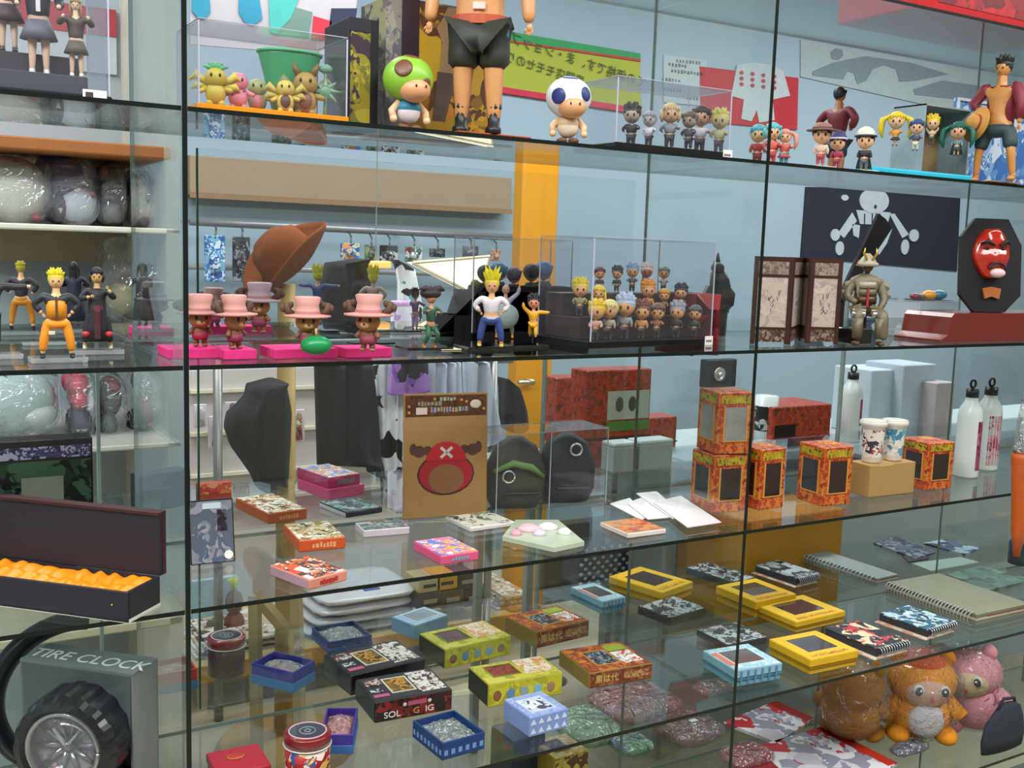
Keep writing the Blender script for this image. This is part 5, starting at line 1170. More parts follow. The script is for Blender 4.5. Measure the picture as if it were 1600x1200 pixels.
# right acrylic case
A0 = onz(922, 545, ZB); A1 = onz(1110, 538, ZB); dv = A1 - A0; ang = math.atan2(dv.y, dv.x); w_ = dv.length; h_ = hgt(A0, 372)
dp = .15
cs, CM, *_ = mkcase('display_case', A0, ang, w_, dp, h_, 'large clear case crowded with big-headed dolls on dark brown steps', '#0e0b0b', .012, tag=.975)
BR = M('#33231a', .4, var=.2)
st = E('stepped_stand', CM @ Vector((.008, .04, .0124)), 'dark brown stepped stand inside the crowded doll case', 'stand', ang)
MB().box(0, w_ - .02, 0, dp - .05, 0, .038, bev=.001).obj('lower_step', BR, st); MB().box(0, w_ - .02, .05, dp - .05, .038, .078, bev=.001).obj('upper_step', BR, st)
def cdoll(px, row, t, label, hair, top, sty='smooth', **k):
    yy, zz = ((.02, .0124), (.064, .0124 + .0385), (.112, .0124 + .0785))[row]
    # find the place along the row that shows at column px
    a, b = -.1, w_ + .1
    for _ in range(30):
        m = (a + b) / 2; q = CM @ Vector((m, yy, zz))
        if proj(q)[0] < px: a = m
        else: b = m
    P = CM @ Vector((max(.02, min(w_ - .02, a)), yy, zz)); k.setdefault('arms', rnd.choice(['hips', 'down', 'fwd', 'hold'])); k.setdefault('bottom', '#3a3230')
    return toy(P, max(.035, hgt(P, t)), label, hair=hair, top=top, style=sty, hf=k.pop('hf', .46), turn=rnd.uniform(-.3, .3), skin_c=k.pop('sk', '#d9a06c'), **k)
for (px, row, t, hr, tp, sty, lab) in ((930, 0, 472, '#dcb820', '#c9a090', 'spiky', 'yellow-haired doll at the left front corner of the crowded case'), (950, 0, 470, '#cfc07c', '#a5a08c', 'smooth', 'cream-haired doll second in the front row of the crowded case'),
                                     (975, 0, 463, '#a5b5c8', '#8a8f8c', 'spiky', 'big silver-blue spiky doll in the front row of the crowded case'), (1001, 0, 473, '#6c3a2c', '#c98a4c', 'spiky', 'reddish brown-haired doll in orange-brown in the front row'),
                                     (1025, 0, 475, '#5a4030', '#8a5a34', 'smooth', 'brown-haired small doll right of the reddish one'), (1056, 0, 474, '#8f9296', '#23282c', 'spiky', 'grey-haired doll in black in the front row of the crowded case'),
                                     (1084, 0, 478, '#4c4a40', '#34403c', 'smooth', 'dull-haired doll in dark green at the right front corner'),
                                     (905, 1, 438, '#c9b41c', '#8f8a5c', 'spiky', 'tall yellow-haired doll at the left end of the middle step'), (934, 1, 447, '#c2a81c', '#b59a2c', 'long', 'long yellow-haired doll on the middle step'),
                                     (1011, 1, 441, '#c27c1c', '#b5702c', 'spiky', 'orange-haired doll with arms near chin on the middle step'), (1036, 1, 452, '#b5822c', '#7c5a30', 'smooth', 'amber-haired doll behind the reddish front doll'), (1064, 1, 446, '#23262e', '#3a3a40', 'spiky', 'black-haired doll at the right end of the middle step'),
                                     (936, 2, 418, '#5c2634', '#4c3038', 'short', 'maroon-haired doll on the top step at the left'), (963, 2, 418, '#24302c', '#2c3434', 'spiky', 'dark green-haired doll on the top step'), (987, 2, 414, '#8aa5c9', '#3c4a50', 'spiky', 'pale blue-haired doll on the top step'),
                                     (1009, 2, 414, '#cfc2b8', '#8a6a50', 'spiky', 'white-haired brown-faced doll on the top step'), (1036, 2, 417, '#6f7a74', '#9aa0a0', 'smooth', 'grey doll at the right of the top step')):
    cdoll(px, row, t, lab, hr, tp, sty, sk='#a86a3c' if 'brown-faced' in lab else '#d9a06c')
# right of the case: red box, gargoyle silhouette
o_ = frame((1108, 531), (1166, 529), ZB, 480, (1100, 478))
P = onz(1108, 531, ZB); w_ = pxy(1172, P.y, ZB).x - P.x; h_ = hgt(P, 482)
w_ = min(w_, X2 - .006 - P.x)
rb = E('red_box', P, 'plain dark red box right of the crowded doll case', 'box'); MB().box(0, w_, 0, .06, .0005, h_, bev=.001).obj('carton', M('#8f1420', .4), rb); MB().box(-.001, w_ + .001, -.001, .061, h_ * .86, h_ + .001, bev=.001).obj('lid', M('#9c2a2c', .4), rb)
P = onz(1118, 520, ZB); P = Vector((P.x, min(P.y + .05, Y1 - .05), ZB + .0)); P = pxy(1116, min(1.68, P.y), ZB); h_ = hgt(P, 395)
gg = E('dark_statuette', P, 'dark hunched horned statuette in silhouette behind the red box', 'statuette', fc(P) + .4, None, h_)
MB().loft([(0, 0, 0, .14, .12), (0, 0, .3, .15, .13), (0, 0, .36, .2, .16)], 14).tube([(0, 0, .34), (.06, 0, .48), (.02, -.02, .66), (-.02, -.04, .78)], [.17, .14, .12, .08], 10).ell((-.03, -.06, .82), (.08, .09, .07)).tube([(-.02, 0, .86), (0, .02, 1.0)], [.05, .01], 6) \
    .tube([(.1, 0, .6), (.2, 0, .5), (.16, -.05, .38)], [.05, .045, .05], 6).tube([(-.1, 0, .58), (-.2, -.06, .42), (-.28, -.08, .34)], [.05, .045, .05], 6).obj('carving', M('#141a1c', .5), gg, True)
# ---- right bay of shelf B
# folding screen of four hinged wooden panels with pale painted leaves
WD = M('#38180f', .35, var=.3, scale=16, coat=.4)
fs0 = onz(1181, 537, ZB); 
scr = E('folding_screen', (fs0.x, 1.47, ZB), 'miniature dark wood folding screen with pale painted panels', 'screen')
hS = hgt(Vector((fs0.x + .05, 1.47, ZB)), 402)
pts_ = []
for (px, y) in ((1171, 1.50), (1232, 1.47), (1249, 1.55), (1258, 1.49), (1309, 1.455)):
    q = pxy(px, y, ZB); pts_.append(Vector((max(q.x, X2 + .006), q.y, 0)))
for i in range(4):
    a, b = pts_[i], pts_[i + 1]; d = b - a; L = d.length; an = math.atan2(d.y, d.x)
    Mx = Matrix.Translation((a.x - fs0.x, a.y - 1.47, 0)) @ Matrix.Rotation(an, 4, 'Z')
    leaf = MB(); t = .004; f = min(.009, L * .2)
    leaf.box(.0006, f, -t / 2, t / 2, 0.0005, hS, Mx); leaf.box(L - f, L - .0006, -t / 2, t / 2, 0.0005, hS, Mx); leaf.box(f, L - f, -t / 2, t / 2, hS * .17, hS * .20, Mx); leaf.box(f, L - f, -t / 2, t / 2, hS * .77, hS * .80, Mx); leaf.box(f, L - f, -t / 2, t / 2, hS * .95, hS, Mx)
    lf = leaf.obj('leaf_frame', WD, scr)
    if L > .02:
        MB().box(f, L - f, -t * .2, t * .2, hS * .20, hS * .77, Mx).obj('painted_panel', PR(('#b9a89c', '#b0a094', '#c2b2a6', '#b9a89c', '#a5948a', '#7c6258'), 38, dist=2, key=i), lf)
        MB().box(f, L - f, -t * .3, t * .3, hS * .80, hS * .95, Mx).obj('carved_panel', PR(('#8a7a70', '#6e5a50', '#a08f84'), 120, key=i), lf)
        MB().box(f, L - f, -t * .3, t * .3, 0.03 * hS, hS * .17, Mx).obj('fretwork', PR(('#5c3a2c', '#8a7a70', '#40261c'), 120, key=i + 3), lf)
        m = MB(); rr = random.Random(i)
        for k in range(9):
            u = L * rr.uniform(.3, .7); v = hS * rr.uniform(.34, .56); m.tube([Mx @ Vector((u, -t * .25, v)), Mx @ Vector((u + rr.uniform(-.006, .006), -t * .25, v + rr.uniform(.004, .012)))], .0007, 4)
        m.obj('painted_branch', M('#5c463c', .6), lf)
    else:
        for v in (.2, .7): MB().box(L * .3, L * .7, -t * .7, -t * .5, hS * v, hS * (v + .12), Mx).obj('brass_hinge', M('#a8882c', .3, .8), lf)
# samurai figure seated on a black box
P = pxy(1347, 1.44, ZB); w_ = .052
pd = E('black_pedestal', P + Vector((-w_ / 2 + .002, 0, 0)), 'glossy black box serving as the seat of the armoured warrior', 'pedestal'); MB().box(0, w_, 0, .05, .0005, .032, bev=.002).obj('block', BB, pd)
GD = '#8f8064'
hs = hgt(Vector((P.x, 1.43, ZB)), 396)
sm = E('armoured_warrior', Vector((P.x + .012, 1.452, ZB + .0)), 'seated warrior statuette in dull gold layered armour and helmet', 'statuette', fc(P) + .25, None, hs)
GM = M('#6e6450', .5, .25, var=.4, scale=60); GM2 = M('#a39a84', .5, .2, var=.4, scale=60); GM3 = M('#5c3f24', .4, .3, var=.4, scale=50)
skin('body', [(0, 0, .40), (0, 0, .58), (0, 0, .72), (0, -.01, .80), (-.14, 0, .68), (-.22, -.05, .52), (-.12, -.16, .46), (.14, 0, .68), (.20, -.06, .50), (.12, -.14, .38), (-.08, 0, .38), (-.12, -.22, .36), (-.10, -.22, .06), (.08, 0, .38), (.14, -.24, .35), (.16, -.26, .06)],
     [(0, 1), (1, 2), (2, 3), (2, 4), (4, 5), (5, 6), (2, 7), (7, 8), (8, 9), (0, 10), (10, 11), (11, 12), (0, 13), (13, 14), (14, 15)], [.11, .11, .09, .05, .06, .05, .035, .06, .05, .035, .08, .07, .05, .08, .07, .05], GM, sm)
hd = MB().ell((0, -.02, .86), (.06, .065, .07), 12, 8).obj('head', M('#4c3a28', .4), sm, True)
MB().loft([(0, 0, .86, .13, .12), (0, 0, .90, .10, .1), (0, 0, .95, .07, .07), (0, 0, 1.0, .02, .02)], 16).obj('helmet', GM2, hd, True)
for s_ in (-1, 1):
    MB().tube([(s_ * .03, -.08, .93), (s_ * .07, -.1, 1.0), (s_ * .06, -.1, 1.06)], [.012, .014, .004], 6).obj('horn', M('#c9a83c', .3, .6), hd, True)
    MB().ell((s_ * .06, -.02, .88), (.06, .07, .03), 8, 6).obj('neck_guard', GM2, hd, True)
    for k in range(4): MB().box(-.065, .065, -.012, .012, -.02, .022, Matrix.Translation((s_ * (.17 + .012 * k), -.02, .68 - .045 * k)) @ Matrix.Rotation(s_ * .35, 4, 'Y')).obj('shoulder_plate', (GM2, GM)[k % 2], sm)
    for k in range(3): MB().box(-.07, .07, -.014, .014, -.025, .025, Matrix.Translation((s_ * (.09 + .01 * k), -.15 - .035 * k, .40 - .03 * k)) @ Matrix.Rotation(.7, 4, 'X')).obj('skirt_plate', (GM, GM2, M('#cfc8c4', .4))[k], sm)
    MB().ell((s_ * .13, -.25, .03), (.045, .09, .03), 10, 6).obj('boot', GM3, sm, True)
    MB().loft([(s_ * .12, -.235, .08, .05, .05), (s_ * .12, -.24, .3, .062, .062)], 10).obj('shin_guard', GM, sm, True)
for k in range(3): MB().loft([(0, -.01, .46 + .08 * k, .125, .10), (0, -.01, .53 + .08 * k, .125, .1)], 14).obj('chest_band', (GM3, GM, GM2)[k], sm, True)
MB().box(-.012, .012, -.125, -.10, .42, .62).obj('red_cord', M('#a02c38', .5), sm)
# slanted black scabbard on a support behind the warrior
a = pxy(1311, 1.66, ZB + .02); top_ = ony(1381, 345, 1.60); bot_ = ony(1314, 470, 1.60)
sc_ = E('black_scabbard', bot_, 'wide black scabbard slanting up behind the seated warrior', 'scabbard')
d = top_ - bot_; L = d.length; an = math.atan2(d.z, d.x)
Mx = Matrix.Rotation(-an, 4, 'Y'); Q = Mx
MB().prism([(0, -.008), (L, -.026), (L * 1.02, .0), (L, .026), (0, .012)], -.004, .004, Q @ Matrix.Rotation(PI / 2, 4, 'X')).obj('sheath', M('#0b090c', .75), sc_)
MB().box(L * .42, L * .46, -.007, .007, .004, .016, Q @ Matrix.Translation((0, 0, .0))).obj('orange_knot', M('#c9501c', .6), sc_)
MB().box(0, .012, .0, .008, ZB - bot_.z + .0005, .0).box(L * .7 * math.cos(an), L * .7 * math.cos(an) + .01, .006, .012, ZB - bot_.z + .0005, L * .7 * math.sin(an)).box(-.01, L * .7 * math.cos(an) + .02, .0, .03, ZB - bot_.z + .0005, ZB - bot_.z + .004).obj('stand', M('#101014', .3), sc_)
# bowl with coloured stones on clear riser
P = pxy(1432, 1.60, ZB); 
rs = E('clear_riser', P, 'curved clear acrylic riser right of the seated warrior', 'riser')
hr_ = hgt(P, 468)
MB().box(-.075, .062, -.06, .05, hr_ - .004, hr_).obj('top_plate', ACB, rs)
MB().box(-.075, -.071, -.06, .05, .0005, hr_ - .004).obj('side_plate', ACB, rs); MB().box(.058, .062, -.06, .05, .0005, hr_ - .004).obj('side_plate', ACB, rs)
tr = [('#6b2a30', -.052, .012, 'dark red and green pebble charm at the left of the clear riser'), ('#3c5a4a', -.036, .011, 'small dark green pebble charm on the clear riser'), ('#c98a2c', -.008, .017, 'amber rounded charm in the middle of the riser'), ('#3a7f96', .024, .018, 'blue-green rounded charm on the right of the riser')]
for c, x, r, lab in tr:
    o = MB().ell((0, 0, r * .65), (r * 1.15, r, r * .65), 14, 9).obj('rounded_charm', M(c, .3), None, True, loc=(P.x + x, P.y - .03, ZB + hr_ + .0004)); T(o, lab, 'ornament')
# red-brown curved plinth with mask plaque
pc_ = [(1468, 532), (1480, 523), (1489, 516), (1493, 503), (1500, 492), (1640, 490), (1640, 528)]
P = pxy(1470, 1.44, ZB)
poly = [(0, .0005), (.01, .012)] 
h1 = hgt(P, 490); wB = pxy(1660, 1.44, ZB).x - P.x; k = .001
poly = [(0, .0005), (0, .006), (.010, .010), (.022, .016), (.028, h1 - .008), (.036, h1), (wB, h1), (wB, .0005)]
pl = E('curved_wooden_plinth', P, 'red-brown wooden plinth with curved left end under the mask plaque', 'plinth'); MB().prism(poly, -.12, 0, Matrix.Rotation(PI / 2, 4, 'X')).obj('block', M('#6e241c', .3, var=.15, scale=8, coat=.5), pl)
Pm = pxy(1543, 1.47, ZB + h1 + .0006); Hm = hgt(Pm, 341)
mk = E('mask_plaque', Pm, 'black eight-sided plaque bearing a glossy red mask', 'mask', fc(Pm) * .35); mk.rotation_euler = (math.radians(-6), 0, fc(Pm) * .4)
wM = Hm * .36
MB().prism([(-wM * .5, 0), (wM * .5, 0), (wM * 1.0, Hm * .18), (wM * 1.0, Hm * .72), (wM * .55, Hm), (-wM * .5, Hm), (-wM * .95, Hm * .8), (-wM * .95, Hm * .18)], -.006, .006, Matrix.Translation((0, .0, 0)) @ Matrix.Rotation(PI / 2, 4, 'X')).obj('plaque', M('#0e1018', .5), mk)
RD = M('#b3220f', .22, coat=1, var=.15)
mf = MB()
n = 18; kk = 14; vs = []; fs = []
for j in range(kk + 1):
    v = j / kk; wv_ = .62 * wM * (math.sin(PI * (.12 + .8 * v)) ** .6) * (1.0 if v > .4 else .75 + .6 * v)
    for i in range(n + 1):
        u = -1 + 2 * i / n; bul = .018 * (1 - u * u) ** .6
        bul += .012 * math.exp(-((u) / .16) ** 2 - ((v - .42) / .12) ** 2)            # nose
        for s_ in (-1, 1):
            bul += .006 * math.exp(-((u - s_ * .45) / .22) ** 2 - ((v - .42) / .12) ** 2)   # cheeks
            bul += .008 * math.exp(-((u - s_ * .4) / .25) ** 2 - ((v - .74) / .06) ** 2)    # brows
            bul -= .006 * math.exp(-((u - s_ * .4) / .18) ** 2 - ((v - .62) / .05) ** 2)    # eye sockets
        bul -= .010 * math.exp(-((u) / .4) ** 2 - ((v - .2) / .06) ** 2)
        vs.append((u * wv_, -.0065 - bul, Hm * (.36 + .52 * v)))
for j in range(kk):
    for i in range(n): fs.append((j * (n + 1) + i, j * (n + 1) + i + 1, (j + 1) * (n + 1) + i + 1, (j + 1) * (n + 1) + i))
mf.add(vs, fs); mo = mf.obj('red_face', RD, mk, True); sd = mo.modifiers.new('s', 'SOLIDIFY'); sd.thickness = .002; sd.offset = -1
for s_ in (-1, 1):
    MB().ell((s_ * wM * .26, -.018, Hm * .67), (wM * .12, .006, Hm * .018), 10, 6).obj('eye', M('#2a1414', .2), mo, True)
    MB().tube([(s_ * wM * .08, -.030, Hm * .70), (s_ * wM * .28, -.030, Hm * .745), (s_ * wM * .48, -.022, Hm * .72)], [.003, .005, .002], 6).obj('brow', M('#231210', .5), mo, True)
MB().torus((0, 0, 0), wM * .27, .0035, Matrix.Translation((wM * .06, -.026, Hm * .445)) @ Matrix.Rotation(PI / 2, 4, 'X') @ Matrix.Diagonal((1, .75, 1, 1)), 20, 6, .1, PI - .1).obj('moustache', M('#1a0c10', .5), mo, True)
MB().ell((wM * .06, -.026, Hm * .41), (wM * .24, .010, Hm * .05), 14, 9).obj('white_beard', M('#e0bfc0', .5), mo, True)
MB().prism([(-wM * .28, Hm * .25), (-wM * .2, Hm * .14), (0, Hm * .165), (wM * .26, Hm * .14), (wM * .32, Hm * .25), (0, Hm * .27)], .0065, .012, Matrix.Rotation(PI / 2, 4, 'X')).obj('tan_chin_plate', M('#a5602c', .4), mk)
P = pxy(1575, 1.43, ZB)
# ================================================================== third shelf row (shelf C)
def PRc(*c, s=24, k=0): return PR(c, s, key=k)
OR = M('#b5501c', .4)
CARD = PRc('#e6dfd0', '#c9a070', '#5c4a34', '#dcd6c8', '#a5622c', '#3a3028', s=60, k=1)
pack('playing_card_box', (419, 820), (480, 811), ZC, 803, (385, 776), 'orange-sided card box with brown and white picture top, left of the pink stack', OR, CARD, text_='ワンダー', tcol='#d98a5c')
r_, w, d, h = pack('playing_card_box', (514, 782), (570, 773), ZC, 765, (486, 745), 'hot pink card box at the bottom of the pink stack', M('#c93a72', .4), '#d86a94')
o, *_ = pack('playing_card_box', (514, 782), (564, 774), ZC, 765, (486, 745), 'hot pink card box with orange picture top, uppermost of the pink stack', M('#a51c50', .4), 'x' and M('#c93a72', .4), topprint=PRc('#d98a4c', '#e6dfd8', '#5f8ac4', '#e0a57c', '#c9705a', s=60, k=2), text_='ANIME', tcol='#6a6f7c')
o.location.z += h + .0006; o.location.y += .004
pack('playing_card_box', (541, 810), (598, 801), ZC, 801, (504, 783), 'dark card box with teal picture top in front of the pink stack', M('#20262e', .4), CARD, topprint=PRc('#2c3238', '#5f8f8a', '#3f4a50', '#9aa5a0', '#4a4440', s=60, k=3), leftc='#c9ccd4')
pack('playing_card_box', (467, 864), (540, 857), ZC, 845, (440, 819), 'bright orange card box with crowd picture top below the dark ones', M('#c9501c', .4), CARD, topprint=PRc('#e0dcc8', '#b59a5c', '#3c3a44', '#c9b58c', '#8a6f3c', '#d9d4c4', s=60, k=4), text_='ピース', tcol='#e09a6c')
pack('playing_card_box', (568, 841), (640, 835), ZC, 829, (553, 806), 'pale edged deck with grey-green picture beside the kraft paper card', M('#cfc2cc', .4), CARD, topprint=PRc('#4a4a4c', '#7c9a8c', '#5f6468', '#a5a8a4', '#c9b5b0', s=60, k=5), dep=.055)
pack('playing_card_box', (483, 923), (543, 907), ZC, 906, (428, 881), 'orange and white card box nearest the front edge of the third shelf', M('#d98a74', .4), CARD, topprint=PRc('#d9581c', '#e69a3c', '#e6dcd8', '#4a3a38', '#c9452c', '#e0d0cc', s=50, k=6), text_='CARD', tcol='#b02c2c', leftc='#b58fa0')
pack('playing_card_box', (689, 884), (748, 875), ZC, 869, (635, 847), 'pink card box with yellow and blue cartoon picture in front of the kraft card', M('#d8507c', .4), CARD, topprint=PRc('#e6dce0', '#e0b04c', '#d87ca0', '#5f7fc9', '#e69a6c', '#e9e4e8', s=55, k=7), text_='CARD', tcol='#7f96a5')
pack('card_deck', (735, 832), (805, 822), ZC, 825, (705, 806), 'white deck with small dark drawing right of the kraft card', M('#d9cfd0', .4), CARD, topprint=PRc('#e0dfc9', '#dcd8c8', '#8a8a74', '#e6e2d2', '#3f4038', '#e0dfc9', s=34, k=8))
pack('card_deck', (981, 842), (1041, 834), ZC, 834, (942, 815), 'white deck with orange and red picture in front of the envelopes', M('#e0cfc9', .4), CARD, topprint=PRc('#a5784c', '#c2401c', '#d98a4c', '#b59068', '#c9a078', s=34, k=9))
# wrapped rosette plate
P_ = [(785, 838), (806, 812), (872, 812), (913, 846), (866, 856)]
o = quad_slab('wrapped_tin', P_, ZC, .008, 'pale green tray wrapped in clear film with pink and white rosettes', M('#b5bfa8', .35), 'tray')
c_ = o.location
for (u, v, ru, col) in ((826, 826, .022, '#e0b5bc'), (856, 824, .018, '#e6e0e2'), (843, 834, .012, '#cfc4d4'), (882, 832, .012, '#e6e6dc'), (806, 834, .01, '#dca0aa')):
    q = onz(u, v, ZC + .01) - c_
    MB().ell((q.x, q.y, .0105), (ru, ru, .007), 12, 6).torus((q.x, q.y, .015), ru * .5, .002).obj('rosette', M(col, .5), o, True)
# white envelopes fanned
for k, (pts, lab) in enumerate((([(953, 787), (984, 778), (1014, 806), (1002, 812)], 'leftmost of the fanned white envelopes'), ([(980, 786), (1010, 775), (1046, 808), (1012, 811)], 'second fanned white envelope from the left'), ([(994, 771), (1026, 768), (1064, 800), (1052, 811)], 'white envelope with rounded top under the front one'), ([(1021, 785), (1064, 775), (1127, 816), (1074, 824)], 'front white envelope, largest and rightmost of the fan'))):
    W_ = [onz(x, y, ZC + .002 + .002 * k) for x, y in pts]; c = W_[0].copy(); c.z = ZC + .0022 * k
    o = MB().prism([(p.x - c.x, p.y - c.y) for p in W_], .0004, .002).obj('envelope', M('#e9e2e2', .5, var=.03), None, loc=c); T(o, lab, 'envelope', None)
    m = MB(); a, b = W_[0] - c, W_[1] - c; e_ = (W_[3] - c - a) * .35
    m.prism([(a.x, a.y), (b.x, b.y), ((a.x + b.x) / 2 + e_.x, (a.y + b.y) / 2 + e_.y)], .0021, .0024).obj('flap', M('#ded8da', .5, var=.03), o)
# kraft card with red-cap emblem (plain stand-in)
r_, w, h = standing('kraft_paper_card', (630, 812), (760, 803), ZC, 617, 'brown kraft card with printed header and a red cap emblem', M('#a57d4c', .7, var=.08, scale=40), 'card', .004, -.05)
MB().box(.003, w - .003, -.0012, 0, h * .82, h * .985).obj('printed_header', PR(('#54301c', '#6b4028', '#4a2c1c', '#5c3823'), 90, key=3), r_)
KW = M('#c9b59a', .5)
q_ = random.Random(5)
for (a0, a1, zc_, hh_, cs_) in ((.42, .62, .955, .016, ('#8f9a7c', '#a5a080')), (.16, .42, .92, .02, ('#8c8a7c', '#a8805c', '#7f8a6c')), (.31, .76, .872, .024, ('#a07c80', '#8a8aa5', '#b59a90', '#a8905c', '#8f9a9c'))):
    a = a0; k = 0
    while a < a1:
        u_ = q_.uniform(.02, .035); MB().box(w * a, w * (a + u_), -.002, -.0012, h * (zc_ - hh_ * q_.uniform(.6, 1)), h * (zc_ + hh_ * q_.uniform(.6, 1))).obj('blurred_letter', M(cs_[k % len(cs_)], .5), r_); a += u_ + .012; k += 1
for (a, b_) in ((.06, .9), (.06, .85), (.36, .955), (.68, .945), (.74, .93), (.95, .87)): MB().ell((w * a, -.0014, h * b_), (w * .016, .0008, h * .012), 8, 5).obj('orange_fleck', M('#c98a4c', .5), r_)
MB().box(w * .14, w * .27, -.002, -.0012, h * .835, h * .89).obj('price_sticker', M('#d9bfb8', .5), r_)
MB().ell((w * .85, -.0014, h * .91), (w * .07, .001, h * .035), 16, 6).obj('round_badge', M('#d3c2b5', .5), r_, True)
RX = Matrix.Rotation(PI / 2, 4, 'X')
def emb(pts, t, mat, nm): return MB().prism([(w * a, h * b) for a, b in pts], 0, t, RX).obj(nm, mat, r_)
def arc(cx, cy, rx, ry, a0, a1, n=18): return [(cx + rx * math.cos(a0 + (a1 - a0) * i / n), cy + ry * math.sin(a0 + (a1 - a0) * i / n)) for i in range(n + 1)]
emb(arc(.5, .35, .34, .17, 0, 2 * PI), .0014, M('#3c1c20', .6), 'emblem_outline')
emb(arc(.5, .35, .325, .158, 0, 2 * PI), .0018, M('#a5202c', .6), 'red_brim')
emb(arc(.5, .31, .215, .12, 0, 2 * PI), .0022, M('#855a38', .6), 'brown_patch')
emb(arc(.5, .46, .235, .15, 0, PI), .0026, M('#b8202f', .6), 'red_crown')
for s_ in (-1, 1):
    emb(arc(.5 + s_ * .32, .54, .07, .045, 0, 2 * PI) , .0016, M('#54362a', .6), 'brown_lobe'); emb(arc(.5 + s_ * .22, .545, .05, .035, 0, 2 * PI), .0012, M('#54362a', .6), 'brown_lobe'); emb(arc(.5 + s_ * .39, .56, .04, .045, 0, 2 * PI), .0012, M('#54362a', .6), 'brown_lobe')
    MB().box(-w * .09, w * .09, -.0032, -.0027, -h * .012, h * .012, Matrix.Translation((w * .5, 0, h * .525)) @ Matrix.Rotation(s_ * .7, 4, 'Y')).obj('pale_cross_stroke', M('#cfc4b5', .6), r_)
# clear bag with two round pouches
P = onz(778, 803, ZC); q = pxy(938, P.y, ZC); w = q.x - P.x; h = hgt(P, 682)
for (u, ru, c1, lab, tr_) in ((.26, .25, '#3a3a30', 'olive domed pouch with green strap and ring inside the clear pack', 1), (.76, .25, '#1d222c', 'black domed pouch with shiny ring inside the clear pack', 0)):
    r = E('domed_pouch', P + Vector((w * u, .045, 0)), lab, 'pouch', fc(P) * .6)
    R_ = w * .255
    MB().loft([(0, 0, .001, R_ * .8, .03), (0, 0, h * .18, R_ * 1.0, .036), (0, 0, h * .5, R_ * 1.02, .036), (0, 0, h * .8, R_ * .7, .026), (0, 0, h * .92, R_ * .25, .012)], 20).obj('dome', M(c1, .5, var=.25, scale=20), r, True)
    MB().torus((0, 0, 0), .0115, .0022, Matrix.Translation((-.02 if tr_ else .01, -.037, h * (.44 if tr_ else .74))) @ Matrix.Rotation(PI / 2, 4, 'X'), 20, 8).obj('metal_ring', M('#c9cfcc', .2, .9), r, True)
    if tr_: MB().tube([(-R_ * .8, -.03, h * .50), (-R_ * .2, -.040, h * .62), (R_ * .4, -.038, h * .56), (R_ * .85, -.025, h * .42)], [.004, .007, .007, .004], 8).obj('green_strap', M('#6f8f4c', .5), r, True)
    MB().box(-R_ * .5, R_ * .7, -.040, -.030, h * .20, h * .235, bev=.002).obj('dark_zip', M('#120f10', .5), r)
r = E('clear_pack', P + Vector((-.008, -.006, 0)), 'clear flat-topped plastic pack holding two domed pouches', 'plastic pack')
MB().box(0, w + .016, 0, .098, .0006, h * 1.02, bev=.004).obj('film', GL((.95, .95, .96), 1.45, .05, .02, 'film', (.7, .72, .75)), r)
m = MB(); q_ = .0008
for x_ in (0, w * .5, w + .016):
    m.box(x_ - q_, x_ + q_, -q_, q_, 0, h * 1.02)
m.box(0, w + .016, -q_, q_, h * 1.02 - q_, h * 1.02 + q_).box(0, w + .016, .098 - q_, .098 + q_, h * 1.02 - q_, h * 1.02 + q_)
for x_ in (0, w + .016): m.box(x_ - q_, x_ + q_, 0, .098, h * 1.02 - q_, h * 1.02 + q_)
m.obj('folded_edges', M('#a5adb0', .3), r)
MB().box(w * .45, w * .55, .001, .003, h * 1.021, h * 1.09).obj('header_tab', M('#a5a8ac', .4), r)
# book / pad standing by the partition
r_, w, h = standing('picture_book', (299, 884), (368, 877), ZC, 786, 'dark silvery picture book with white sticker beside the dark upright', M('#141418', .4), 'book', .012, -.22)
MB().box(.001, w - .002, -.0012, .0, .002, h - .002).obj('cover_print', PR(('#4a5f7c', '#7c8494', '#9a9aa5', '#5c6270', '#8a8a96', '#2c2c38'), 22, dist=1.2, key=5), r_)
MB().box(w * .30, w * .72, -.0018, -.0012, h * .86, h * .95).obj('white_label', M('#cfdce6', .5), r_)
MB().box(w * .62, w * .84, -.0016, -.0012, h * .5, h * .84).obj('dark_figure_print', PR(('#2c2430', '#5c5464', '#1d1a24'), 60, key=2), r_)
MB().loft([(0, 0, 0, w * .10, w * .10), (0, 0, .001, w * .1, w * .1)], 18, Matrix.Translation((w * .85, -.0012, h * .12)) @ RX).obj('round_sticker', M('#efeee2', .5), r_)
r_, w, h = standing('small_red_pack', (309, 790), (362, 786), ZC, 757, 'small orange and red pack at the rear beside the green door edge', M('#a83a24', .4), 'box', .02)
MB().box(0, w, -.0008, 0, h * .5, h * .98).obj('front_print', PRc('#d9703c', '#c94030', '#e09a6c', '#b52c2c', s=50), r_)
pack('dark_green_box', (222, 803), (298, 789), ZC, 745, (225, 742), 'dark green box behind the upright, above the black lid corner', M('#10191c', .4), '#1d3038', dep=.04)
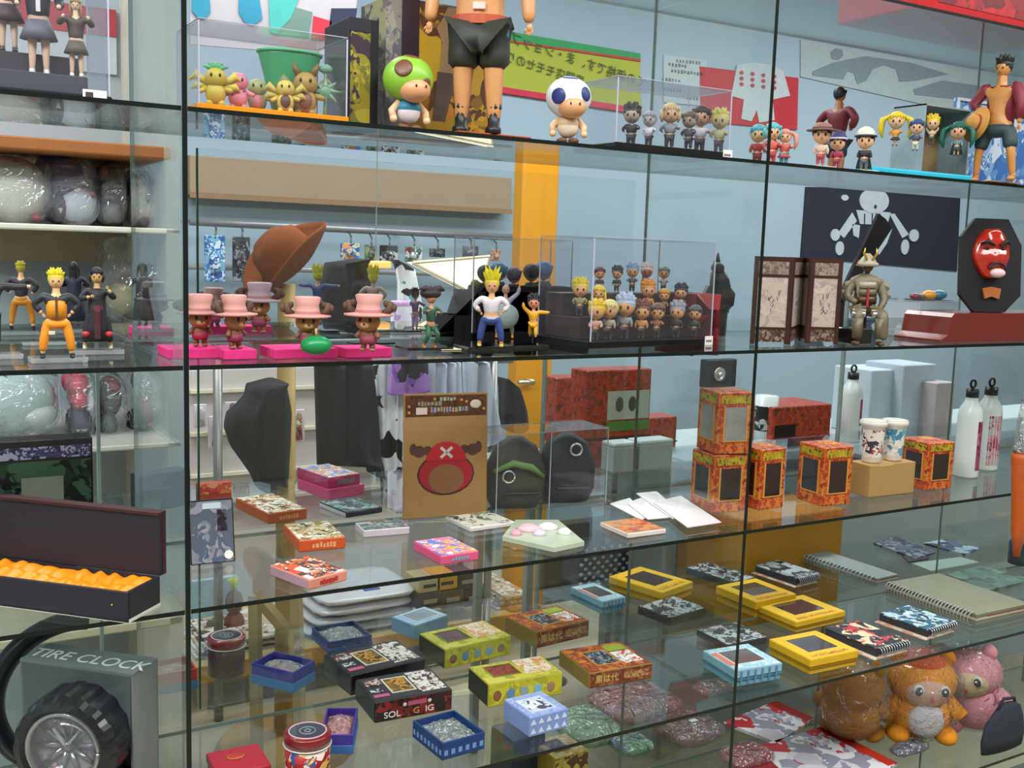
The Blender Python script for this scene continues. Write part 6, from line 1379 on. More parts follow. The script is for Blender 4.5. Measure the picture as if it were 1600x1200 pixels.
# ---- left bay: open black box with orange silk
A = onz(0, 947, ZC); B = onz(200, 974, ZC); Cb = onz(255, 947, ZC)
u = (B - A).normalized(); v = Vector((-u.y, u.x, 0))
if (Cb - B).dot(v) < 0: v = -v
L = .42; dpt = max(.07, min(.16, (Cb - B).length)); ht = hgt(B, 926)
ang = math.atan2(u.y, u.x); O = B - u * L
bx = E('silk_lined_box', O, 'long black open presentation box lined with orange silk at far left', 'box', ang)
BKM = M('#1f1b26', .55, var=.2, scale=60)
t = .004
MB().box(0, L, 0, t, .001, ht, bev=.0008).box(0, L, dpt - t, dpt, .001, ht).box(0, t, t, dpt - t, .001, ht).box(L - t, L, t, dpt - t, .001, ht).box(0, L, 0, dpt, .0005, .003).obj('tray', BKM, bx)
MB().box(L, L + .0012, .002, dpt, .0, .004).box(0, L, -.0005, dpt, .0, .0005).obj('white_bottom_edge', M('#cfcfc0', .5), bx)
# silk: rippled surface over the padding
n1, n2 = 110, 30; vs = []; fs = []
for j in range(n2 + 1):
    for i in range(n1 + 1):
        x = t + (L - 2 * t) * i / n1; y = t + (dpt - 2 * t) * j / n2
        z = ht * .90 + .004 * math.sin(x * 21 + 1.3 + 3 * math.sin(y * 35)) * math.sin(PI * j / n2) + .0018 * math.sin(x * 140 + y * 190 + 4 * math.sin(x * 37)) + .0012 * math.sin(x * 260 - y * 150) + .006 * math.sin(PI * j / n2) ** .5 - .008 * math.exp(-((y - dpt * .55) / .012) ** 2)
        vs.append((x, y, z))
for j in range(n2):
    for i in range(n1): fs.append((j * (n1 + 1) + i, j * (n1 + 1) + i + 1, (j + 1) * (n1 + 1) + i + 1, (j + 1) * (n1 + 1) + i))
sl = MB().add(vs, fs).obj('orange_silk', M('#f08a12', .35, var=.12), bx, True); q = sl.modifiers.new('s', 'SOLIDIFY'); q.thickness = .003; q.offset = -1
lh = hgt(B + v * dpt, 806) - ht * .0
lid = MB().box(0, L, -.003, .003, 0, lh - ht, bev=.001).obj('open_lid', BKM, bx); lid.location = (0, dpt + .004, ht); 
MB().box(0, L, -.006, .012, lh - ht, lh - ht + .004).box(0, L, .003, .012, 0, lh - ht).obj('maroon_lid_edge', M('#3a1418', .5), lid)
MB().tube([(L - .012, t, ht), (L - .02, .004, ht - .012), (L - .024, .000, ht - .02)], .0012, 5).obj('yellow_ribbon', M('#c9a83c', .5), bx)
# black and green glossy box standing behind
P = onz(0, 905, ZC) ; P = pxy(148, 1.66, ZC); w = .26; h = hgt(P, 683)
gb = E('glossy_game_box', P - Vector((w, 0, 0)), 'black box with dark green dragon-like swirl print behind the open black box', 'box')
MB().box(0, w, 0, .045, .0005, h, bev=.001).obj('carton', M('#0c0e12', .25, coat=.6), gb)
MB().box(.003, w - .003, -.0008, 0, .003, h * .84).obj('front_print', PR(('#0c1012', '#16281c', '#0e1214', '#2c4a34', '#12161a', '#1c3324', '#0c0f12'), 18, dist=1.5, key=3), gb)
MB().box(.003, w - .003, -.001, 0, h * .86, h * .95).obj('silver_lettering_band', PR(('#3a3a5c', '#8a8a9c', '#23233c'), 60, key=6), gb)
MB().box(w * .62, w * .84, -.0012, -.0008, h * .48, h * .72).obj('grey_panel', M('#6c6f66', .4), gb)
# ---- right bay: patterned mug boxes, cups, bottles
FIRE = PR(('#a8381c', '#c4551f', '#a0341c', '#c9742c', '#8a2818', '#b5451f'), 55, dist=1.5, key=7)
def mugbox(px_corner, pyb, px_r, pyt, px_l, label, z=ZC, rz=-.30, y=None, s=.092, hh=None):
    A = onz(px_corner, pyb, z) if y is None else pxy(px_corner, y, z)
    h = hh or hgt(A, pyt)
    # yaw so that the left face shows as wide as in the photo
    r = E('mug_box', A, label, 'box', rz, None); r['w'] = s
    w = s
    MB().box(0, w, 0, w, .0005, h, bev=.0015).obj('carton', FIRE, r)
    yb_ = M('#b59a24', .45)
    for face in (0, 1):
        Mx = Matrix() if face == 0 else Matrix.Rotation(-PI / 2, 4, 'Z') @ Matrix.Translation((-w, 0, 0))
        if face: Mx = Matrix.Translation((0, w, 0)) @ Matrix.Rotation(-PI / 2, 4, 'Z')
        MB().box(w * .08, w * .92, -.0008, 0, h * .82, h * .95, Mx).obj('yellow_title_band', PR(('#b59a24', '#a8881c', '#5c4a1c', '#b59a24'), 120, key=face), r)
        wn = MB().box(w * .20, w * .80, -.0009, 0, h * .22, h * .76, Mx).obj('window', M('#2c1a18', .12, coat=1), r)
        g = MB(); q = .0035
        g.box(w * .20 - q, w * .20, -.0016, 0, h * .20, h * .78, Mx); g.box(w * .80, w * .80 + q, -.0016, 0, h * .20, h * .78, Mx); g.box(w * .2, w * .8, -.0016, 0, h * .20, h * .22, Mx)
        g.obj('window_rim', M('#c98a3c', .4), wn)
    MB().box(w * .42, w * .9, w * .3, w * .9, h, h + .0005).obj('top_print', PR(('#c9a03c', '#c4551f', '#b53c2c'), 60, key=4), r)
    return r, w, h
s0 = .088
zC = ZC
a1 = mugbox(1112, 803, 1180, 712, 1050, 'orange patterned mug box at the bottom of the two-box stack', s=.078, rz=-.12)
r0 = mugbox(1122, 0, 0, 0, 0, 'orange patterned mug box on top with a white mug behind its window', z=ZC + a1[2] + .0015, y=a1[0].location.y + .0, s=.078, rz=-.2, hh=a1[2] * 1.05)
r0[0].location.x = a1[0].location.x + .002
for ch in r0[0].children:
    if ch.name.startswith('window') and 'rim' not in ch.name: ch.data.materials[0] = M('#8f8a86', .3, var=.5, scale=25)
mugbox(1184, 798, 1247, 703, 0, 'third mug box, wedged between the stack and the lone one', s=.068, rz=.0, hh=None)
mugbox(1283, 792, 1350, 700, 1247, 'mug box with two dark windows left of the cardboard box', s=.076, rz=-.08)
mugbox(1446, 767, 1513, 693, 1414, 'last mug box to the right, in front of the white bottles', s=.078, rz=-.08)
A = onz(1357, 778, ZC); w = pxy(1424, A.y, ZC).x - A.x; h = hgt(A, 728)
cb = E('cardboard_box', A, 'plain brown cardboard box carrying two printed cups', 'box', -.04); MB().box(0, w, 0, .06, .0005, h, bev=.001).obj('carton', M('#a8834c', .7, var=.06), cb); MB().box(w * .2, w * .5, -.0004, 0, h * .95, h).obj('tape_end', M('#c9a878', .4), cb)
zt = ZC + h + .0006
def cup(px, y, pyt, label, cols, k):
    P = pxy(px, y, zt); h = hgt(P, pyt); r = h * .25
    o = E('printed_cup', P, label, 'cup')
    MB().loft([(0, 0, 0, r * .82, r * .82), (0, 0, h * .03, r * .88, r * .88), (0, 0, h * .86, r * 1.1, r * 1.1), (0, 0, h * .9, r * 1.28, r * 1.28), (0, 0, h, r * 1.3, r * 1.3)], 24).obj('body', M('#dcd6cc', .4, var=.04), o, True)
    MB().loft([(0, 0, h * .14, r * .91, r * .91), (0, 0, h * .8, r * 1.095, r * 1.095)], 24, cap=False).obj('print', PR(cols, 40, key=k, dist=1.), o, True)
    MB().loft([(0, 0, h, r * 1.3, r * 1.3), (0, 0, h * 1.015, r * 1.1, r * 1.1)], 24).obj('lid', M('#c9c8b8', .4), o, True); return o
cup(1361, A.y + .03, 657, 'white cup with red and black print, left of the pair on the cardboard box', ('#dcd6cc', '#c2303c', '#dcd6cc', '#3a3844', '#e0b0a8'), 1)
cup(1394, A.y + .028, 656, 'white cup with blue picture print, right of the pair on the cardboard box', ('#3f7f9c', '#dcd6cc', '#5f9ab5', '#c9c2b8', '#c98a80'), 2)
MR = PR(('#7c2a44', '#8f3a5a', '#a85a74', '#6e2038'), 26, key=5); MR2 = PR(('#b58a94', '#8f3a50', '#a5a0a0', '#c26a74', '#97888c'), 26, dist=1.5, key=6)
P = pxy(1508, 1.56, ZC); bottle(P, hgt(P, 592), .028, 'front white bottle with maroon printed patch and black loop cap', ((-.2, 1.3, .08, .58), MR))
P = pxy(1538, 1.60, ZC); bottle(P, hgt(P, 590), .030, 'rear white bottle with pink flowery print and black loop cap', ((-.9, 1.2, .06, .60), MR2))
# bagged cushions further right and hanging orange pouch in front
P = ony(1600, 716, 1.30)
hb = E('hanging_orange_bag', P, 'bright orange pouch in clear wrapping hanging at the right photo edge', 'bag', .3)
topz = ony(1600, 560, 1.30).z - P.z; botz = ony(1600, 868, 1.30).z - P.z
MB().loft([(.012, 0, botz, .006, .006), (.01, 0, botz * .75, .018, .014), (.006, 0, botz * .3, .026, .02), (0, 0, 0, .029, .024), (0, 0, .012, .028, .023)], 20).obj('orange_pouch', M('#c2581c', .5, var=.2, scale=60), hb, True)
MB().loft([(0, 0, .012, .0285, .0235), (.004, 0, topz * .45, .026, .018), (.012, 0, topz, .018, .006)], 20).obj('clear_wrapping', FILMT, hb, True)
MB().tube([(-.024, -.02, .0), (-.016, -.02, topz * .5), (-.002, -.01, topz)], [.006, .005, .002], 6).obj('rolled_paper', M('#b5b8d4', .6), hb, True)
MB().tube([(.012, 0, topz), (.012, 0, 2.2 - P.z)], .0008, 4).obj('nylon_thread', M('#9a9a9a', .4), hb)
# ================================================================== fourth shelf row (shelf D)
def tin(px, pyb, pyt, wpx, label, sidep, z=ZD):
    P = onz(px, pyb - 6, z); P.y += .0; h = hgt(P, pyt + 8); r = wpx * (P - CAM).dot(fw_) / F / 2
    if P.y - r < Y0 + .003: P.y = Y0 + .003 + r
    o = E('round_tin', P, label, 'tin')
    MB().loft([(0, 0, .0005, r * .97, r * .97), (0, 0, .002, r, r), (0, 0, h * .82, r, r)], 32).obj('can', sidep, o, True)
    ld = MB().loft([(0, 0, h * .76, r * 1.04, r * 1.04), (0, 0, h * .97, r * 1.04, r * 1.04), (0, 0, h, r * 1.0, r * 1.0)], 32).obj('lid', M('#7c1220', .3, coat=.6), o, True)
    MB().torus((0, 0, h * .76), r * 1.045, .0012, None, 32, 6).obj('pale_rim', M('#d9d2c8', .3), ld, True)
    MB().loft([(0, 0, h, r * .80, r * .80), (0, 0, h + .0006, r * .80, r * .80)], 28).obj('lid_window', M('#39404c', .15, coat=1), ld)
    MB().torus((0, 0, h + .0008), r * .82, .0011, None, 30, 6).obj('window_ring', M('#d0b8b8', .3), ld, True)
    MB().torus((0, 0, h + .0008), r * .35, .0008, None, 22, 6).torus((0, 0, h + .0008), r * .14, .0008, None, 16, 6).obj('inner_ring', M('#8a9098', .3), ld, True)
    return o
tin(354, 1057, 985, 56, 'dark maroon round tin with windowed lid left of the blue box', M('#2a0c10', .4, var=.4, scale=40))
tin(480, 1222, 1134, 70, 'red round tin with comic print at the bottom beside the purple box', PR(('#8a1824', '#2c4f8a', '#d9c9bc', '#b0242c', '#c9a04c', '#e0dcd8'), 40, key=8))
def tray(fl, fr, ytop, bl, label, outer, inner, content, z=ZD, name='gift_box', dep=None, base2=None, edge=None):
    A, a, w, d, h = frame(fl, fr, z, ytop, bl)
    d = min(dep or d, .14)
    r = E(name, A, label, 'box', a); t = .003; om = M(outer, .4)
    MB().box(0, w, 0, t, .0005, h, bev=.0006).box(0, w, d - t, d, .0005, h).box(0, t, t, d - t, .0005, h).box(w - t, w, t, d - t, .0005, h).box(0, w, 0, d, .0004, .002).obj('tray', om if not base2 else om, r)
    if base2: MB().box(-.0012, w + .0012, -.0012, d + .0012, .0003, h * .45, bev=.0006).obj('lower_part', M(base2, .4), r)
    MB().box(t, w - t, t, d - t, .002, h * .55).obj('lining', M(inner, .6), r)
    m = MB(); rr = random.Random(int(fl[0])); n = 12; vs = []; fs = []
    for j in range(n + 1):
        for i in range(n + 1):
            u, v = i / n, j / n; e = math.sin(PI * u) ** .5 * math.sin(PI * v) ** .5
            vs.append((t + (w - 2 * t) * u, t + (d - 2 * t) * v, h * .6 + e * (h * .25 + rr.uniform(0, .007))))
    for j in range(n):
        for i in range(n): fs.append((j * (n + 1) + i, j * (n + 1) + i + 1, (j + 1) * (n + 1) + i + 1, (j + 1) * (n + 1) + i))
    m.add(vs, fs).obj('crinkled_film', content, r)
    if edge:
        m = MB()
        k = max(3, int(w / .012))
        for i in range(k): m.box(w * (i + .25) / k, w * (i + .75) / k, -.0006 - (.0012 if base2 else 0), -.0001, h * .25, h * .55)
        k2 = max(3, int(d / .012))
        for i in range(k2): m.box(-.0006, -.0001, d * (i + .25) / k2, d * (i + .75) / k2, h * .25, h * .55)
        q = m.obj('repeated_pale_print', M(edge, .5), r); q['kind'] = 'stuff'
    return r
FC = GL((.85, .87, .88), 2.2, .15, .25, 'film', (.8, .85, .85), bump=40)
FCR = GL((.88, .75, .75), 2.2, .15, .3, 'film', (.85, .55, .55), bump=40)
tray((393, 1067), (458, 1083), 1036, (432, 1018), 'blue two-tone open gift box with red lining right of the maroon tin', '#2a2c8f', '#a8122c', FC, base2='#1f6fae')
tray((513, 1022), (581, 1010), 1004, (500, 978), 'small dark blue open box filled with crinkled silver film', '#1c3a6e', '#1a2030', FC, base2='#22508a')
tray((500, 1178), (551, 1178), 1148, (500, 1106), 'purple open gift box with pink film beside the red tin', '#3a2a8a', '#b53a44', FCR, base2='#2f62a5')
tray((691, 1189), (757, 1170), 1162, (640, 1127), 'dark blue patterned tray of dark wrapped items at the bottom centre', '#14386e', '#20242c', FC, edge='#6f8fc0')
tray((240, 1088), (308, 1076), 1056, (238, 1032), 'red and blue gift box seen through the dark upright on the fourth shelf', '#a82c34', '#8a2430', FCR, base2='#2c6f96', dep=.07)
A_ = (342, 1235)
r_, w, d, h = pack('red_topped_box', (340, 1240), (424, 1222), ZD, 1212, (326, 1176), 'red-topped box with round gold emblem at the bottom left', M('#1f4f8a', .4), M('#a8142c', .4), lid=True)
MB().ell((w * .48, d * .62, h + .0006), (w * .17, d * .13, .0008), 16, 6).obj('gold_emblem', M('#c9802c', .3), r_, True); MB().ell((w * .48, d * .62, h + .0012), (w * .14, d * .10, .0006), 16, 6).obj('red_emblem_centre', M('#b52c34', .3), r_, True)
BLK = M('#19161a', .35, coat=.3)
def animebox(fl, fr, z, yt, bl, label, front=None, sign=None):
    r, w, d, h = pack('figure_box', fl, fr, z, yt, bl, label, BLK, '#2a2628', win=(.30, .58, .25, .80), rim='#e0d8cc', winmat=PRc('#7c5c1c', '#c98a1c', '#3c2c18', s=60, k=3), topprint=M('#2a2628', .3), front=front)
    tp = MB(); e = h + .0007
    MB().box(w * .62, w * .96, d * .10, d * .92, e, e + .0005).obj('character_art_patch', PRc('#d9cfc9', '#6b3a34', '#e6dcd4', '#3a2828', '#c9b0a5', s=60, k=int(fl[0]) % 7), r)
    MB().box(w * .04, w * .24, d * .15, d * .25, e, e + .0005).obj('pink_title_print', M('#c25c86', .4), r)
    MB().box(w * .05, w * .20, d * .35, d * .48, e, e + .0005).obj('white_title_print', PRc('#d9d9de', '#2a2628', '#c9c9d0', s=120), r)
    MB().box(w * .05, w * .26, d * .62, d * .88, e, e + .0005).obj('art_strip', PRc('#7c3a44', '#d9cfc9', '#3a2828', s=80, k=2), r)
    if sign:
        for tx, u, c in sign: text(tx, h * .40, M(c, .4), r, Matrix.Translation((w * u, -.0012, h * .30)) @ FRONT, sx=1.15)
        MB().box(w * .42, w * .66, -.0012, -.0004, h * .60, h * .80).obj('pink_front_title', M('#b05a78', .4), r)
        for s_ in (.38, .70): MB().ell((w * s_, -.0008, h * .68), (w * .025, .0006, h * .09), 8, 6).obj('pale_emblem', M('#d9cfd4', .4), r)
    return r
animebox((548, 1088), (664, 1060), ZD, 1056, (512, 1022), 'black figure box with white and amber art, behind the lettered black box')
animebox((585, 1131), (706, 1109), ZD, 1098, (549, 1063), 'black and dark red figure box lettered SOL on its front edge', front=PRc('#2a1014', '#6e141c', '#1d1014', '#8a1c24', '#2a1014', s=30, k=1), sign=(('SOL', .22, '#f0ece4'), ('R', .41, '#8a2c2c'), ('G', .53, '#c99a4c'), ('IG', .70, '#ece0d4')))
YL = M('#a8a42c', .45); YP = PRc('#b5ae30', '#c2b83c', '#9c982c', '#c9c04c', s=30)
for (fl, fr, yt, bl, lab, wc, k) in (((695, 1046), (798, 1022), 1016, (650, 991), 'yellow-green figure box with purple window, rear of the two', PRc('#5a3c4c', '#6b3a44', '#3c3038', s=80), 1), ((762, 1106), (878, 1085), 1070, (721, 1044), 'bright yellow figure box with red window and comic faces, front of the two', PRc('#7c2418', '#8f3420', '#5c1c14', s=80, k=2), 2)):
    r, w, d, h = pack('figure_box', fl, fr, ZD, yt, bl, lab, YL, '#b5ae30', win=(.16, .50, .30, .82), rim='#7c8028', winmat=wc, topprint=YP, leftc='#2c2820', front=PRc('#c2b92c', '#aaa228', '#cfc63c', s=30, k=k))
    e = h + .0006
    MB().box(w * .56, w * .95, d * .2, d * .95, e, e + .0005).obj('cartoon_art_patch', PRc('#d9b59a', '#c9a04c', '#e0cfc0', '#cf8a5c', '#b59a4c', s=55, k=k), r)
    for i, c in enumerate(('#8a5c3c', '#5f8ab5', '#8aa0a8', '#7cb0c9', '#a0785c')):
        MB().ell((w * (.12 + .18 * i), -.0006, h * .45), (w * .055, .0006, h * .24), 12, 6).obj('round_face_print', M(c, .4), r, True)
BRN = PRc('#7c3420', '#6e2c1c', '#8a442c', '#a0682c', s=50, k=5)
for (fl, fr, yt, bl, lab, k) in (((838, 1014), (920, 994), 988, (787, 963), 'brown and gold figure box with small window, rear of the brown pair', 1), ((920, 1077), (1019, 1060), 1052, (875, 1016), 'brown and gold figure box with silver figures, front of the brown pair', 2)):
    r, w, d, h = pack('figure_box', fl, fr, ZD, yt, bl, lab, M('#8a6c30', .4), '#8a4a2c', win=(.24, .58, .22, .74), rim='#c98a3c', winmat=PRc('#20242c', '#8a94a0', '#15181c', '#3a4048', s=90, k=k), topprint=PRc('#8a3c20', '#c9702c', '#a0581c', '#7c3420', s=40, k=k), front=BRN, leftc='#8a7434')
    e = h + .0006
    MB().box(w * .62, w * .93, d * .15, d * .62, e, e + .0005).obj('white_figure_patch', PRc('#d9d0c9', '#c9502c', '#e6e0dc', '#a5a09c', s=60, k=k), r)
    MB().box(w * .62, w * .93, d * .66, d * .9, e, e + .0005).obj('green_patch', M('#8fa02c', .4), r)
    text('黒は代', h * .55, M('#d9b56c', .4), r, Matrix.Translation((w * .27, -.0012, h * .48)) @ FRONT)
    MB().box(w * .54, w * .94, -.001, -.0004, h * .3, h * .72).obj('gold_text_block', PRc('#a5784c', '#7c442c', '#c99a5c', s=160), r)
r, w, d, h = pack('figure_box', (827, 1153), (887, 1137), ZD, 1122, (795, 1091), 'pale blue box with white triangle pattern and windowed top', M('#7f94c9', .4), '#8fa5d4', win=(.2, .75, .2, .75), rim='#cfd6e6', winmat=PRc('#d9dce0', '#c9ccd4', '#4a5068', '#e0e0e4', s=50), topprint=PRc('#8fa0cc', '#a5b5dc', '#8094c4', s=120))
n_ = 5
for i in range(n_):
    for j in range(2):
        MB().prism([(w * (i + .15) / n_, h * (.15 + .45 * j)), (w * (i + .85) / n_, h * (.15 + .45 * j)), (w * (i + .5) / n_, h * (.42 + .45 * j))], 0, .0006, RX).obj('white_triangle', M('#cfd9ee', .4), r)
pack('figure_box', (648, 1000), (700, 982), ZD, 978, (614, 963), 'pale blue box with film window behind the yellow-green box', M('#7fa5c9', .4), '#9ab8d4', win=(.2, .85, .2, .85), rim='#c9d4dc', winmat=M('#9aa8b0', .15, coat=1), topprint=PRc('#8fb0d0', '#a5c0d9', s=80))
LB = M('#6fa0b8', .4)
for (fl, fr, yt, bl, lab, y_) in (((940, 961), (977, 953), 940, (882, 919), 'light blue windowed box at the rear, left of the thin rear upright', 1), ((1148, 1075), (1221, 1062), 1048, (1075, 1020), 'light blue windowed box at the front left of the dark right upright', 2)):
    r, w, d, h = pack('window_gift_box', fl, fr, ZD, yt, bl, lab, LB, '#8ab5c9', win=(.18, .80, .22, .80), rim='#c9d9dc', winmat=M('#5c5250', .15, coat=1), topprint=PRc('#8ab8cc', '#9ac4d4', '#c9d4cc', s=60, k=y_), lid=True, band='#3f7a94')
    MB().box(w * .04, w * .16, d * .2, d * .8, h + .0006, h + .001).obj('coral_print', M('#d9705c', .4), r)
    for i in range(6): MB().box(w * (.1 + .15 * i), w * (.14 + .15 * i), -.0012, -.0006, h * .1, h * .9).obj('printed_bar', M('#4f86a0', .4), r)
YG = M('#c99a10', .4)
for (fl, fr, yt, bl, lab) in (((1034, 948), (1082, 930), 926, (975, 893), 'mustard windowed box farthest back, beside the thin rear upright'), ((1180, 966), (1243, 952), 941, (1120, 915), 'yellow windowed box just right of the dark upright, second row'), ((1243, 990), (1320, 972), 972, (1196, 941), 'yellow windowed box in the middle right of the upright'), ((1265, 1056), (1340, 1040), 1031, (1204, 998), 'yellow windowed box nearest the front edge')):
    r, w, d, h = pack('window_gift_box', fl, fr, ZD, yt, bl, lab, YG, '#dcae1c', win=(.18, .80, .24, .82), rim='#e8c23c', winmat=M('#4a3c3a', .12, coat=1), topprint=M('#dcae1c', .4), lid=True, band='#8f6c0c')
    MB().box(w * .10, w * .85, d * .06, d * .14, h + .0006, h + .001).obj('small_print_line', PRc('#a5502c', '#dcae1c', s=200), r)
for (fl, fr, yt, bl, lab) in (((1047, 979), (1103, 962), 966, (998, 946), 'dark grey wrapped flat pack behind the rear upright'), ((1136, 1019), (1199, 1006), 1008, (1080, 985), 'black and white wrapped flat pack left of the dark upright'), ((1150, 922), (1182, 912), 911, (1080, 884), 'dark flat pack at the rear beside the mustard boxes')):
    r, w, d, h = pack('wrapped_pack', fl, fr, ZD, yt, bl, lab, M('#23262a', .3, coat=.5), PRc('#3a4044', '#2a2e32', '#8a9494', '#23262a', '#5c6468', s=40), topprint=PRc('#3a4044', '#2a2e32', '#a5acac', '#23262a', '#5c6468', s=40, k=int(fl[0])))
def coil(r, x0, x1, y, z, n, rad=.004, ax='x', mat=None, name='spiral_ring'):
    me = MB().torus((0, 0, 0), rad, .0011, Matrix.Rotation(PI / 2, 4, 'Y' if ax == 'x' else 'X'), 10, 4)
    o0 = me.obj(name, mat or M('#b5b8bc', .3, .6), r, True)
    for i in range(n):
        o = o0 if i == 0 else o0.copy()
        if i: C.objects.link(o); o.parent = r
        u = x0 + (x1 - x0) * (i + .5) / n
        o.location = (u, y, z) if ax == 'x' else (y, u, z)
for (fl, fr, yt, bl, lab, cov) in (((1369, 1028), (1420, 1014), 1014, (1303, 978), 'black spiral notepad with red and cream cover picture near the front edge', PRc('#20283c', '#c2303c', '#20242c', '#d9c9a0', '#2a3040', s=24, k=2)), ((1448, 997), (1493, 983), 984, (1381, 956), 'black spiral notepad with white and teal cover, right of the red pictured one', PRc('#1d2a34', '#c9d9dc', '#2a5c74', '#b5c9d0', '#1a2028', s=24, k=3)),
                                   ((1243, 916), (1279, 907), 904, (1184, 882), 'black spiral notepad with pale cover behind the yellow boxes', PRc('#20242a', '#a5b0b8', '#3a444c', '#8a949c', s=24, k=4))):
    A, a, w, d, h = frame(fl, fr, ZD, yt, bl)
    r = E('spiral_notepad', A, lab, 'notepad', a)
    MB().box(-w * .15, w * .85, -.008, d * 1.0, .0003, .0015).obj('backing_card', PRc('#c9b5a0', '#d9c9b5', '#c98a6c', s=30), r)
    MB().box(0, w, 0, d, .0018, h * .88, bev=.001).obj('page_block', M('#2a2c30', .5), r)
    MB().box(0, w, 0, d, h * .9, h).obj('cover', cov, r)
    coil(r, .004, w - .004, -.0005, h * .62, 12, max(.004, h * .42))
for (fl, fr, yt, bl, lab, cc, n_) in (((1524, 977), (1610, 958), 960, (1409, 905), 'stack of pale olive spiral notebooks at right with a red page edge', '#7c7a62', 26), ((1369, 915), (1405, 907), 904, (1271, 860), 'pale grey spiral notebooks lying behind the notepads', '#7f8884', 20)):
    A, a, w, d, h = frame(fl, fr, ZD, yt, bl); d = min(d, .30)
    r = E('spiral_notebooks', A, lab, 'notebook', a)
    for k in range(3): MB().box(.001 * k, w - .003 * k, 0, d, .0005 + h * k / 3, h * (k + .85) / 3).obj('notebook', M((cc, '#b5b0a0', cc)[k], .5), r)
    MB().box(w * .2, w, -.0005, .01, h * .60, h * .66).obj('red_page_edge', M('#a02c2c', .5), r)
    coil(r, .005, d - .005, -.001, h * .5, n_, h * .62, ax='y', mat=M('#b5b8b8', .3, .4))
for pts, t, lab, mat in (([(1365, 848), (1400, 838), (1462, 862), (1432, 873)], .006, 'dark pictured notebook lying right of the thin rear upright edge', PRc('#2a3040', '#6c7884', '#3a4454', '#4a5464', s=20)), ([(1443, 848), (1475, 842), (1530, 856), (1508, 866)], .006, 'dark blue pictured notebook beyond the rear right upright', PRc('#2a3448', '#8a9aa8', '#3f5068', s=20, k=4)),
                        ([(1478, 897), (1532, 884), (1615, 905), (1545, 922)], .008, 'teal grey album with dark round print near the right photo edge', PRc('#4f6a60', '#5c786c', '#465f58', '#3a4038', s=14, k=1)), ([(1425, 880), (1500, 870), (1530, 878), (1455, 892)], .006, 'pale grey-green folder behind the olive notebooks', M('#84948c', .4)),
                        ([(1410, 868), (1440, 864), (1452, 872), (1420, 878)], .004, 'small black card between the dark notebooks', M('#2a2422', .4))):
    quad_slab('flat_notebook', pts, ZD, t, lab, mat, 'notebook')
P_ = onz(1592, 880, ZD); o = MB().loft([(0, 0, .0005, .03, .03), (0, 0, .06, .03, .03), (0, 0, .075, .02, .02)], 20).obj('dark_blue_jar', M('#1c3444', .3), None, True, loc=P_); T(o, 'dark blue-green jar at the far right of the fourth shelf', 'jar')
# ---- tyre shaped clock in its grey box (left bay)
za = .852
B_ = onz(207, 1054, za); A_ = onz(31, 1029, za); R_ = onz(245, 1028, za)
u = (B_ - A_); W_ = u.length; ang = math.atan2(u.y, u.x); n = Vector((-math.sin(ang), math.cos(ang), 0)); D_ = max(.05, abs((R_ - B_).dot(n)))
O = Vector((A_.x, A_.y, ZD)); H_ = za - ZD
tc_ = E('clock_box', O, 'tall grey carton lettered TIRE CLOCK holding a wheel-shaped clock, bottom left', 'box', ang)
GY_ = M('#6f7876', .4, .1, var=.08); t = .004
MB().box(0, W_, D_ - t, D_, .0005, H_).obj('back_wall', GY_, tc_)
MB().box(0, t, 0, D_ - t, .0005, H_ - t).obj('left_wall', GY_, tc_); MB().box(W_ - t, W_, 0, D_ - t, .0005, H_ - t).obj('right_wall', M('#77807c', .4), tc_)
MB().box(0, W_, 0, D_ - t, H_ - t, H_).obj('top_panel', M('#6a7674', .4), tc_); MB().box(0, W_, 0, D_ - t, .0005, t).obj('bottom_panel', GY_, tc_)
# front face with a curved cut-out
arcp = [(W_ * .5 + W_ * .49 * math.cos(a), H_ * .42 + H_ * .44 * math.sin(a)) for a in [PI * .02 + PI * .96 * i / 20 for i in range(21)]]
for i in range(20):
    (xa, za_), (xb, zb_) = arcp[i], arcp[i + 1]
    MB().prism([(xa, za_), (xb, zb_), (xb, H_ - t), (xa, H_ - t)], 0, t, Matrix.Translation((0, t, 0)) @ RX).obj('front_panel_segment', GY_, tc_) if i == -1 else None
m = MB()
for i in range(20):
    (xa, za_), (xb, zb_) = arcp[i], arcp[i + 1]; m.prism([(xa, za_), (xb, zb_), (xb, H_ - t), (xa, H_ - t)], 0, t, Matrix.Translation((0, t, 0)) @ RX)
m.obj('arched_front', M('#525a5c', .4), tc_)
text('TIRE CLOCK', D_ * .62, M('#d9e0dc', .4), tc_, Matrix.Translation((W_ * .52, D_ * .42, H_ + .0006)), sx=.86)
# clock
ck = E('wheel_clock', O + Vector((math.cos(ang) * W_ * .5, math.sin(ang) * W_ * .5, .006)), 'clock shaped like a chunky black tyre with red and silver dial', 'clock', ang - .62)
yc_ = (O + Vector((math.cos(ang) * W_ * .5, math.sin(ang) * W_ * .5, 0)) + n * (-.045)).y
Pc_ = ony(116, 1156, yc_); Rk = 84 * (Pc_ - CAM).dot(fw_) / F; ck.location = Pc_ - Vector((0, 0, Rk)); ck.rotation_euler = (0, 0, fc(Pc_) - .5)
bz_ = Pc_.z - Rk - ZD - .001
if bz_ > .004: MB().box(W_ * .12, W_ * .88, -.055, D_ - .006, .0005, bz_, bev=.001).obj('inner_stand', M('#3a4044', .4), tc_)
TM = Matrix.Translation((0, 0, Rk + .0)) @ RX
prof_ = [(Rk * .66, -.040), (Rk * .80, -.046), (Rk * .93, -.040), (Rk * 1.0, -.026), (Rk * 1.0, .022), (Rk * .93, .034), (Rk * .78, .038), (Rk * .66, .030)]
nn = 64; vs = []; fs = []
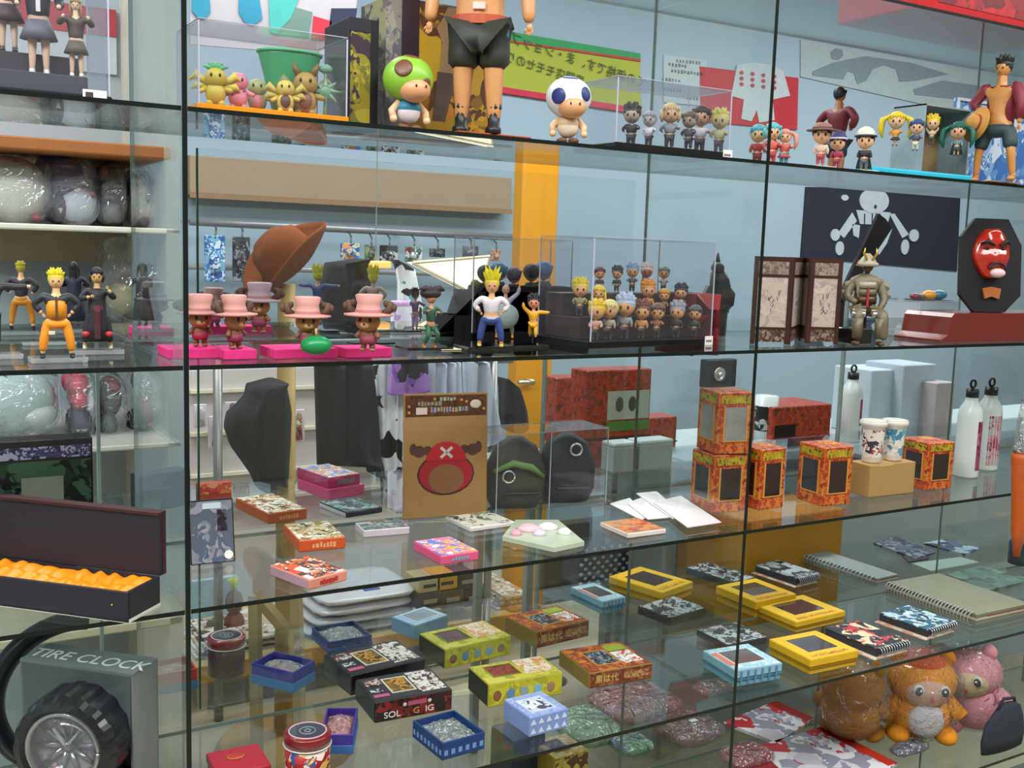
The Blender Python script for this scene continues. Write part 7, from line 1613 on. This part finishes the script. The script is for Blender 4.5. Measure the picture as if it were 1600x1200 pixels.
for i in range(nn):
    a = 2 * PI * i / nn
    for (r0_, z0_) in prof_:
        k = 1 - (.03 if ((i // 2) % 2 and r0_ > Rk * .9) else 0); vs.append((r0_ * k * math.cos(a), r0_ * k * math.sin(a), z0_))
pn = len(prof_)
for i in range(nn):
    j = (i + 1) % nn
    for k in range(pn):
        l = (k + 1) % pn; fs.append((i * pn + k, j * pn + k, j * pn + l, i * pn + l))
MB().add(vs, fs, TM).obj('tyre', M('#15181c', .3, var=.3, coat=.4), ck)
MB().torus((0, 0, .030), Rk * .68, .0045, TM, 40, 8).obj('silver_rim', M('#b5b8c0', .2, .9), ck, True)
MB().loft([(0, 0, -.02, Rk * .68, Rk * .68), (0, 0, .012, Rk * .68, Rk * .68)], 36, TM).obj('dial', PRc('#b5b0b8', '#a8484c', '#c9c4cc', '#8a8a94', '#b56a6c', '#cfcad0', s=40, k=4), ck)
for i in range(10):
    a = 2 * PI * i / 10; MB().tube([(Rk * .14 * math.cos(a), Rk * .14 * math.sin(a), .014), (Rk * .62 * math.cos(a + .06), Rk * .62 * math.sin(a + .06), .016)], [.005, .003], 6, TM).obj('spoke', M('#a5a9b5', .2, .9), ck, True)
for a, L_, w2 in ((2.2, .42, .004), (.9, .52, .003)): MB().tube([(0, 0, .020), (Rk * L_ * math.cos(a), Rk * L_ * math.sin(a), .021)], [w2, w2 * .5], 5, TM).obj('clock_hand', M('#e0e4e8', .3), ck, True)
MB().ell((0, 0, .018), (.008, .008, .006), 12, 6, TM).obj('hub', M('#8f949c', .2, .9), ck, True)
MB().loft([(0, 0, .028, Rk * .66, Rk * .66), (0, 0, .040, Rk * .60, Rk * .60), (0, 0, .043, Rk * .3, Rk * .3)], 30, TM).obj('wrapped_cover', GL((.95, .96, .97), 1.5, .03, .05, 'film', (.85, .88, .92)), ck, True)
# curved black strap hanging behind the box
P_ = onz(20, 1080, ZD); P_ = pxy(22, 1.66, ZD + .001)
k_ = E('black_cushion_ring', P_, 'black curved ring standing behind the grey clock carton', 'ring')
MB().torus((0, 0, 0), .115, .016, Matrix.Translation((.09, .0, .131)) @ RX, 30, 8, PI * .45, PI * 1.5).obj('curved_ring', M('#121a20', .3), k_, True)
# ================================================================== lowest visible row (shelf E)
def pillowbag(px, py, wpx, dpx, label, col, z=ZE, h=.03, film=FILMT, rz=0, cat='wrapped goods', cols2=None, name='wrapped_pouch'):
    P = onz(px, py, z); k = (P - CAM).dot(fw_) / F; a, b = wpx * k / 2, dpx * k / 2
    r = E(name, P, label, cat, rz)
    m = MB(); n1_, n2_ = 24, 8; vs = []; fs = []; rr = random.Random(int(px))
    for j in range(n2_ + 1):
        ph = -PI / 2 + PI * j / n2_
        for i in range(n1_):
            t_ = 2 * PI * i / n1_; c_, s_ = math.cos(t_), math.sin(t_); q = math.cos(ph) ** .5
            vs.append((a * math.copysign(abs(c_) ** .5, c_) * q, b * math.copysign(abs(s_) ** .5, s_) * q, max(.001, h * .5 + h * .48 * math.sin(ph) + rr.uniform(-.002, .002))))
    for j in range(n2_):
        for i in range(n1_): fs.append((j * n1_ + i, j * n1_ + (i + 1) % n1_, (j + 1) * n1_ + (i + 1) % n1_, (j + 1) * n1_ + i))
    MB().add(vs, fs).obj('fabric_pouch', M(col, .8, var=.12) if isinstance(col, str) else col, r, True)
    MB().add([(x * 1.06, y * 1.06, z_ * 1.06) for x, y, z_ in vs], fs).obj('clear_sleeve', film, r, True)
    return r
pillowbag(992, 1112, 130, 110, 'pink pouch in clear wrap lying under the front brown box', '#c4707c', h=.05)
pillowbag(915, 1150, 85, 110, 'pale green pouch in clear wrap beside the pink one', '#8fb894', h=.05)
pillowbag(985, 1172, 60, 60, 'small green and blue pouch in front of the pale green one', PRc('#4fa060', '#3c6f8a', '#6fb07c', s=20), h=.03)
r_ = pillowbag(1072, 1152, 95, 95, 'dark red shiny pouch with a white tag beside the pink one', '#7c1c30', h=.05)
MB().box(-.012, .008, -.03, -.018, .052, .053).obj('white_tag', M('#e6dcdc', .5), r_)
pillowbag(1120, 1082, 80, 40, 'faded red wrapped pouch far back on the lowest shelf', '#a05050', h=.03)
pillowbag(1165, 1190, 80, 60, 'bright red pouch at the bottom centre right', '#a81c2c', h=.03)
pillowbag(730, 1240, 80, 60, 'light blue wrapped pouch at the bottom under the dark blue tray', '#7fb0c4', h=.03)
pillowbag(850, 1075, 70, 40, 'blue-green wrapped pouch at the rear of the lowest shelf', '#5c8c94', h=.03)
r, w, d, h = pack('figure_box', (865, 1240), (918, 1225), ZE, 1186, (817, 1162), 'tan and yellow figure box cut by the bottom photo edge', M('#a8943c', .4), '#b5a04c', win=(.2, .6, .25, .8), rim='#8a7a3c', winmat=M('#5c5048', .15, coat=1), topprint=PRc('#c9ae74', '#b59a3c', '#d9c9a8', s=50), front=PRc('#b5a03c', '#5c3c24', '#c9b54c', s=30))
pack('figure_box', (800, 1230), (850, 1215), ZE, 1160, (745, 1140), 'dark blue-grey box under the blue patterned boxes', M('#2a3444', .4), '#4a5468')
MAG = PRc('#c9c4cc', '#b5b0bc', '#b5303c', '#8a8a9a', '#d9d4d8', '#9aa0b0', s=14, k=3)
for pts, t, lab, c in (([(1130, 1128), (1212, 1095), (1272, 1122), (1215, 1160)], .008, 'pale comic cover with a red spine strip, rear of the two covers', '#8f1c28'), ([(1183, 1165), (1288, 1134), (1402, 1192), (1330, 1240), (1240, 1225)], .008, 'large pale and red comic cover at the bottom right of centre', '#b52c1c'), ([(1145, 1172), (1178, 1165), (1245, 1225), (1150, 1225)], .012, 'dark red shiny album at the bottom beside the right upright', '#8f1424')):
    o = quad_slab('picture_album', pts, ZE, t, lab, MAG if 'comic' in lab else M(c, .3, coat=.6), 'book')
    if 'comic' in lab:
        W3 = [onz(x, y, ZE + t) - Vector((o.location.x, o.location.y, ZE)) for x, y in pts]; a, b = W3[1], W3[2]; a0 = W3[0]; e_ = (a0 - a).normalized() * .03
        MB().prism([(a.x, a.y), (b.x, b.y), (b.x + e_.x, b.y + e_.y), (a.x + e_.x, a.y + e_.y)], t, t + .0006).obj('red_strip', PRc(c, '#8a2018', c, s=20), o)
# plush toys in clear bags
def plush(px, pyb, pyt, label, body, face, rot, extra=None, y=None, scale=1.0):
    P = pxy(px, y, ZE) if y else onz(px, pyb, ZE); h = hgt(P, pyt) * scale
    r = E('plush_toy', P, label, 'plush toy', fc(P) + rot, None, h)
    bm_ = M(body, .95, var=.15, scale=60)
    MB().ell((0, 0, .30), (.36, .28, .30), 20, 12).ell((-.26, -.12, .10), (.13, .2, .1)).ell((.26, -.12, .10), (.13, .2, .1)).tube([(-.28, -.05, .45), (-.42, -.16, .32)], [.10, .09], 8).tube([(.28, -.05, .45), (.42, -.16, .32)], [.10, .09], 8).obj('body', bm_, r, True)
    hd = MB().ell((0, 0, .68), (.38, .32, .30), 22, 14).obj('head', bm_, r, True)
    MB().ell((0, -.10, .64), (.29, .26, .22), 20, 12).obj('face_patch', M(face, .9, var=.08), hd, True)
    for s_ in (-1, 1):
        MB().ell((s_ * .14, -.335, .68), (.062, .03, .07), 12, 8).obj('eye_ring', M('#d0ccc8', .3), hd, True)
        MB().ell((s_ * .14, -.355, .675), (.042, .028, .052), 12, 8).obj('eye', M('#17130f', .1, coat=1), hd, True)
        MB().ell((s_ * .13, -.382, .695), (.013, .008, .015), 8, 5).obj('eye_glint', M('#ffffff', .2), hd, True)
        MB().ell((s_ * .27, 0, .93), (.09, .06, .10), 12, 8).obj('ear', bm_, hd, True)
    MB().ell((0, -.37, .59), (.02, .02, .03), 8, 6).obj('mouth', M('#b53050', .5), hd, True)
    if extra == 'cap':
        MB().loft([(0, -.02, .86, .24, .21), (0, -.02, .92, .24, .22), (0, -.02, .99, .18, .17), (0, 0, 1.02, .1, .1)], 18).obj('orange_cap', M('#d9541c', .9, var=.15, scale=60), hd, True)
        MB().ell((0, -.24, .30), (.2, .08, .2), 14, 9).obj('white_belly', M('#c9c4cc', .9), r, True)
    m = MB(); m.ell((0, -.03, .52), (.46, .42, .54), 20, 14); rr = random.Random(int(px)); m.v = [(x * rr.uniform(.95, 1.06), y_ * rr.uniform(.95, 1.06), max(.004, z_ * rr.uniform(.97, 1.03))) for x, y_, z_ in m.v]
    m.obj('clear_bag', GL((.97, .975, .975), 1.5, .07, .02, 'film', (.85, .88, .9), bump=8), r, True)
    return r
plush(1432, 1152, 1018, 'bright orange plush animal with orange cap and pale face in a clear bag', '#d98a14', '#c9a08c', .35, 'cap', y=1.57)
plush(1325, 1110, 1000, 'dim mustard plush behind the orange one, seen from behind', '#a8701c', '#a8701c', 2.9, y=1.64, scale=.82)
r = plush(1530, 1170, 1014, 'pink plush with cream face tilted in a clear bag at bottom right', '#d9909c', '#cdb58c', -.1, y=1.53)
r.rotation_euler = (0, math.radians(-14), r.rotation_euler[2])
MB().ell((-.30, -.05, .95), (.16, .1, .12), 12, 8).obj('brown_hair_tuft', M('#8a6438', .95, var=.2), r, True)
# dark bag bottom right
P_ = onz(1555, 1260, ZE); P_ = pxy(1565, 1.435, ZE); 
db = E('dark_fabric_bag', P_, 'dark slate fabric bag at the bottom right corner', 'bag', 0, None, max(1, hgt(P_, 1146) / .112))
print('BAG', db.scale[0])
MB().loft([(0, .0, .0005, .075, .013), (0, .0, .03, .080, .015), (0, .0, .07, .07, .014), (.01, .0, .10, .045, .012), (.012, .0, .112, .02, .006)], 22).obj('cloth_body', M('#2a2f3a', .85, var=.3, scale=12), db, True)
MB().tube([(-.03, .0, .10), (-.01, .0, .125), (.03, .0, .12), (.04, .0, .09)], .004, 6).obj('handle', M('#1a1a24', .7), db, True)
P_ = pxy(1425, 1.45, ZE); pillowbag(1420, 1175, 70, 30, 'dark blue glittery pouch in front of the orange plush', '#20304a', h=.02)
# lettering becomes plain mesh objects
dg = bpy.context.evaluated_depsgraph_get()
for o in [o for o in bpy.data.objects if o.type == 'FONT']:
    me = bpy.data.meshes.new_from_object(o.evaluated_get(dg)); n = o.name
    q = bpy.data.objects.new('lettering', me); C.objects.link(q); q.parent = o.parent; q.matrix_local = o.matrix_local.copy()
    bpy.data.objects.remove(o)
